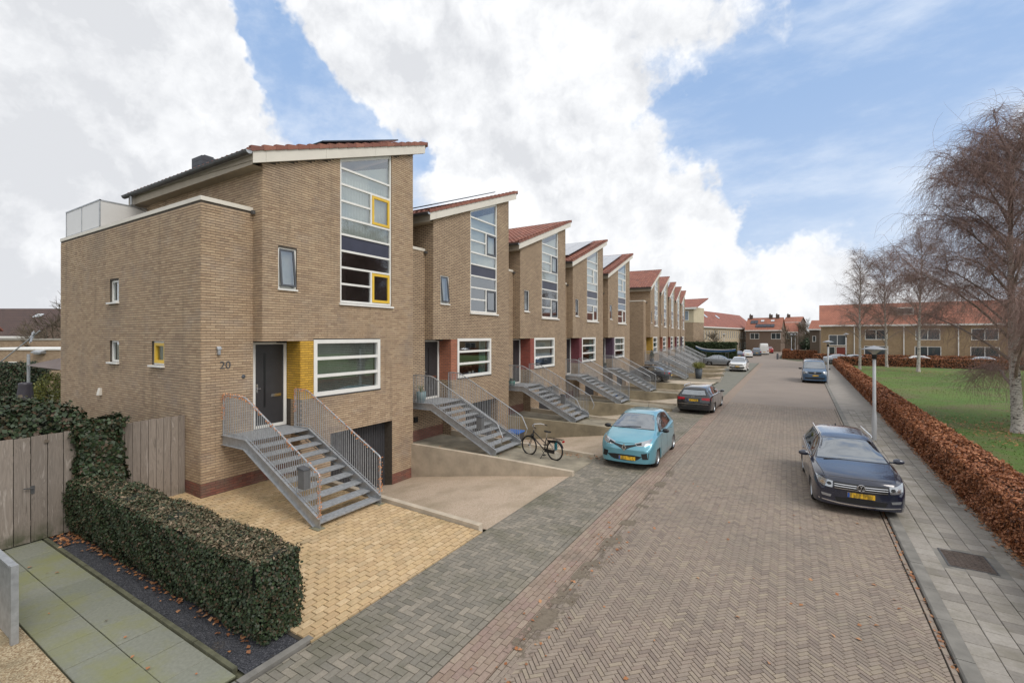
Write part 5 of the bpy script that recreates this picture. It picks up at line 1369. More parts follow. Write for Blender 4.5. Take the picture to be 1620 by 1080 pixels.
for sg in (1, -1): c.patch('headlight', 'front', [(.56 * sg, 1.0), (.86 * sg, 1.06)], [(.56 * sg, .84), (.86 * sg, .82)], M['lamp'], m=3, sub=5, off=.012)
dmd = MB(); hx_ = c.ray('front', 0, .95)[0].x - .03
for i in range(4):
    j = (i + 1) % 4; O2 = [(0, 1.05), (.09, .94), (0, .83), (-.09, .94)]; I2 = [(0, .99), (.045, .94), (0, .89), (-.045, .94)]
    dmd.prism([(hx_, *O2[i]), (hx_, *O2[j]), (hx_, *I2[j]), (hx_, *I2[i])], (.02, 0, 0))
dmd.build('badge', M['chrome'], c.root)
c.plate('front', .68, 0); c.mirrors(1.25, 1.22, M['black'], .25); seams(c, [(1.0, .4, 1.1), (2.1, .4, 1.7)])
b = MB(); b.box(1.9, -.62, 1.985, 2.0, .62, 2.03); b.box(3.6, -.62, 1.985, 3.7, .62, 2.03); b.build('roof_bars', M['steel'], c.root)
# --- dark hatch-back sedan parked nose-in in the gap between the terraces
dk = dict(vw); dk.update(L=4.5, W=1.82, wb=2.65, rim=5)
dk['top'] = [(0, .58), (.04, .70), (.14, .78), (.4, .87), (.9, .95), (1.2, .98), (1.6, 1.2), (2.0, 1.38), (2.5, 1.43), (3.1, 1.40), (3.5, 1.28), (3.95, 1.08), (4.3, 1.03), (4.45, .92), (4.5, .62)]
dk['belt'] = [(0, .56), (.3, .78), (.9, .88), (1.5, .92), (2.6, .95), (4.0, .98), (4.5, .90)]
dk['plan'] = [(0, .84), (.12, .92), (.4, .98), (.9, 1.0), (3.5, 1.0), (4.1, .96), (4.4, .90), (4.5, .84)]
dk['roofw'] = [(0, .62), (.5, .74), (1.2, .77), (2.0, .56), (2.9, .55), (3.5, .54), (3.9, .70), (4.5, .66)]
dk['sill'] = [(0, .21), (.3, .18), (1, .19), (3.5, .19), (4.5, .27)]
M['charcoal'] = paint('charcoal_car_paint', (.04, .045, .052), .22)
hd = R(180 + 180)
c = Car(dk, 'parked_car', (-13.45, 42.9, 0.02), R(0), 'charcoal car parked nose-in in the gap between the two terraces, behind the fifth stairs', M['charcoal'])
glasshouse(c, (1.21, 1.95, .72, .57), [([(1.5, .99), (1.9, .99), (2.3, 1.0)], [(1.68, 1.1), (2.0, 1.27), (2.3, 1.33)]), ([(2.36, 1.0), (2.8, 1.0), (3.4, 1.03)], [(2.36, 1.335), (2.8, 1.33), (3.25, 1.22)])], (3.92, 3.50, .60, .50))
for sg in (1, -1): c.patch('tail_light', 'rear', [(.45 * sg, .90), (.84 * sg, .92)], [(.45 * sg, .80), (.86 * sg, .78)], M['redlamp'], m=2, sub=4)
c.plate('rear', .62, 0); c.mirrors(1.55, 1.0, M['charcoal'])
# --- silver coupe side on, canoe rack behind
M['silver'] = paint('silver_grey_car_paint', (.22, .24, .26), .25, .4)
hd = R(180)
c = Car(dk, 'parked_car', (-5.9, 70.9, .0), hd, 'silver coupe parked side on with its nose to the street, below the canoe', M['silver'])
glasshouse(c, (1.21, 1.95, .72, .57), [([(1.5, .99), (1.9, .99), (2.3, 1.0)], [(1.68, 1.1), (2.0, 1.27), (2.3, 1.33)]), ([(2.36, 1.0), (2.8, 1.0), (3.4, 1.03)], [(2.36, 1.335), (2.8, 1.33), (3.25, 1.22)])], (3.92, 3.50, .60, .50))
c.mirrors(1.55, 1.0, M['silver'])
# --- distant cars
def small_car(x, y, hd, spec, mat, label, cat='car', rearview=True):
    c = Car(spec, 'parked_' + ('van' if cat == 'van' else 'car'), (x, y, 0), hd, label, mat, cat, 'cars parked far down the street')
    L = spec['L']
    if cat == 'car':
        k = L / dk['L'] if spec is dk else L / ti['L']
        if spec is dk: glasshouse(c, (1.21, 1.95, .72, .57), [([(1.5, .99), (2.3, 1.0)], [(1.68, 1.1), (2.3, 1.33)]), ([(2.36, 1.0), (3.4, 1.03)], [(2.36, 1.335), (3.25, 1.22)])], (3.92, 3.50, .60, .50))
        else: glasshouse(c, (1.21, 1.95, .76, .60), [([(1.5, 1.14), (2.3, 1.15)], [(1.68, 1.26), (2.3, 1.55)]), ([(2.36, 1.15), (3.7, 1.2)], [(2.36, 1.555), (3.6, 1.52)])], (4.30, 4.05, .60, .54))
    else: glasshouse(c, (.78, 1.42, .80, .74), [([(1.05, 1.20), (2.0, 1.2)], [(1.35, 1.48), (2.0, 1.68)])], None)
    for sg in (1, -1): c.patch('tail_light', 'rear', [(.6 * sg, .95), (.84 * sg, .97)], [(.6 * sg, .80), (.84 * sg, .78)], M['redlamp'], m=2, sub=3)
    c.plate('rear', .62, 0)
M['greycar'] = paint('grey_car_paint', (.10, .13, .16), .25); M['redcar'] = paint('red_car_paint', (.30, .03, .03), .25)
small_car(-7.9, 95.5, R(-83), dk, M['navy'], 'dark blue car far down the street, nearest of the row by the long terrace')
small_car(-7.0, 103.5, R(-83), dk, M['whitecar'], 'white car far down the street, second in the row by the long terrace')
small_car(-5.9, 112.0, R(-83), ti, M['greycar'], 'blue-grey people carrier far down the street, before the white van')
vb = dict(va); vb['top'] = [(a, b * 1.28 if a > .6 else b * 1.05) for a, b in va['top']]; vb['L'] = 5.0
small_car(-4.9, 120.0, R(-83), vb, M['whitecar'], 'tall white van parked far down the street', 'van')
small_car(-4.1, 128.5, R(-83), ti, M['redcar'], 'dark red car half hidden behind the tall white van')
small_car(.3, 117.5, R(-88), dk, M['greycar'], 'dark grey car on the right side of the far street, by the brown hedge')
# ------------------------------------------------------------------ hedges and foliage
def leaves_mesh(name, P, Nn, size, mat, flat=.5, asp=.6, jit=.5):
    """P (n,3) positions, Nn (n,3) normals -> one small folded leaf (2 tris) per point"""
    n = len(P); rng = np.random
    D = Nn + rng.normal(0, jit, (n, 3)); D /= np.linalg.norm(D, axis=1)[:, None]
    U = np.cross(D, rng.normal(0, 1, (n, 3))); U /= np.linalg.norm(U, axis=1)[:, None] + 1e-9
    Vv = np.cross(D, U); s = size * rng.uniform(.4, 1.5, n)[:, None]
    a = P - U * s * .5; b = P + Vv * s * asp * .5; c = P + U * s * .5; d = P - Vv * s * asp * .5
    b = b + D * s * .12; d = d + D * s * .12
    V = np.stack([a, b, c, d], 1).reshape(-1, 3)
    me = bpy.data.meshes.new(name); me.vertices.add(4 * n); me.vertices.foreach_set('co', V.ravel())
    me.loops.add(4 * n); me.loops.foreach_set('vertex_index', np.arange(4 * n)); me.polygons.add(n)
    me.polygons.foreach_set('loop_start', np.arange(n) * 4); me.polygons.foreach_set('loop_total', np.full(n, 4))
    me.materials.append(mat); me.update(calc_edges=True); return me
def leafmat(name, cols, rough=.55, spec=.4, trans=0):
    m = N(name); r = m.rnd(); rp = m.n('ShaderNodeValToRGB', {0: r}); e = rp.color_ramp.elements
    e[0].color = c4(cols[0]); e[1].color = c4(cols[-1])
    for i, c in enumerate(cols[1:-1]): q = e.new((i + 1) / (len(cols) - 1)); q.color = c4(c)
    m.bsdf(rp.outputs[0], rough); return m.m
M['ivy'] = leafmat('ivy_leaf', [(.016, .028, .012), (.028, .052, .018), (.018, .032, .012), (.045, .075, .026), (.022, .036, .014), (.09, .05, .028), (.03, .055, .02)], .55)
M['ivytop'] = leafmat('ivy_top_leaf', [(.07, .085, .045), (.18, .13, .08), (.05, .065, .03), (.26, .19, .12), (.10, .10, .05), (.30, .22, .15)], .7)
M['beech'] = leafmat('dry_beech_leaf', [(.19, .068, .026), (.36, .13, .048), (.26, .088, .033), (.46, .20, .09), (.30, .105, .04), (.10, .038, .02), (.40, .16, .062)], .6)
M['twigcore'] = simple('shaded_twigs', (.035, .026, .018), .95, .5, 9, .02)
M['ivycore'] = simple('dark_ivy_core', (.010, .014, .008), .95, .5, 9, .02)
def px_at(px, Y):     # world point at forward distance Y seen in image column px
    s = (px - 810) / 724 * Y; return (FWD[0] * Y + RGT[0] * s, FWD[1] * Y + RGT[1] * s)
def surf_points(n, x0, x1, y0, y1, z0, z1, bulge=.05, faces='all', fx=None):
    """random points on the sides and top of a box with lumpy displacement"""
    dx, dy, dz = x1 - x0, y1 - y0, z1 - z0
    A = {'-y': dx * dz, '+y': dx * dz, '-x': dy * dz, '+x': dy * dz, 'top': dx * dy}
    if faces != 'all': A = {k: v for k, v in A.items() if k in faces}
    T = sum(A.values()); P = []; Q = []
    for k, a in A.items():
        m = int(n * a / T); u, v = np.random.rand(m), np.random.rand(m)
        if k == '-y': p = np.c_[x0 + dx * u, np.full(m, y0), z0 + dz * v]; q = (0, -1, .3)
        if k == '+y': p = np.c_[x0 + dx * u, np.full(m, y1), z0 + dz * v]; q = (0, 1, .3)
        if k == '-x': p = np.c_[np.full(m, x0), y0 + dy * u, z0 + dz * v]; q = (-1, 0, .3)
        if k == '+x': p = np.c_[np.full(m, x1), y0 + dy * u, z0 + dz * v]; q = (1, 0, .3)
        if k == 'top': p = np.c_[x0 + dx * u, y0 + dy * v, np.full(m, z1)]; q = (0, 0, 1)
        q = np.tile(np.array(q, float), (m, 1))
        w = bulge * (np.sin(p[:, 0] * 3.1 + p[:, 2] * 4) * np.cos(p[:, 1] * 2.7 + 1) + .6 * np.sin(p[:, 0] * 7 + p[:, 1] * 5 + p[:, 2] * 9) + np.random.normal(0, .55, m))
        p = p + q * w[:, None]; P.append(p); Q.append(q)
    return np.concatenate(P), np.concatenate(Q)
def leafobj(name, P, Q, size, mat, parent=None, kind='stuff', **k):
    o = link(name, leaves_mesh(name, P, Q, size, mat, **k), parent); setp(o, kind=kind); return o
# near ivy hedge between gravel bed and yellow forecourt
hg = empty('ivy_hedge', (-9.5, 3.8, 0), 0, 'low clipped ivy hedge running out from the board fence beside the gravel bed', 'hedge')
class _A:
    def __init__(s, o, r): o.parent = r; o.location = (-r.location[0], -r.location[1], -r.location[2])
def off(o, r): return _A(o, r)
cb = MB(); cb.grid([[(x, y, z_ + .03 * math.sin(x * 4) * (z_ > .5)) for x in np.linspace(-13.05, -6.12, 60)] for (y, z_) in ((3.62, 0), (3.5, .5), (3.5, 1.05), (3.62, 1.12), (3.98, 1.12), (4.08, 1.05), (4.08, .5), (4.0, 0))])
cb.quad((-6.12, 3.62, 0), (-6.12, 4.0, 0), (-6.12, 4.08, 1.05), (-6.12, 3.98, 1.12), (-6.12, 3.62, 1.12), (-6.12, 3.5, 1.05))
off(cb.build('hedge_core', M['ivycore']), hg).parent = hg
P, Q = surf_points(76000, -13.1, -6.06, 3.44, 4.12, .02, 1.14, .035)
lowk = (P[:, 2] < .4) & (P[:, 1] < 3.8); P[lowk, 1] += (.4 - P[lowk, 2]) * .35
tp_ = Q[:, 2] > .9
o = leafobj('leaves', P[~tp_], Q[~tp_], .038, M['ivy'], asp=.8); off(o, hg).parent = hg
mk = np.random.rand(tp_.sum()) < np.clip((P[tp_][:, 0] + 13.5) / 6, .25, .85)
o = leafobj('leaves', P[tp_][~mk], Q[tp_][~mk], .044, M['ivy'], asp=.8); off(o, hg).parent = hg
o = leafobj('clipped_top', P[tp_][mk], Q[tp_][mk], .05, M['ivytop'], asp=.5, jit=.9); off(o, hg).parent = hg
# ivy column and ivy mass over the fence
ic = empty('ivy_column', (-13.15, 4.0, 0), 0, 'tall ivy clump growing over the post between board fence and gate', 'ivy')
o = MB().box(-13.28, 3.72, 0, -13.02, 4.26, 2.25).build('ivy_core', M['ivycore']); off(o, ic).parent = ic
P, Q = surf_points(9000, -13.33, -12.93, 3.62, 4.36, .9, 2.33, .06); o = leafobj('leaves', P, Q, .075, M['ivy'], asp=.8); off(o, ic).parent = ic
im = empty('ivy_mass', (-15, 1, 0), 0, 'broad dark ivy bank growing behind and over the top of the left board fence', 'ivy')
o = MB().box(-16.2, -6, 0, -13.45, 3.6, 2.45).build('ivy_core', M['ivycore']); off(o, im).parent = im
P, Q = surf_points(42000, -16.4, -13.36, -6, 3.75, 1.6, 2.52, .10); o = leafobj('leaves', P, Q, .085, M['ivy'], asp=.8); off(o, im).parent = im
im = empty('ivy_hedge', (-20, 4, 0), 0, 'rounded ivy hedge across the back garden behind the fence', 'hedge')
P, Q = surf_points(16000, -25.5, -16.3, 2.9, 4.3, .2, 1.95, .12); o = leafobj('leaves', P, Q, .10, M['ivy'], asp=.8); off(o, im).parent = im
o = MB().box(-25.4, 3.0, 0, -16.4, 4.2, 1.85).build('ivy_core', M['ivycore']); off(o, im).parent = im
# beech hedge along the pavement
bh = empty('beech_hedge', (0, 0, 0), 0, 'long clipped brown beech hedge between the right pavement and the lawn', 'hedge')
def beech_run(n, v0, v1, size, root, ztop=.95):
    P, Q = surf_points(n, 0, .86, v0, v1, .03, ztop, .045)
    P[:, 0] += hx(P[:, 1]); return leafobj('leaves', P, Q, size, M['beech'], root, asp=.65, jit=.75)
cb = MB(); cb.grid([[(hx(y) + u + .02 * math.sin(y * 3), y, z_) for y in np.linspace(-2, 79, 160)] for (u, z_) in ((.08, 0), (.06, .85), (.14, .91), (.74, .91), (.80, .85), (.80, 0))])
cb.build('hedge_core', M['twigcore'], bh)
beech_run(52000, 7, 16, .055, bh); beech_run(42000, 16, 30, .075, bh); beech_run(26000, 30, 52, .11, bh); beech_run(16000, 52, 79, .17, bh)
def far_hedge(x0, x1, y0, y1, zt, label, n=9000, size=.16, mat='beech'):
    r = empty('beech_hedge' if mat == 'beech' else 'conifer_hedge', ((x0 + x1) / 2, (y0 + y1) / 2, 0), 0, label, 'hedge')
    o = MB().box(x0 + .08, y0 + .08, 0, x1 - .08, y1 - .08, zt - .05).build('hedge_core', M['twigcore'] if mat == 'beech' else M['ivycore']); off(o, r).parent = r
    P, Q = surf_points(n, x0, x1, y0, y1, .02, zt, .05); o = leafobj('leaves', P, Q, size, M[mat], asp=.65, jit=.75); off(o, r).parent = r
M['beechdark'] = M['beech']
far_hedge(6.3, 62, 80.2, 81.2, 1.15, 'brown beech hedge along the far side of the lawn', 26000, .16)
far_hedge(3.9, 62, 92.5, 93.4, 1.1, 'brown beech hedge in front of the long terrace with the dormer', 20000, .18)
far_hedge(-.7, 4.6, 98.0, 99.0, 1.5, 'low brown hedge at the corner by the bollard', 7000, .16)
far_hedge(-.6, .6, 99.2, 112, 1.4, 'brown beech hedge running away along the far street', 7000, .2)
M['conifer'] = leafmat('conifer_green', [(.016, .030, .010), (.03, .06, .015), (.045, .075, .02), (.02, .042, .012), (.06, .08, .03)], .7)
far_hedge(-24, -7.3, 84.3, 86.0, 3.05, 'tall clipped dark green hedge behind the canoe', 26000, .2, 'conifer')
# fallen leaves
def fallen(pts, name='fallen_leaves', label=None, size=.05):
    P = np.array(pts); Q = np.tile([0, 0, 1.0], (len(P), 1)); me = leaves_mesh(name, P, Q, size, M['beechfall'], jit=.25, asp=.8)
    o = link(name, me); setp(o, label, 'leaves', kind='stuff')
M['beechfall'] = leafmat('fallen_leaf', [(.30, .11, .04), (.40, .18, .07), (.22, .09, .04), (.45, .24, .12), (.35, .13, .05)], .7)
pts = [(hx(y) - abs(random.gauss(0, .11)) + .05, y, .045) for y in np.random.uniform(8, 30, 2600)]
pts += [(kx(y) - abs(random.gauss(0, .05)), y, .01) for y in np.random.uniform(3, 26, 260)]
fallen(pts, label='brown leaves drifted along the foot of the beech hedge and the kerb', size=.055)
pts = [(random.uniform(-13.1, -6.1), 3.55 - abs(random.gauss(0, .07)), .02) for _ in range(230)] + [(random.uniform(-13.2, -12.3), random.uniform(3.2, 3.6), .02) for _ in range(130)]
pts += [(random.uniform(-13, -5.9), random.uniform(2.0, 3.5), .02) for _ in range(22)]
fallen(pts, label='orange leaves scattered on the gravel bed and slab path', size=.06)
pts = [(random.uniform(-7, -5.4), random.uniform(14.6, 15.1), .05) for _ in range(120)] + [(random.uniform(-3.3, 1.5), random.uniform(3, 14), .012) for _ in range(70)] + [(random.uniform(-3.5, -2.7), random.uniform(3.5, 10), .012) for _ in range(80)]
pts += [(random.uniform(-11, -8), 12.9 + random.random() * .5, .12) for _ in range(22)]
fallen(pts, label='few orange leaves lying on the street and by the bicycle', size=.055)

pts = []
for (tx_, ty_, n0, rr0) in ((8.55, 28.2, 1300, 3.0), (12.9, 31.5, 500, 3.0), (7.75, 71, 300, 2.4), (13.0, 69.5, 500, 2.6), (11.4, 78, 300, 2.4)):
    pts += [(max(hx(ty_) + 1, tx_ + random.gauss(0, rr0 * .6)), ty_ + random.gauss(0, rr0 * .7), .07) for _ in range(n0)]
fallen(pts, label='brown leaf litter on the lawn under the birches', size=.075)
# lawn tufts
gl_ = leafmat('grass_blade', [(.08, .14, .02), (.11, .18, .028), (.14, .20, .04), (.19, .18, .07), (.09, .15, .022)], .6)
n_ = 60000; yy = 8 + (np.random.rand(n_) ** 1.6) * 60; xx = hx(yy) + .9 + np.random.rand(n_) * 26
P = np.c_[xx, yy, np.full(n_, .05)]; Q = np.random.normal(0, 1, (n_, 3)); Q[:, 2] *= .25
P[:, 2] = .025 + .03 * np.random.rand(n_)
me = leaves_mesh('grass', P, Q, .06, gl_, asp=.35, jit=.2); o = link('grass', me); setp(o, 'short green grass of the lawn behind the beech hedge', 'grass', kind='stuff')

# ------------------------------------------------------------------ trees
def bark(name, a, b, sc_=6):
    m = N(name); p = m.pos(); mp_ = m.n('ShaderNodeMapping', {'Vector': p, 'Scale': (1, 1, 2.2)}).outputs[0]
    f = m.noise(mp_, sc_, 6, .75)
    m.bsdf(m.ramp(f, [(.40, b), (.50, a), (1, tuple(min(1, x * 1.15) for x in a))]), .85, f, .02, .8); return m.m
M['birch'] = bark('birch_bark', (.50, .46, .42), (.06, .05, .045))
M['twig'] = simple('birch_twig', (.26, .17, .145), .8, .25, 3)
M['limb'] = bark('birch_limb', (.25, .20, .17), (.10, .075, .06), 9)
M['bark'] = bark('grey_bark', (.14, .12, .09), (.05, .04, .03))
def tubes_mesh(name, polys, n=3):
    V = []; F = []
    for pts, r0, r1 in polys:
        k = len(pts); b = len(V); ref = Vector((.3, .8, .5)).normalized()
        for i in range(k):
            t = pts[min(i + 1, k - 1)] - pts[max(i - 1, 0)]
            if t.length < 1e-6: t = Vector((0, 0, 1))
            t.normalize(); a = ref - t * ref.dot(t); a.normalize(); c = t.cross(a); r = r0 + (r1 - r0) * i / (k - 1)
            for j in range(n):
                w = 2 * math.pi * j / n; q = pts[i] + (a * math.cos(w) + c * math.sin(w)) * r; V.append((q.x, q.y, q.z))
        for i in range(k - 1):
            for j in range(n):
                j2 = (j + 1) % n; F.append((b + i * n + j, b + i * n + j2, b + (i + 1) * n + j2, b + (i + 1) * n + j))
    return V, F
def birch_meshes(H, seed, ntw=3200, spread=.30, droop=1.0, r0=.17, first=.2, lean=.035):
    rnd = random.Random(seed); tr = []; lb = []; tw = []
    def curve(p, d, L, k, up, wob):
        pts = [p.copy()]; d = d.normalized()
        for i in range(k):
            d = (d + Vector((rnd.gauss(0, wob), rnd.gauss(0, wob), rnd.gauss(0, wob) + up))).normalized(); p = p + d * (L / k); pts.append(p.copy())
        return pts
    trunk = curve(Vector((0, 0, -.1)), Vector((rnd.gauss(0, .01), rnd.gauss(0, .01), 1)), H * .92, 14, .10, lean); tr.append((trunk, r0, .02))
    flare = [(Vector((0, 0, -.12)), r0 * 1.5, r0)]
    tr.append(([Vector((0, 0, -.12)), trunk[0] + Vector((0, 0, .45))], r0 * 1.35, r0 * .98))
    subs = []
    nb = 44
    for i in range(nb):
        t = first + (1 - first) * (i / nb) ** .8; f = t * 14; j = min(13, int(f)); p = trunk[j].lerp(trunk[j + 1], f - j)
        a = i * 2.4 + rnd.random(); L = H * spread * (.95 - t * .55) * rnd.uniform(.75, 1.25)
        d = Vector((math.cos(a), math.sin(a), .75 + t * 1.25))
        br = curve(p, d, L, 8, -.02 - .05 * droop * (1 - t * .5), .07); lb.append((br, r0 * .36 * (1.1 - t * .75), .008)); subs.append((br, L))
        for q in range(5):
            u = rnd.uniform(.25, .95) * 8; jj = min(7, int(u)); pp = br[jj].lerp(br[jj + 1], u - jj)
            dd = (br[jj + 1] - br[jj]).normalized() + Vector((rnd.gauss(0, .6), rnd.gauss(0, .6), rnd.gauss(.15, .3)))
            sb = curve(pp, dd, L * rnd.uniform(.3, .5), 6, -.08 * droop, .1); lb.append((sb, .014, .005)); subs.append((sb, L * .5)); subs.append((sb, L * .5))
    ws_ = [l_ for _, l_ in subs]; pick = rnd.choices(subs, weights=ws_, k=ntw)
    for i in range(ntw):
        br, L = pick[i]; k = len(br) - 1; u = (rnd.random() ** .85) * k; j = min(k - 1, int(u)); p = br[j].lerp(br[j + 1], u - j)
        d = Vector((rnd.gauss(0, .7), rnd.gauss(0, .7), rnd.gauss(.2, .4)))
        l = rnd.uniform(.5, 2.0) * (.5 + .5 * droop)
        tw.append((curve(p, d, l, 6, -.30 * droop, .24), .0050, .0026))
    a = tubes_mesh('t', tr, 10); b = tubes_mesh('l', lb, 5); c = tubes_mesh('w', tw, 3)
    return (mesh_from('trunk', a[0], a[1], M['birch'], True), mesh_from('limbs', b[0], b[1], M['limb'], True), mesh_from('twigs', c[0], c[1], M['twig']))
def place_tree(meshes, x, y, rz, s, label, name='birch_tree', z=0, group='bare birches on the lawn'):
    r = empty(name, (x, y, z), rz, label, 'tree', group); r.scale = (s, s, s)
    link('trunk', meshes[0], r); link('limbs', meshes[1], r); setp(link('twigs', meshes[2], r), kind='stuff')
    return r
B1 = birch_meshes(13.6, 3, 18000, .43, 1.12, .21, .15, .010); B2 = birch_meshes(14.8, 11, 4200, .27, .6, .16, .25, .03); B3 = birch_meshes(15.4, 23, 8000, .36, .8, .17, .22, .02)
place_tree(B1, 8.55, 28.2, 1.0, 1.0, 'nearest and largest bare birch, its white trunk at the right edge of the picture')
place_tree(B2, 7.75, 71.0, .3, 1.0, 'slender bare birch behind the near lamp post, leftmost of the lawn trees')
place_tree(B3, 13.0, 69.5, 1.2, 1.06, 'bare birch in mid lawn, its white trunk just right of a darker trunk')
place_tree(B3, 11.4, 80.0 - 2, 4.0, 1.0, 'darker bare birch standing just left of the mid-lawn birch')
place_tree(B1, 12.9, 31.5, 3.3, 1.0, 'bare birch whose crown enters from beyond the right edge')
def bush_tree_meshes(H, seed, n=2600, spread=.42):
    rnd = random.Random(seed); lb = []; tw = []; tr = []
    def grow(p, d, L, r, lev):
        pts = [p.copy()]; dd = d.normalized()
        for i in range(5): dd = (dd + Vector((rnd.gauss(0, .14), rnd.gauss(0, .14), rnd.gauss(0.05, .1)))).normalized(); p = p + dd * L / 5; pts.append(p.copy())
        (tr if lev == 0 else lb if lev < 3 else tw).append((pts, r, r * .5))
        if lev < 4:
            for i in range([5, 5, 5, 5][lev]):
                q = pts[rnd.randint(2, 5)]; grow(q, dd + Vector((rnd.gauss(0, spread * 1.6), rnd.gauss(0, spread * 1.6), rnd.gauss(.1, .35))), L * .68, r * .6, lev + 1)
    grow(Vector((0, 0, -.1)), Vector((0, 0, 1)), H * .36, H * .017, 0)
    a = tubes_mesh('t', tr, 7); b = tubes_mesh('l', lb, 4); c = tubes_mesh('w', tw, 3)
    return (mesh_from('trunk', a[0], a[1], M['bark'], True), mesh_from('limbs', b[0], b[1], M['bark'], True), mesh_from('twigs', c[0], c[1], M['bushtwig']))
M['bushtwig'] = simple('grey_brown_twig', (.12, .095, .065), .85, .2, 3)
T1 = bush_tree_meshes(8, 5); T2 = bush_tree_meshes(9, 9, spread=.5)
gB = 'bare garden trees far behind'
place_tree(T1, -15.5, 100, 0, .85, 'bare bushy tree behind the tall green hedge, left one', 'garden_tree', 0, gB)
place_tree(T2, -12.2, 103, 2, .75, 'bare bushy tree behind the tall green hedge, right one', 'garden_tree', 0, gB)
tq = px_at(1255, 112); place_tree(T1, tq[0], tq[1], 1, 1.15, 'bare spreading tree at the end of the street before the orange roofs', 'garden_tree', 0, gB)
tq = px_at(1283, 125); place_tree(T2, tq[0], tq[1], 3, 1.2, 'bare tree in the gap between the orange roofs and the right-hand terrace', 'garden_tree', 0, gB)
tq = px_at(1272, 150); place_tree(T1, tq[0], tq[1], 4, 1.3, 'distant bare tree right of the orange-roofed houses', 'garden_tree', 0, gB)
tq = px_at(88, 50); place_tree(T2, tq[0], tq[1], 1, 1.25, 'bare garden tree against the sky left of the nearest house', 'garden_tree', 0, gB)
tq = px_at(80, 45); place_tree(T1, tq[0], tq[1], 2, .95, 'thicket-like bare tree in front of the brown roof at the left edge', 'garden_tree', 0, gB)
def shrub(x, y, r, h, mat, label, n=4000, size=.09, name='shrub', z=0):
    o = empty(name, (x, y, z), 0, label, 'shrub')
    u = np.random.normal(0, 1, (n, 3)); u /= np.linalg.norm(u, axis=1)[:, None]; rr = np.random.uniform(.55, 1, n)[:, None] ** .6
    lump = 1 + .18 * np.sin(u[:, :1] * 7 + x) * np.cos(u[:, 1:2] * 6 + y)
    P = u * rr * lump * np.array([r, r, h / 2]) + np.array([0, 0, h / 2]); link('foliage', leaves_mesh('foliage', P, u, size, M[mat], jit=.8), o)['kind'] = 'stuff'
    st = MB()
    for i in range(5): a = i * 1.3; st.tube([(0, 0, 0), (math.cos(a) * r * .3, math.sin(a) * r * .3, h * .4), (math.cos(a) * r * .5, math.sin(a) * r * .5, h * .75)], [.03, .02, .008], 5)
    st.build('stems', M['bark'], o); return o
M['bamboo'] = leafmat('yellow_green_leaf', [(.16, .17, .03), (.24, .24, .05), (.11, .13, .03), (.30, .28, .09)], .6)
M['evergreen'] = leafmat('evergreen_leaf', [(.02, .04, .018), (.035, .06, .025), (.05, .08, .035)], .6)
sx_ = px_at(84, 25.5)
shrub(sx_[0], sx_[1], .85, 2.15, 'bamboo', 'yellow-green bushy shrub against the blank side wall of the nearest house', 3600, .10)
shrub(-4.6, 150, 3.2, 4.5, 'evergreen', 'dark evergreen shrub at the end of the street, left of the bare tree', 4000, .35)
shrub(-1, 154, 3, 3.8, 'evergreen', 'rounded evergreen shrub at the end of the street beside the lamp posts', 3500, .35)
tq = px_at(1280, 140); shrub(tq[0], tq[1], 4, 4.5, 'evergreen', 'large evergreen bush in the far gap before the terrace gable', 4000, .4)
shrub(8.6, 91.2, .9, 1.3, 'evergreen', 'small round evergreen beside the red door of the right-hand terrace', 1500, .16)

# ------------------------------------------------------------------ fence and garden behind it
wd = N('weathered_board'); p_ = wd.pos(); r_ = wd.n('ShaderNodeObjectInfo').outputs['Random']
mv = wd.n('ShaderNodeMapping', {'Vector': p_, 'Scale': (9, 9, .8)}).outputs[0]
of_ = wd.n('ShaderNodeVectorMath', {0: mv, 1: wd.n('ShaderNodeCombineXYZ', {0: wd.math('MULTIPLY', r_, 50.0), 1: wd.math('MULTIPLY', r_, 31.0), 2: 0.0}).outputs[0]}, operation='ADD').outputs[0]
ds = wd.n('ShaderNodeTexNoise', {'Vector': of_, 'Scale': 1.0, 'Detail': 8, 'Roughness': .62, 'Distortion': 1.8}).outputs['Fac']
cc = wd.ramp(ds, [(.28, (.10, .082, .066)), (.45, (.26, .22, .185)), (.56, (.20, .168, .14)), (.72, (.42, .37, .325))])
hsv = wd.n('ShaderNodeHueSaturation', {'Value': wd.n('ShaderNodeMapRange', {'Value': r_, 'To Min': .8, 'To Max': 1.15}).outputs[0], 'Color': cc}).outputs[0]
zz = wd.n('ShaderNodeSeparateXYZ', {0: wd.wpos()}).outputs[2]
alg = wd.math('MULTIPLY', wd.n('ShaderNodeMapRange', {'Value': zz, 'From Min': .45, 'From Max': .02}).outputs[0], wd.n('ShaderNodeMapRange', {'Value': wd.noise(wd.wpos(), 3.0, 5), 'From Min': .42, 'From Max': .6}).outputs[0])
wd.bsdf(wd.mix(alg, hsv, (.045, .055, .022, 1)), .9, ds, .008, .8); M['board'] = wd.m
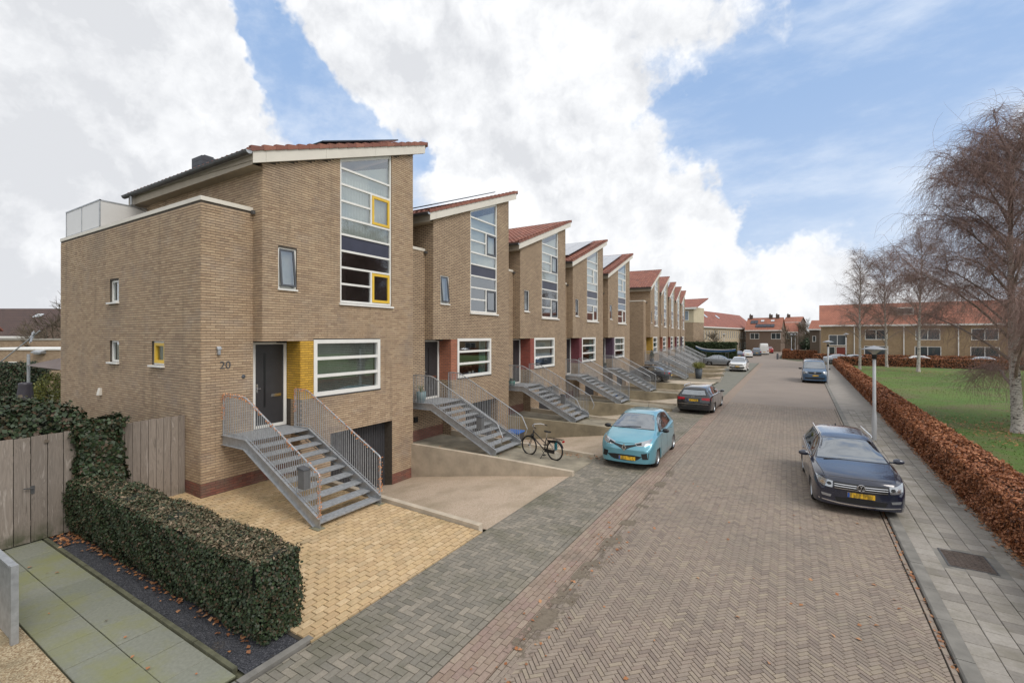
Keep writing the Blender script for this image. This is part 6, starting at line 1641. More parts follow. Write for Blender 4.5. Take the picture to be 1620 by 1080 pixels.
def board_fence(name, y0, y1, zt0, zt1, label, cat, bw=.24, handle=None, zb=.03):
    r = empty(name, (-13.15, y0, 0), 0, label, cat); n = round((y1 - y0) / bw); bw = (y1 - y0) / n
    bmsh = {}
    for i in range(n):
        h = round(zt0 + (zt1 - zt0) * (i + .5) / n + random.uniform(-.012, .012), 3)
        wv = bw - random.uniform(.006, .012); q = MB(); q.box(0, .003, zb, .026, wv, h)
        link('board', mesh_from('board', q.v, q.f, M['board']), r, (random.uniform(-.006, .006), i * bw, 0), (0, 0, random.uniform(-.01, .01)))
    MB().box(-.05, 0, .35, -.008, y1 - y0, .45).box(-.05, 0, 1.7, -.008, y1 - y0, 1.8).build('rails', M['board'], r)
    if handle:
        b = MB(); b.tube([(.026, handle, 1.12), (.08, handle, 1.12), (.085, handle - .14, 1.14)], .012, 6); b.box(.024, handle - .03, 1.0, .034, handle + .03, 1.16); b.build('handle', M['zinc'], r)
    return r
board_fence('board_fence', .0, 3.66, 2.14, 2.16, 'weathered grey board fence at the left edge behind the slab path', 'fence', .245, handle=2.95)
board_fence('garden_gate', 4.30, 5.70, 2.16, 2.20, 'weathered board gate between the ivy clump and the nearest house', 'gate', .155, zb=.14)
# garden beyond
def tagbox(name, label, cat, group=None): return empty(name, (0, 0, 0), 0, label, cat, group)
yb_ = simple('yellow_render', (.50, .37, .17), .8, .06, 1); brk = M['brick']
brown_roof = N('brown_tile_roof'); p_ = brown_roof.pos(); br1 = brown_roof.n('ShaderNodeTexBrick', {'Vector': brown_roof.n('ShaderNodeCombineXYZ', {0: brown_roof.math('ADD', brown_roof.n('ShaderNodeSeparateXYZ', {0: p_}).outputs[0], brown_roof.n('ShaderNodeSeparateXYZ', {0: p_}).outputs[1]), 1: brown_roof.n('ShaderNodeSeparateXYZ', {0: p_}).outputs[2], 2: 0.0}).outputs[0], 'Color1': (.075, .045, .038, 1), 'Color2': (.105, .062, .05, 1), 'Mortar': (.03, .02, .018, 1), 'Scale': 1.0, 'Mortar Size': .03, 'Brick Width': .3, 'Row Height': .25})
brown_roof.bsdf(br1.outputs['Color'], .8)
def tile_roof_mat(name, a, b, d):
    m = N(name); p = m.pos(); s_ = m.n('ShaderNodeSeparateXYZ', {0: p})
    v = m.n('ShaderNodeCombineXYZ', {0: m.math('ADD', s_.outputs[0], m.math('MULTIPLY', s_.outputs[1], .0)), 1: s_.outputs[2], 2: 0.0}).outputs[0]
    t = m.n('ShaderNodeTexBrick', {'Vector': v, 'Color1': c4(a), 'Color2': c4(b), 'Mortar': c4(d), 'Scale': 1.0, 'Mortar Size': .03, 'Brick Width': .28, 'Row Height': .20})
    c = m.mix(1.0, t.outputs['Color'], m.ramp(m.noise(p, .6, 6, .7), [(.3, (.75, .72, .72)), (.7, (1.2, 1.15, 1.1))]), 'MULTIPLY'); m.bsdf(c, .8, t.outputs['Fac'], .02, .5); return m.m
M['orange_roof'] = tile_roof_mat('orange_red_roof', (.42, .17, .11), (.35, .14, .09), (.20, .085, .06))
M['red_roof'] = tile_roof_mat('faded_red_roof', (.36, .14, .10), (.31, .11, .08), (.16, .07, .05))
def gable_house(loc, rz, L, D, eave, ridge, wallm, roofm, label, name='terraced_house', wins=(), front='-y', over=.35, chim=(), sky_=(), dormer=None, doors=(), group=None, pipes=(), cat='house', windeep=.12):
    """local: x along the facade 0..L, facade at y=0 facing -y, depth D"""
    r = empty(name, loc, rz, label, cat, group)
    w = MB(); plane_wall(w, 'y', 0, 0, L, -.2, eave, [(a, b, c, d) for (a, b, c, d) in wins] + [(a, b, 0, d) for (a, b, c, d) in doors])
    for h in list(wins): reveal(w, 'y', 0, h, windeep)
    for h in doors: reveal(w, 'y', 0, (h[0], h[1], 0, h[3]), windeep)
    for x in (0, L): w.quad((x, 0, -.2), (x, 0, eave), (x, D / 2, ridge - .1), (x, D, eave), (x, D, -.2))
    w.quad((0, D, -.2), (L, D, -.2), (L, D, eave), (0, D, eave)); w.build('wall', wallm, r)
    rf = MB(); sl = (ridge - eave) / (D / 2); o = over
    rf.prism([(-.25, -o, eave - o * sl + .12), (-.25, D / 2, ridge + .12), (-.25, D + o, eave - o * sl + .12), (-.25, D + o, eave - o * sl - .05), (-.25, D / 2, ridge - .06), (-.25, -o, eave - o * sl - .05)], (L + .5, 0, 0))
    ro_ = rf.build('roof', roofm, r)
    MB().box(-.26, -o - .10, eave - o * sl - .12, L + .26, -o - .004, eave - o * sl + .14).build('gutter', M['white'], r)
    MB().box(-.2, -o, eave - o * sl - .10, L + .2, -.004, eave - o * sl - .055).build('soffit', M['white'], r)
    for (a, b, c_, d) in wins:
        f = MB(); framed(f, 'y', 0, a + .002, b - .002, c_ + .002, d - .002, .09, .02, .10)
        if b - a > 1.6: f.box((a + b) / 2 - .04, .02, c_ + .09, (a + b) / 2 + .04, .10, d - .09)
        fo = f.build('window', M['white'], r); MB().quad((a, .07, c_), (b, .07, c_), (b, .07, d), (a, .07, d)).build('pane', M['winfar'], fo)
    for i, (a, b, c_, d) in enumerate(doors):
        f = MB(); framed(f, 'y', 0, a + .002, b - .002, 0.02, d - .002, .08, .02, .10); fo = f.build('door_frame', M['white'], r)
        MB().box(a + .08, .06, .05, b - .08, .095, d - .08).build('door', M['fardoor'] if c_ == 0 else M['redfar'], fo)
    for (x, y) in chim: MB().box(x, y, eave, x + .8, y + .8, ridge + .9).box(x + .1, y + .1, ridge + .9, x + .35, y + .35, ridge + 1.2).build('chimney', simple('dark_chimney', (.10, .07, .055), .9), ro_)
    for (x, t, w_, h_) in sky_:
        b = MB(); y = D / 2 * t; z_ = eave + (ridge - eave) * t; b.prism([(x, y, z_ + .20), (x + w_, y, z_ + .20), (x + w_, y + h_, z_ + .20 + h_ * sl), (x, y + h_, z_ + .20 + h_ * sl)], (0, -.03, .10)); b.build('skylight', M['whitegl'], ro_)
    for x in pipes: MB().tube([(x, -.08, 0), (x, -.08, eave - .1)], .07, 6).build('downpipe', M['white'], r)
    if dormer:
        x, w_, y, zb_, h_ = dormer
        b = MB(); b.box(x, y, zb_, x + w_, y + 2.2, zb_ + h_); do_ = b.build('dormer', M['zinc'], ro_)
        f = MB(); framed(f, 'y', y, x - .05, x + w_ + .05, zb_ - .05, zb_ + h_ + .1, .16, -.08, -.003); f.build('window_frame', M['white'], do_)
    return r
M['winfar'] = simple('dim_window_glass', (.05, .06, .065), .08, .4, .5)
M['whitegl'] = simple('bright_skylight_glass', (.55, .58, .60), .1, .05, 3)
M['fardoor'] = simple('dark_green_door', (.03, .04, .035), .4, .1, 2); M['redfar'] = simple('dark_red_door_frame', (.20, .04, .025), .4, .1, 2)
M['creamwall'] = simple('cream_panel_wall', (.56, .49, .34), .8, .06, 1)
# long terrace across the lawn
wins = []; doors = []
for i in range(9):
    x0 = 6.0 + i * 6.3
    wins += [(x0, x0 + 2.9, 3.55, 5.25), (x0 - .1, x0 + 3.0, .75, 2.55)]
wins += [(1.9, 3.0, 3.2, 4.9)] if False else []
doors = [(1.1, 2.0, 0, 2.35), (2.1, 3.5, 1, 2.35)]
wins += [(1.1, 3.5, 2.55, 4.35)]
gable_house((5.0, 94.8, 0), R(-3.0), 62, 9, 6.15, 9.55, brick_wall_mat('tan_brickwork', (.33, .235, .13), (.42, .30, .17), (.20, .16, .11)), M['orange_roof'], 'long two-storey terrace with orange-red roof and a white framed dormer beyond the lawn', 'terrace_block', wins=wins, doors=doors, dormer=(10.3, 2.0, 1.8, 7.6, 1.1), pipes=[4.6, 10.9, 17.2, 23.5, 29.8, 36.1, 42.4], cat='terrace')
# small gable piece left of it
gable_house((3.9, 108, 0), R(-12), 1.6, 6, 5.6, 7.2, simple('dark_brick_wall', (.13, .10, .075), .9), M['orange_roof'], 'dark brick house with small orange roof peeping out left of the long terrace', wins=[(.4, 1.0, 3, 4.2)])
# long terrace on the left, far end of the street
wins = [(1.0 + i * 1.95, 1.65 + i * 1.95, 3.4, 5.4) for i in range(26)] + [(2.2 + i * 5.2, 3.6 + i * 5.2, .6, 2.5) for i in range(9)]
gable_house((-16.4, 106.5, 0), R(90 - 9), 52, 9, 6.45, 10.4, simple('pale_brick_wall', (.44, .36, .25), .9, .08, 2), M['red_roof'], 'long pale terrace with faded red roof receding along the left of the far street', 'terrace_block', wins=wins, doors=[(5.6 + i * 5.2, 6.7 + i * 5.2, 0, 2.4) for i in range(8)], sky_=[(4, .55, 1.4, .9), (12, .5, 1.4, .9), (22, .5, 1.4, .9)], cat='terrace')
# pavilion end
r = empty('corner_house', (-22.4, 99, 0), R(-9), 'corner house with cream upper storey and single red roof slope, left of the pale terrace', 'house')
MB().box(0, 0, 0, 6.3, 6.5, 6.9).build('wall', brk, r); MB().box(.02, -.02, 6.9, 6.35, 6.5, 10.0).build('upper_storey', M['creamwall'], r)
MB().prism([(-.5, -.7, 9.7), (-.5, 7, 12.0), (-.5, 7, 12.2), (-.5, -.7, 9.95)], (7.6, 0, 0)).build('roof', M['red_roof'], r)
MB().box(-.55, -.80, 9.55, 7.15, -.71, 9.93).build('fascia_board', M['white'], r)
f = MB(); framed(f, 'y', -.02, 1.8, 5.4, 7.3, 9.3, .12, -.06, -.002); fo = f.build('window', M['white'], r); MB().quad((1.8, -.04, 7.3), (5.4, -.04, 7.3), (5.4, -.04, 9.3), (1.8, -.04, 9.3)).build('pane', simple('blue_grey_blind', (.24, .29, .34), .4), fo)
# orange roofed houses closing the view
wins = [(1 + i * 5, 3.2 + i * 5, 3.3, 4.9) for i in range(6)]
a, b = px_at(1180, 124), px_at(1235, 119); gable_house((a[0], a[1], 0), math.atan2(b[1] - a[1], b[0] - a[0]), math.hypot(b[0] - a[0], b[1] - a[1]), 8, 5.85, 9.0, simple('brown_brick_wall', (.17, .12, .09), .9), M['orange_roof'], 'orange-roofed brick house with solar panels and chimneys closing the street', wins=wins[:2], chim=[(.2, 3.5), (5.0, 3.5), (6.6, 3.5)], sky_=[(3.2, .62, .8, .5), (5.6, .62, .8, .5)])
o = MB().box(0, 0, 0, 1, 1, 1)
a, b = px_at(1237, 127), px_at(1261, 125); gable_house((a[0], a[1], 0), math.atan2(b[1] - a[1], b[0] - a[0]), math.hypot(b[0] - a[0], b[1] - a[1]), 7, 5.4, 7.8, simple('brown_brick_wall', (.17, .12, .09), .9), M['orange_roof'], 'lower orange-roofed house right of the solar panels, behind the bare tree', wins=wins[:1])
a, b = px_at(1240, 142), px_at(1265, 139); gable_house((a[0], a[1], 0), math.atan2(b[1] - a[1], b[0] - a[0]), math.hypot(b[0] - a[0], b[1] - a[1]), 7, 8.4, 10.0, simple('dark_brown_brick', (.12, .085, .07), .9), M['orange_roof'], 'tall dark brick block with small orange roof and chimney on the skyline', wins=[(3, 4.8, 6.4, 7.7)], chim=[(.1, 3)])
gable_house((24, 200, 0), R(-8), 40, 9, 6, 9.4, simple('brown_brick_wall', (.17, .12, .09), .9), M['red_roof'], 'distant row of houses on the horizon between the orange roofs and the right terrace', wins=[(2 + i * 5, 4 + i * 5, 3.3, 4.9) for i in range(6)])
a, b = px_at(1180, 124), px_at(1235, 119); r = empty('solar_array', (a[0], a[1], 0), math.atan2(b[1] - a[1], b[0] - a[0]), 'dark solar array on the orange roof closing the street', 'solar panels')
sl = 3.05 / 4.0
for i in range(5): MB().prism([(2.2 + i * .9, .5, 6.5), (3.05 + i * .9, .5, 6.5), (3.05 + i * .9, 1.5, 6.5 + sl), (2.2 + i * .9, 1.5, 6.5 + sl)], (0, -.05, .06)).build('solar_panel', M['solar'], r)
for i in range(2): MB().prism([(.8 + i * .9, 1.8, 7.5), (1.65 + i * .9, 1.8, 7.5), (1.65 + i * .9, 2.9, 7.5 + 1.1 * sl), (.8 + i * .9, 2.9, 7.5 + 1.1 * sl)], (0, -.05, .06)).build('solar_panel', M['solar'], r)
# left background
gable_house((-74, 32.0, 0), R(55), 32, 11, 5.2, 9.2, simple('brown_brick_wall', (.17, .12, .09), .9), brown_roof.m, 'house with large dark brown tiled roof at the far left', sky_=[(12, .7, .9, .9), (7, .25, .9, .9)]) if False else None
def _px(px, Y):     # world point on the ray through an image column at forward depth Y
    s = (px - 810) / 724 * Y; return (FWD[0] * Y + RGT[0] * s, FWD[1] * Y + RGT[1] * s)
def zpx(py, Y): return 4.2 + (531 - py) / 724 * Y
a, b = px_at(-140, 60), px_at(48, 60)
ang = math.atan2(b[1] - a[1], b[0] - a[0]); Lh = math.hypot(b[0] - a[0], b[1] - a[1])
gable_house((a[0], a[1], 0), ang, Lh, 12, 4.2, 8.0, simple('brown_brick_wall', (.17, .12, .09), .9), brown_roof.m, 'house with large dark brown tiled roof at the far left', sky_=[(Lh - 3.6, .62, .9, .7), (Lh - 7.5, .12, .9, .7)], over=.3)
a, b = px_at(-190, 46), px_at(-60, 46); Lh = math.hypot(b[0] - a[0], b[1] - a[1])
gable_house((a[0], a[1], 0), ang, Lh, 3, 5.2, 6.6, yb_, M['red_roof'], 'yellow rendered house end with red roof tiles cut by the left edge', over=.5)
def lowbuild(px0, px1, Y, zt, label, mat, cop=M['cream'], D=5):
    a, b = px_at(px0, Y), px_at(px1, Y); L = math.hypot(b[0] - a[0], b[1] - a[1])
    r = empty('garden_outbuilding', (a[0], a[1], 0), ang, label, 'outbuilding', 'flat roofed outbuildings behind the gardens')
    MB().box(0, 0, -.1, L, D, zt - .12).build('wall', mat, r); MB().box(-.08, -.08, zt - .12, L + .08, D + .08, zt).build('roof_edge', cop, r); return r, L
r, L = lowbuild(-60, 130, 42, zpx(536, 42), 'rear flat-roofed brick outbuilding under the brown roof', M['brick'], simple('gravel_roof', (.28, .26, .22), .9))
r, L = lowbuild(-60, 118, 36, zpx(551, 36), 'front flat-roofed brick outbuilding with white roof edge and small windows', M['brick'], M['white'])
for (px0, px1, z0, z1) in ((0, 7, 572, 590), (14, 28, 572, 588)):
    u0 = (px0 + 60) / 724 * 36; u1 = (px1 + 60) / 724 * 36
    f = MB(); framed(f, 'y', 0, u0, u1, zpx(z1, 36), zpx(z0, 36), .06, -.05, -.003); fo = f.build('window', M['white'], r); MB().quad((u0, -.03, zpx(z1, 36)), (u1, -.03, zpx(z1, 36)), (u1, -.03, zpx(z0, 36)), (u0, -.03, zpx(z0, 36))).build('pane', M['winfar'], fo)
u0 = (58 + 60) / 724 * 36; b = MB(); b.prism([(u0, -.45, zpx(556, 36)), (u0, -.003, zpx(553, 36)), (u0, -.003, zpx(559, 36)), (u0, -.45, zpx(558, 36))], (.75, 0, 0)); b.box(u0 + .05, -.3, zpx(560, 36), u0 + .6, -.003, zpx(558.5, 36)); b.build('wall_awning', M['steel'], r)
# aerial mast, leaning
p0, p1 = px_at(0, 30), px_at(63, 30)
an = empty('aerial_mast', (p0[0], p0[1], 0), 0, 'leaning metal aerial mast with crossed blades at the left edge', 'aerial')
q0 = Vector((0, 0, zpx(573, 30))); q1 = Vector((p1[0] - p0[0], p1[1] - p0[1], zpx(523, 30)))
MB().tube([q0 + (q0 - q1) * .6, q1], .04, 6).build('mast', M['steel'], an)
mid = q0.lerp(q1, .80); b = MB()
for i in range(5):
    a = i * .75; b.tube([mid + Vector((math.cos(a) * .35, math.sin(a) * .1, math.sin(a) * .4)), mid - Vector((math.cos(a) * .35, math.sin(a) * .1, math.sin(a) * .4))], .035, 4)
b.build('blades', M['steel'], an)
far_a = px_at(-40, 27.5)
hb = empty('ivy_hedge', (far_a[0], far_a[1], 0), ang, 'dark ivy covered hedge below the outbuildings at the far left, beside the water barrel', 'hedge')
P, Q = surf_points(9000, 0, 3.4, 0, 1.0, .1, 2.45, .1); leafobj('leaves', P, Q, .12, M['ivy'], hb); MB().box(.1, .1, 0, 3.3, .9, 2.35).build('ivy_core', M['ivycore'], hb)
# garden: sail cloth, post, barrel
ps = px_at(45, 26)
sp_ = empty('garden_post', (ps[0], ps[1], 0), 0, 'slim grey metal post holding the sail cloth in the back garden', 'post')
MB().tube([(0, 0, 0), (0, 0, zpx(560, 26))], .07, 8).build('pole', M['steel'], sp_)
a, b_, c_ = px_at(40, 26), px_at(110, 25), px_at(105, 21)
m = MB(); m.grid([[tuple(Vector((*a, zpx(578, 26))).lerp(Vector((*b_, zpx(563, 25))), u).lerp(Vector((*c_, zpx(586, 21))), v * (1 - .15)) + Vector((0, 0, -.25 * math.sin(u * 3.1) * math.sin(v * 3.1)))) for u in np.linspace(0, 1, 8)] for v in np.linspace(0, 1, 6)])
o = m.build('shade_sail', simple('grey_brown_sail', (.14, .11, .10), .9, .15, 1), smooth=True); setp(o, 'grey-brown shade sail stretched over the back garden beside the nearest house', 'shade sail')
pb_ = px_at(40, 24)
br_ = empty('water_barrel', (pb_[0], pb_[1], 0), 0, 'dark water barrel in the back garden behind the ivy', 'barrel')
zt_ = zpx(606, 24)
MB().lathe([(.001, 0), (.26, 0), (.31, zt_ * .3), (.31, zt_ * .7), (.26, zt_ - .08), (.27, zt_), (.20, zt_ + .03), (.001, zt_ + .05)], n=20).build('barrel_body', simple('dark_plastic', (.04, .035, .045), .5), br_, smooth=True)

# ------------------------------------------------------------------ street furniture
def lamp(x, y, label, h=3.78, z=.03):
    r = empty('street_lamp', (x, y, z), 0, label, 'lamp post', 'grey street lamps with flat hats')
    if 'lamp' not in HC:
        p = MB(); p.lathe([(.085, 0), (.085, .9), (.075, .95), (.06, 1.2), (.055, 3.30), (.001, 3.30)], n=16)
        q = MB(); q.lathe([(.001, 3.26), (.085, 3.26), (.085, 3.42), (.07, 3.44), (.001, 3.44)], n=16)
        l = MB(); l.lathe([(.07, 3.44), (.09, 3.50), (.27, 3.64), (.001, 3.64)], n=24)
        hh = MB(); hh.lathe([(.001, 3.635), (.42, 3.635), (.43, 3.655), (.30, 3.70), (.12, 3.76), (.05, 3.79), (.001, 3.80)], n=28)
        lm2 = N('lamp_lens'); lm2.bsdf((.42, .40, .36, 1), .25, None)
        HC['lamp'] = [(n_, mesh_from(n_, m.v, m.f, mt, True)) for n_, m, mt in (('pole', p, M['lamppost']), ('collar', q, M['black']), ('lens', l, lm2.m), ('hat', hh, M['hat']))]
    for n_, me in HC['lamp']: link(n_, me, r, None)
    r.scale = (1, 1, h / 3.8)
M['lamppost'] = simple('pale_grey_post', (.40, .41, .42), .5, .08, 3); M['hat'] = simple('grey_lamp_hat', (.30, .31, .33), .5, .08, 3)
lamp(3.0, 23.2, 'nearest street lamp, on the right pavement behind the dark blue estate car')
lamp(3.04, 48.0, 'second street lamp on the right pavement, in front of the blue van')
lamp(8.0, 97.0 - 8, 'street lamp at the far corner in front of the right-hand terrace', 4.6)
lamp(.9, 126, 'left one of the pair of distant street lamps at the end of the street', 4.6)
lamp(1.7, 130, 'right one of the pair of distant street lamps at the end of the street', 4.6)
lamp(-11.2, 104, 'distant street lamp behind the tall green hedge', 4.6)
bo = empty('bollard', (-1.45, 94.6, 0), 0, 'short dark bollard on the corner before the far street', 'bollard')
MB().lathe([(.16, 0), (.16, .95), (.10, 1.05), (.001, 1.08)], n=12).build('post', M['grey_frame'], bo)
# bicycle
bk = empty('bicycle', (-7.25, 14.05, .0), R(-11), 'black city bicycle on its stand beside the second stairs', 'bicycle')
wr = .345; xr, xf = .56, -.56
blk = simple('black_bike_paint', (.012, .012, .014), .35)
for nm, x in (('rear', xr), ('front', xf)):
    w = empty('wheel', (x, 0, wr), parent=bk)
    MB().torus((0, 0, 0), wr - .018, .02, 'y', 36, 7).build('tyre', M['black'], w, smooth=True)
    MB().torus((0, 0, 0), wr - .045, .011, 'y', 36, 5).build('rim', M['blackg'], w, smooth=True)
    s_ = MB()
    for i in range(20): a = i * math.pi / 10; s_.tube([(0, .02 * (-1) ** i, 0), (math.cos(a) * (wr - .05), 0, math.sin(a) * (wr - .05))], .0016, 3, False)
    s_.lathe([(.001, -.03), (.028, -.03), (.028, .03), (.001, .03)], n=10, axis='y'); s_.build('spokes', M['chrome'], w)
    f = MB(); rr_ = wr + .025; f.grid([[(math.cos(a) * rr_, yy, math.sin(a) * rr_) for a in np.linspace(.35 if x > 0 else 1.0, 2.9 if x > 0 else 2.9, 14)] for yy in (-.028, .028)]); f.build('mudguard', M['blackg'], w)
fr = MB(); bb = (.12, 0, .29); st = (.22, 0, .78); hd1 = (-.36, 0, .86); hd0 = (-.40, 0, .68)
fr.tube([bb, hd0], .02, 8); fr.tube([bb, (.205, 0, .72)], .017, 8); fr.tube([(.17, 0, .52), hd1], .016, 8); fr.tube([hd0, (-.35, 0, .92)], .021, 8)
for sy in (-.04, .04): fr.tube([bb, (xr, sy, wr)], .01, 6); fr.tube([(.20, 0, .70), (xr, sy, wr)], .009, 6); fr.tube([(-.41, sy, .63), (xf, sy, wr)], .012, 6)
fr.build('frame', blk, bk, smooth=True)
h = MB(); h.tube([(-.35, 0, .92), (-.30, 0, 1.10)], .014, 8); h.tube([(-.10, -.30, 1.08), (-.22, -.24, 1.11), (-.33, 0, 1.12), (-.22, .24, 1.11), (-.10, .30, 1.08)], .011, 8)
h.build('handlebar', M['chrome'], bk); g_ = MB(); g_.tube([(-.10, -.30, 1.08), (0, -.32, 1.06)], .017, 8); g_.tube([(-.10, .30, 1.08), (0, .32, 1.06)], .017, 8); g_.build('grips', M['black'], bk)
sd = MB(); sd.tube([(.205, 0, .72), (.24, 0, .92)], .013, 8); sd.build('seat_post', M['chrome'], bk)
sa_ = MB(); sa_.grid([[(.12 + .27 * t, y * (.035 + .085 * t ** 1.5), .955 + .01 * math.cos(y * 2) - .02 * abs(y)) for y in np.linspace(-1, 1, 7)] for t in np.linspace(0, 1, 8)]); sa_.box(.16, -.05, .915, .37, .05, .945); sa_.build('saddle', M['black'], bk)
rk = MB()
for sy in (-.07, 0, .07): rk.tube([(.28, sy, .74), (.90, sy, .74)], .007, 5)
for sy in (-.07, .07): rk.tube([(.82, sy, .74), (xr, sy * .8, wr)], .006, 5)
rk.build('luggage_rack', M['black'], bk); MB().box(.90, -.05, .66, .93, .05, .72).build('tail_light', M['redlamp'], bk)
cs = MB(); cs.box(.30, -.07, .60, .62, -.055, .68); cs.box(.18, -.065, .24, .58, -.045, .36); cs.build('chain_guard', M['blackg'], bk)
cs = MB(); cs.tube([(.12, 0, .29), (.12, -.12, .29), (.22, -.12, .16)], .009, 5); cs.box(.18, -.20, .145, .27, -.11, .17); cs.tube([(.12, 0, .29), (.12, .12, .29), (.02, .12, .42)], .009, 5); cs.box(-.03, .11, .41, .06, .20, .435); cs.build('cranks', M['black'], bk)
MB().tube([(.15, -.03, .27), (.10, -.22, .005)], .01, 5).build('kickstand', M['black'], bk)
MB().lathe([(.001, 0), (.06, .0), (.06, .03), (.04, .07), (.001, .08)], c=(-.43, 0, .72), n=12, axis='x').build('headlamp', M['blackg'], bk)
MB().box(.50, .05, .35, .60, .09, .66).build('lock_strap', simple('teal_strap', (.02, .22, .28), .6), bk)
# wheelie bin behind second stairs
wb = empty('wheelie_bin', (-9.35, 15.75, -.62), R(5), 'dark wheelie bin with blue lid behind the second stairs', 'bin')
b = MB(); z0_, z1_ = 0, .98; b.v = [(-.22, -.25, .05), (.22, -.25, .05), (.22, .25, .05), (-.22, .25, .05), (-.29, -.30, .95), (.29, -.30, .95), (.29, .30, .95), (-.29, .30, .95)]; b.f = list(BF); b.build('bin_body', M['garage'], wb)
MB().box(-.32, -.33, .955, .32, .33, 1.02).build('lid', simple('blue_lid', (.03, .12, .38), .45), wb, bevel=.02)
MB().lathe([(.001, -.03), (.1, -.03), (.1, .03), (.001, .03)], c=(-.24, -.28, .1), n=12, axis='y').lathe([(.001, -.03), (.1, -.03), (.1, .03), (.001, .03)], c=(-.24, .28, .1), n=12, axis='y').build('wheels', M['black'], wb)
wb2 = empty('wheelie_bin', (-9.6, 29.1, -.66), R(5), 'dark wheelie bin with blue lid behind the fourth stairs', 'bin')
for ch in list(wb.children):
    q = ch.copy(); COL.objects.link(q); q.parent = wb2
# pots
def pot(x, y, z, r0, r1, h, mat, label, plant='evergreen', pr=.2, ph=.4, n=500, size=.05, spiky=False):
    o = empty('potted_plant', (x, y, z), 0, label, 'potted plant')
    MB().lathe([(.001, 0), (r0, 0), (r1, h), (r1 * .86, h), (r1 * .8, h * .8), (.001, h * .8)], n=18).build('pot', mat, o, smooth=True)
    if spiky:
        V = MB()
        for i in range(26):
            a = random.random() * 6.28; l = random.uniform(.5, 1) * ph; q = random.uniform(.2, 1) * pr
            V.tube([(0, 0, h * .8), (math.cos(a) * q * .5, math.sin(a) * q * .5, h * .8 + l * .7), (math.cos(a) * q * 1.1, math.sin(a) * q * 1.1, h * .8 + l * .75)], [.012, .010, .002], 4)
        V.build('leaves', M[plant], o)
    else:
        u = np.random.normal(0, 1, (n, 3)); u /= np.linalg.norm(u, axis=1)[:, None]
        P = u * np.random.uniform(.3, 1, n)[:, None] * np.array([pr, pr, ph / 2]) + np.array([0, 0, h + ph / 2 - .05])
        if plant == 'evergreen' and ph > .7: P[:, :2] *= (1.25 - (P[:, 2:3] - h) / ph)
        link('leaves', leaves_mesh('leaves', P, u, size, M[plant], jit=.8), o)['kind'] = 'stuff'
    return o
celad = simple('celadon_glaze', (.16, .26, .27), .3); dkpot = simple('slate_planter', (.07, .085, .10), .6)
O1 = ORG[1][0]; O2 = ORG[2][0]
pot(O1[0] - .12, O1[1] + .72, 1.655, .15, .20, .40, celad, 'pale blue-green glazed pot with a spiky plant on the second landing', 'bamboo', .25, .5, spiky=True)
pot(O2[0] - .15, O2[1] + .70, 1.655, .14, .18, .24, simple('green_glaze', (.06, .20, .16), .3), 'small green glazed pot on the third landing', 'evergreen', .16, .22, 300)
pot(ORG[4][0][0] - .1, ORG[4][0][1] + .75, 1.655, .12, .15, .25, dkpot, 'small dark pot with green plant on the fifth landing', 'evergreen', .2, .3, 300)
pot(ORG[5][0][0] + .15, ORG[5][0][1] + .8, 1.655, .16, .2, .3, dkpot, 'dark pot with a cone shaped evergreen on the sixth landing', 'evergreen', .30, 1.0, 1500)
pot(-7.35, 47.4, .0, .26, .36, 1.0, dkpot, 'tall slate planter with yellow-green plant at the foot of the sixth stairs', 'bamboo', .62, .75, 1600, .09)
# things on the second windowsill
for (y, r_, h_, mt, lb) in ((.75, .05, .30, 'teal', 'teal glass bottle standing on the second house windowsill'), (2.35 - 1.1, .05, .12, 'white', 'white cup on the second house windowsill'), (1.6 - .1, .06, .10, 'white', 'white bowl on the second house windowsill')):
    o = MB().lathe([(.001, 0), (r_, 0), (r_ * .9, h_ * .5), (r_ * .35, h_ * .8), (r_ * .35, h_), (.001, h_)] if mt == 'teal' else [(.001, 0), (r_ * .7, 0), (r_, h_), (.001, h_ * .9)], n=14).build('bottle' if mt == 'teal' else 'cup', M[mt], smooth=True)
    o.location = (O1[0] - .16, O1[1] + 5.38 - y, 2.525); setp(o, lb, 'bottle' if mt == 'teal' else 'cup')
# small dark wall box under second landing
o = MB().box(0, -.09, -.1, .08, .09, .1).build('meter_box', M['black']); o.location = (O1[0] - .44, O1[1] + .72, .95); setp(o, 'small dark box on the wall under the second landing', 'wall box')
o = MB().box(0, -.06, -.12, .02, .06, .12).build('name_plate', M['white']); o.location = (O1[0] - .428, O1[1] + .45, 3.3); setp(o, 'small pale house number plate beside the second front door', 'sign')
# canoe on rack
cn = empty('canoe', (-9.9, 79.6, 1.55), R(-24), 'blue canoe with white rim lying on a rack above the silver coupe', 'canoe')
rows = []
for t in np.linspace(-1, 1, 25):
    w = .45 * (1 - abs(t) ** 2.4) + .01; x = t * 3.4; rise = .55 * abs(t) ** 3 * (1 if t < 0 else .35)
    rows.append([(x, w * math.cos(a), rise + .42 - .40 * math.sin(a) * (.75 + .25 * (1 - t * t))) for a in np.linspace(0, math.pi, 11)])
nb_ = simple('blue_canoe_hull', (.04, .13, .33), .25, .05, 1)
MB().grid([r_[:] for r_ in rows]).build('hull', nb_, cn, smooth=True)
b = MB(); b.tube([r_[0] for r_ in rows], .03, 5); b.tube([r_[-1] for r_ in rows], .03, 5); b.build('gunwale', M['white'], cn)
rk = empty('canoe_rack', (-9.9, 79.6, 0), R(-24), 'dark frame carrying the blue canoe', 'rack')
b = MB()
for x in (-1.8, 2.0): b.box(x, -.4, 0, x + .06, -.34, 1.5); b.box(x, .34, 0, x + .06, .4, 1.5); b.box(x, -.5, 1.48, x + .06, .5, 1.54)
b.build('frame', M['grey_frame'], rk)
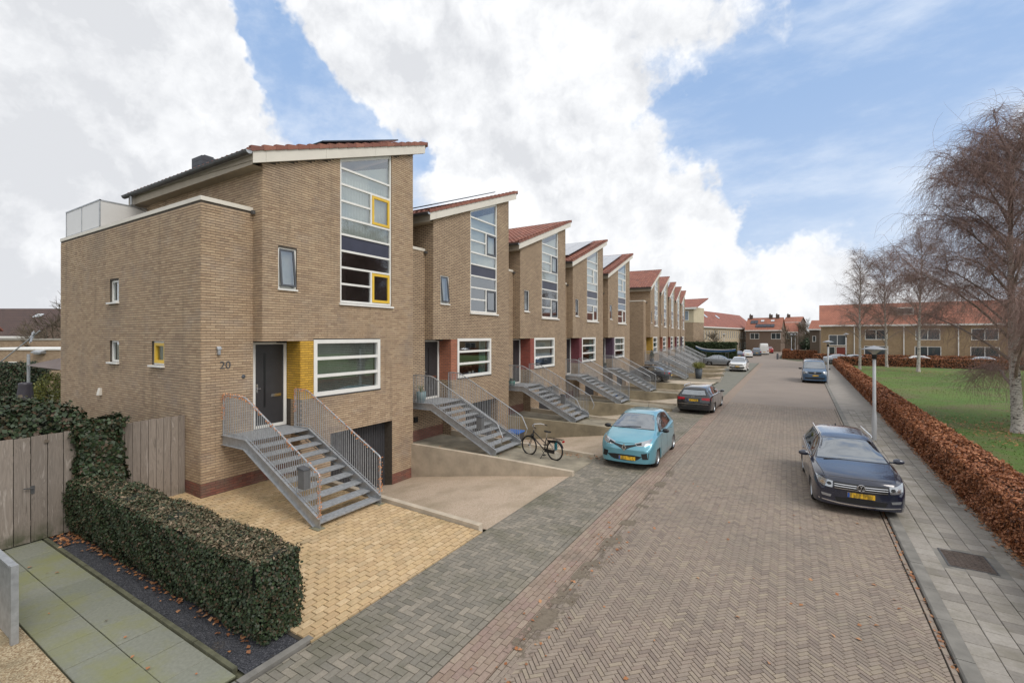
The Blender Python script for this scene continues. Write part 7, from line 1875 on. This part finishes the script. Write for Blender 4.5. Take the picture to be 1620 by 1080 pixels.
# cars glimpsed over the far hedge
for i, (x, lab, mt) in enumerate(((9.2, 'pale blue car roof over the far hedge, leftmost pair', 'ltsilver'), (11.2, 'second pale car of the pair over the far hedge behind the near lamp', 'ltsilver'), (18.5, 'white car behind the far hedge left of the mid-lawn birch', 'whitecar'), (25.0, 'silver car behind the far hedge right of the mid-lawn birch', 'ltsilver'), (31.5, 'grey car behind the far hedge below the net of birch twigs', 'ltsilver'), (42, 'white car behind the far hedge left of the large birch trunk', 'whitecar'), (49, 'silver car behind the far hedge right of the large birch trunk', 'ltsilver'))):
    if 'ltsilver' not in M: M['ltsilver'] = paint('pale_silver_paint', (.42, .46, .52), .25)
    if i == 0:
        proto = {}
    key = 'fc' + mt
    if key not in HC:
        c = Car(dk, 'parked_car', (x, 84.8, .0), R(180), lab, M[mt], 'car', 'cars parked behind the far hedge')
        glasshouse(c, (1.21, 1.95, .72, .57), [([(1.5, .99), (2.3, 1.0)], [(1.68, 1.1), (2.3, 1.33)]), ([(2.36, 1.0), (3.4, 1.03)], [(2.36, 1.335), (3.25, 1.22)])], (3.92, 3.50, .60, .50)); HC[key] = c.root
    else:
        src = HC[key]; r = src.copy(); COL.objects.link(r); r.location = (x, 84.8, 0); r['label'] = lab
        for ch in src.children:
            q = ch.copy(); COL.objects.link(q); q.parent = r
            for g2 in ch.children: w_ = g2.copy(); COL.objects.link(w_); w_.parent = q
# thin far haze-free finish: distant tree line as one mass
n_ = 9000; a = np.random.uniform(-1.2, 1.2, n_); rad = np.random.uniform(330, 380, n_); hh = 3 + 6 * (.5 + .5 * np.sin(a * 23) * np.cos(a * 9 + 1)); zz_ = np.random.rand(n_) * hh
P = np.c_[rad * np.sin(a), rad * np.cos(a), zz_]; Q = np.tile([0, -1.0, .2], (n_, 1))
o = link('distant_trees', leaves_mesh('distant_trees', P, Q, 2.2, simple('far_tree_mass', (.10, .09, .07), .95, .3, .02), jit=.6)); setp(o, 'far line of bare trees on the horizon', 'trees', kind='stuff')
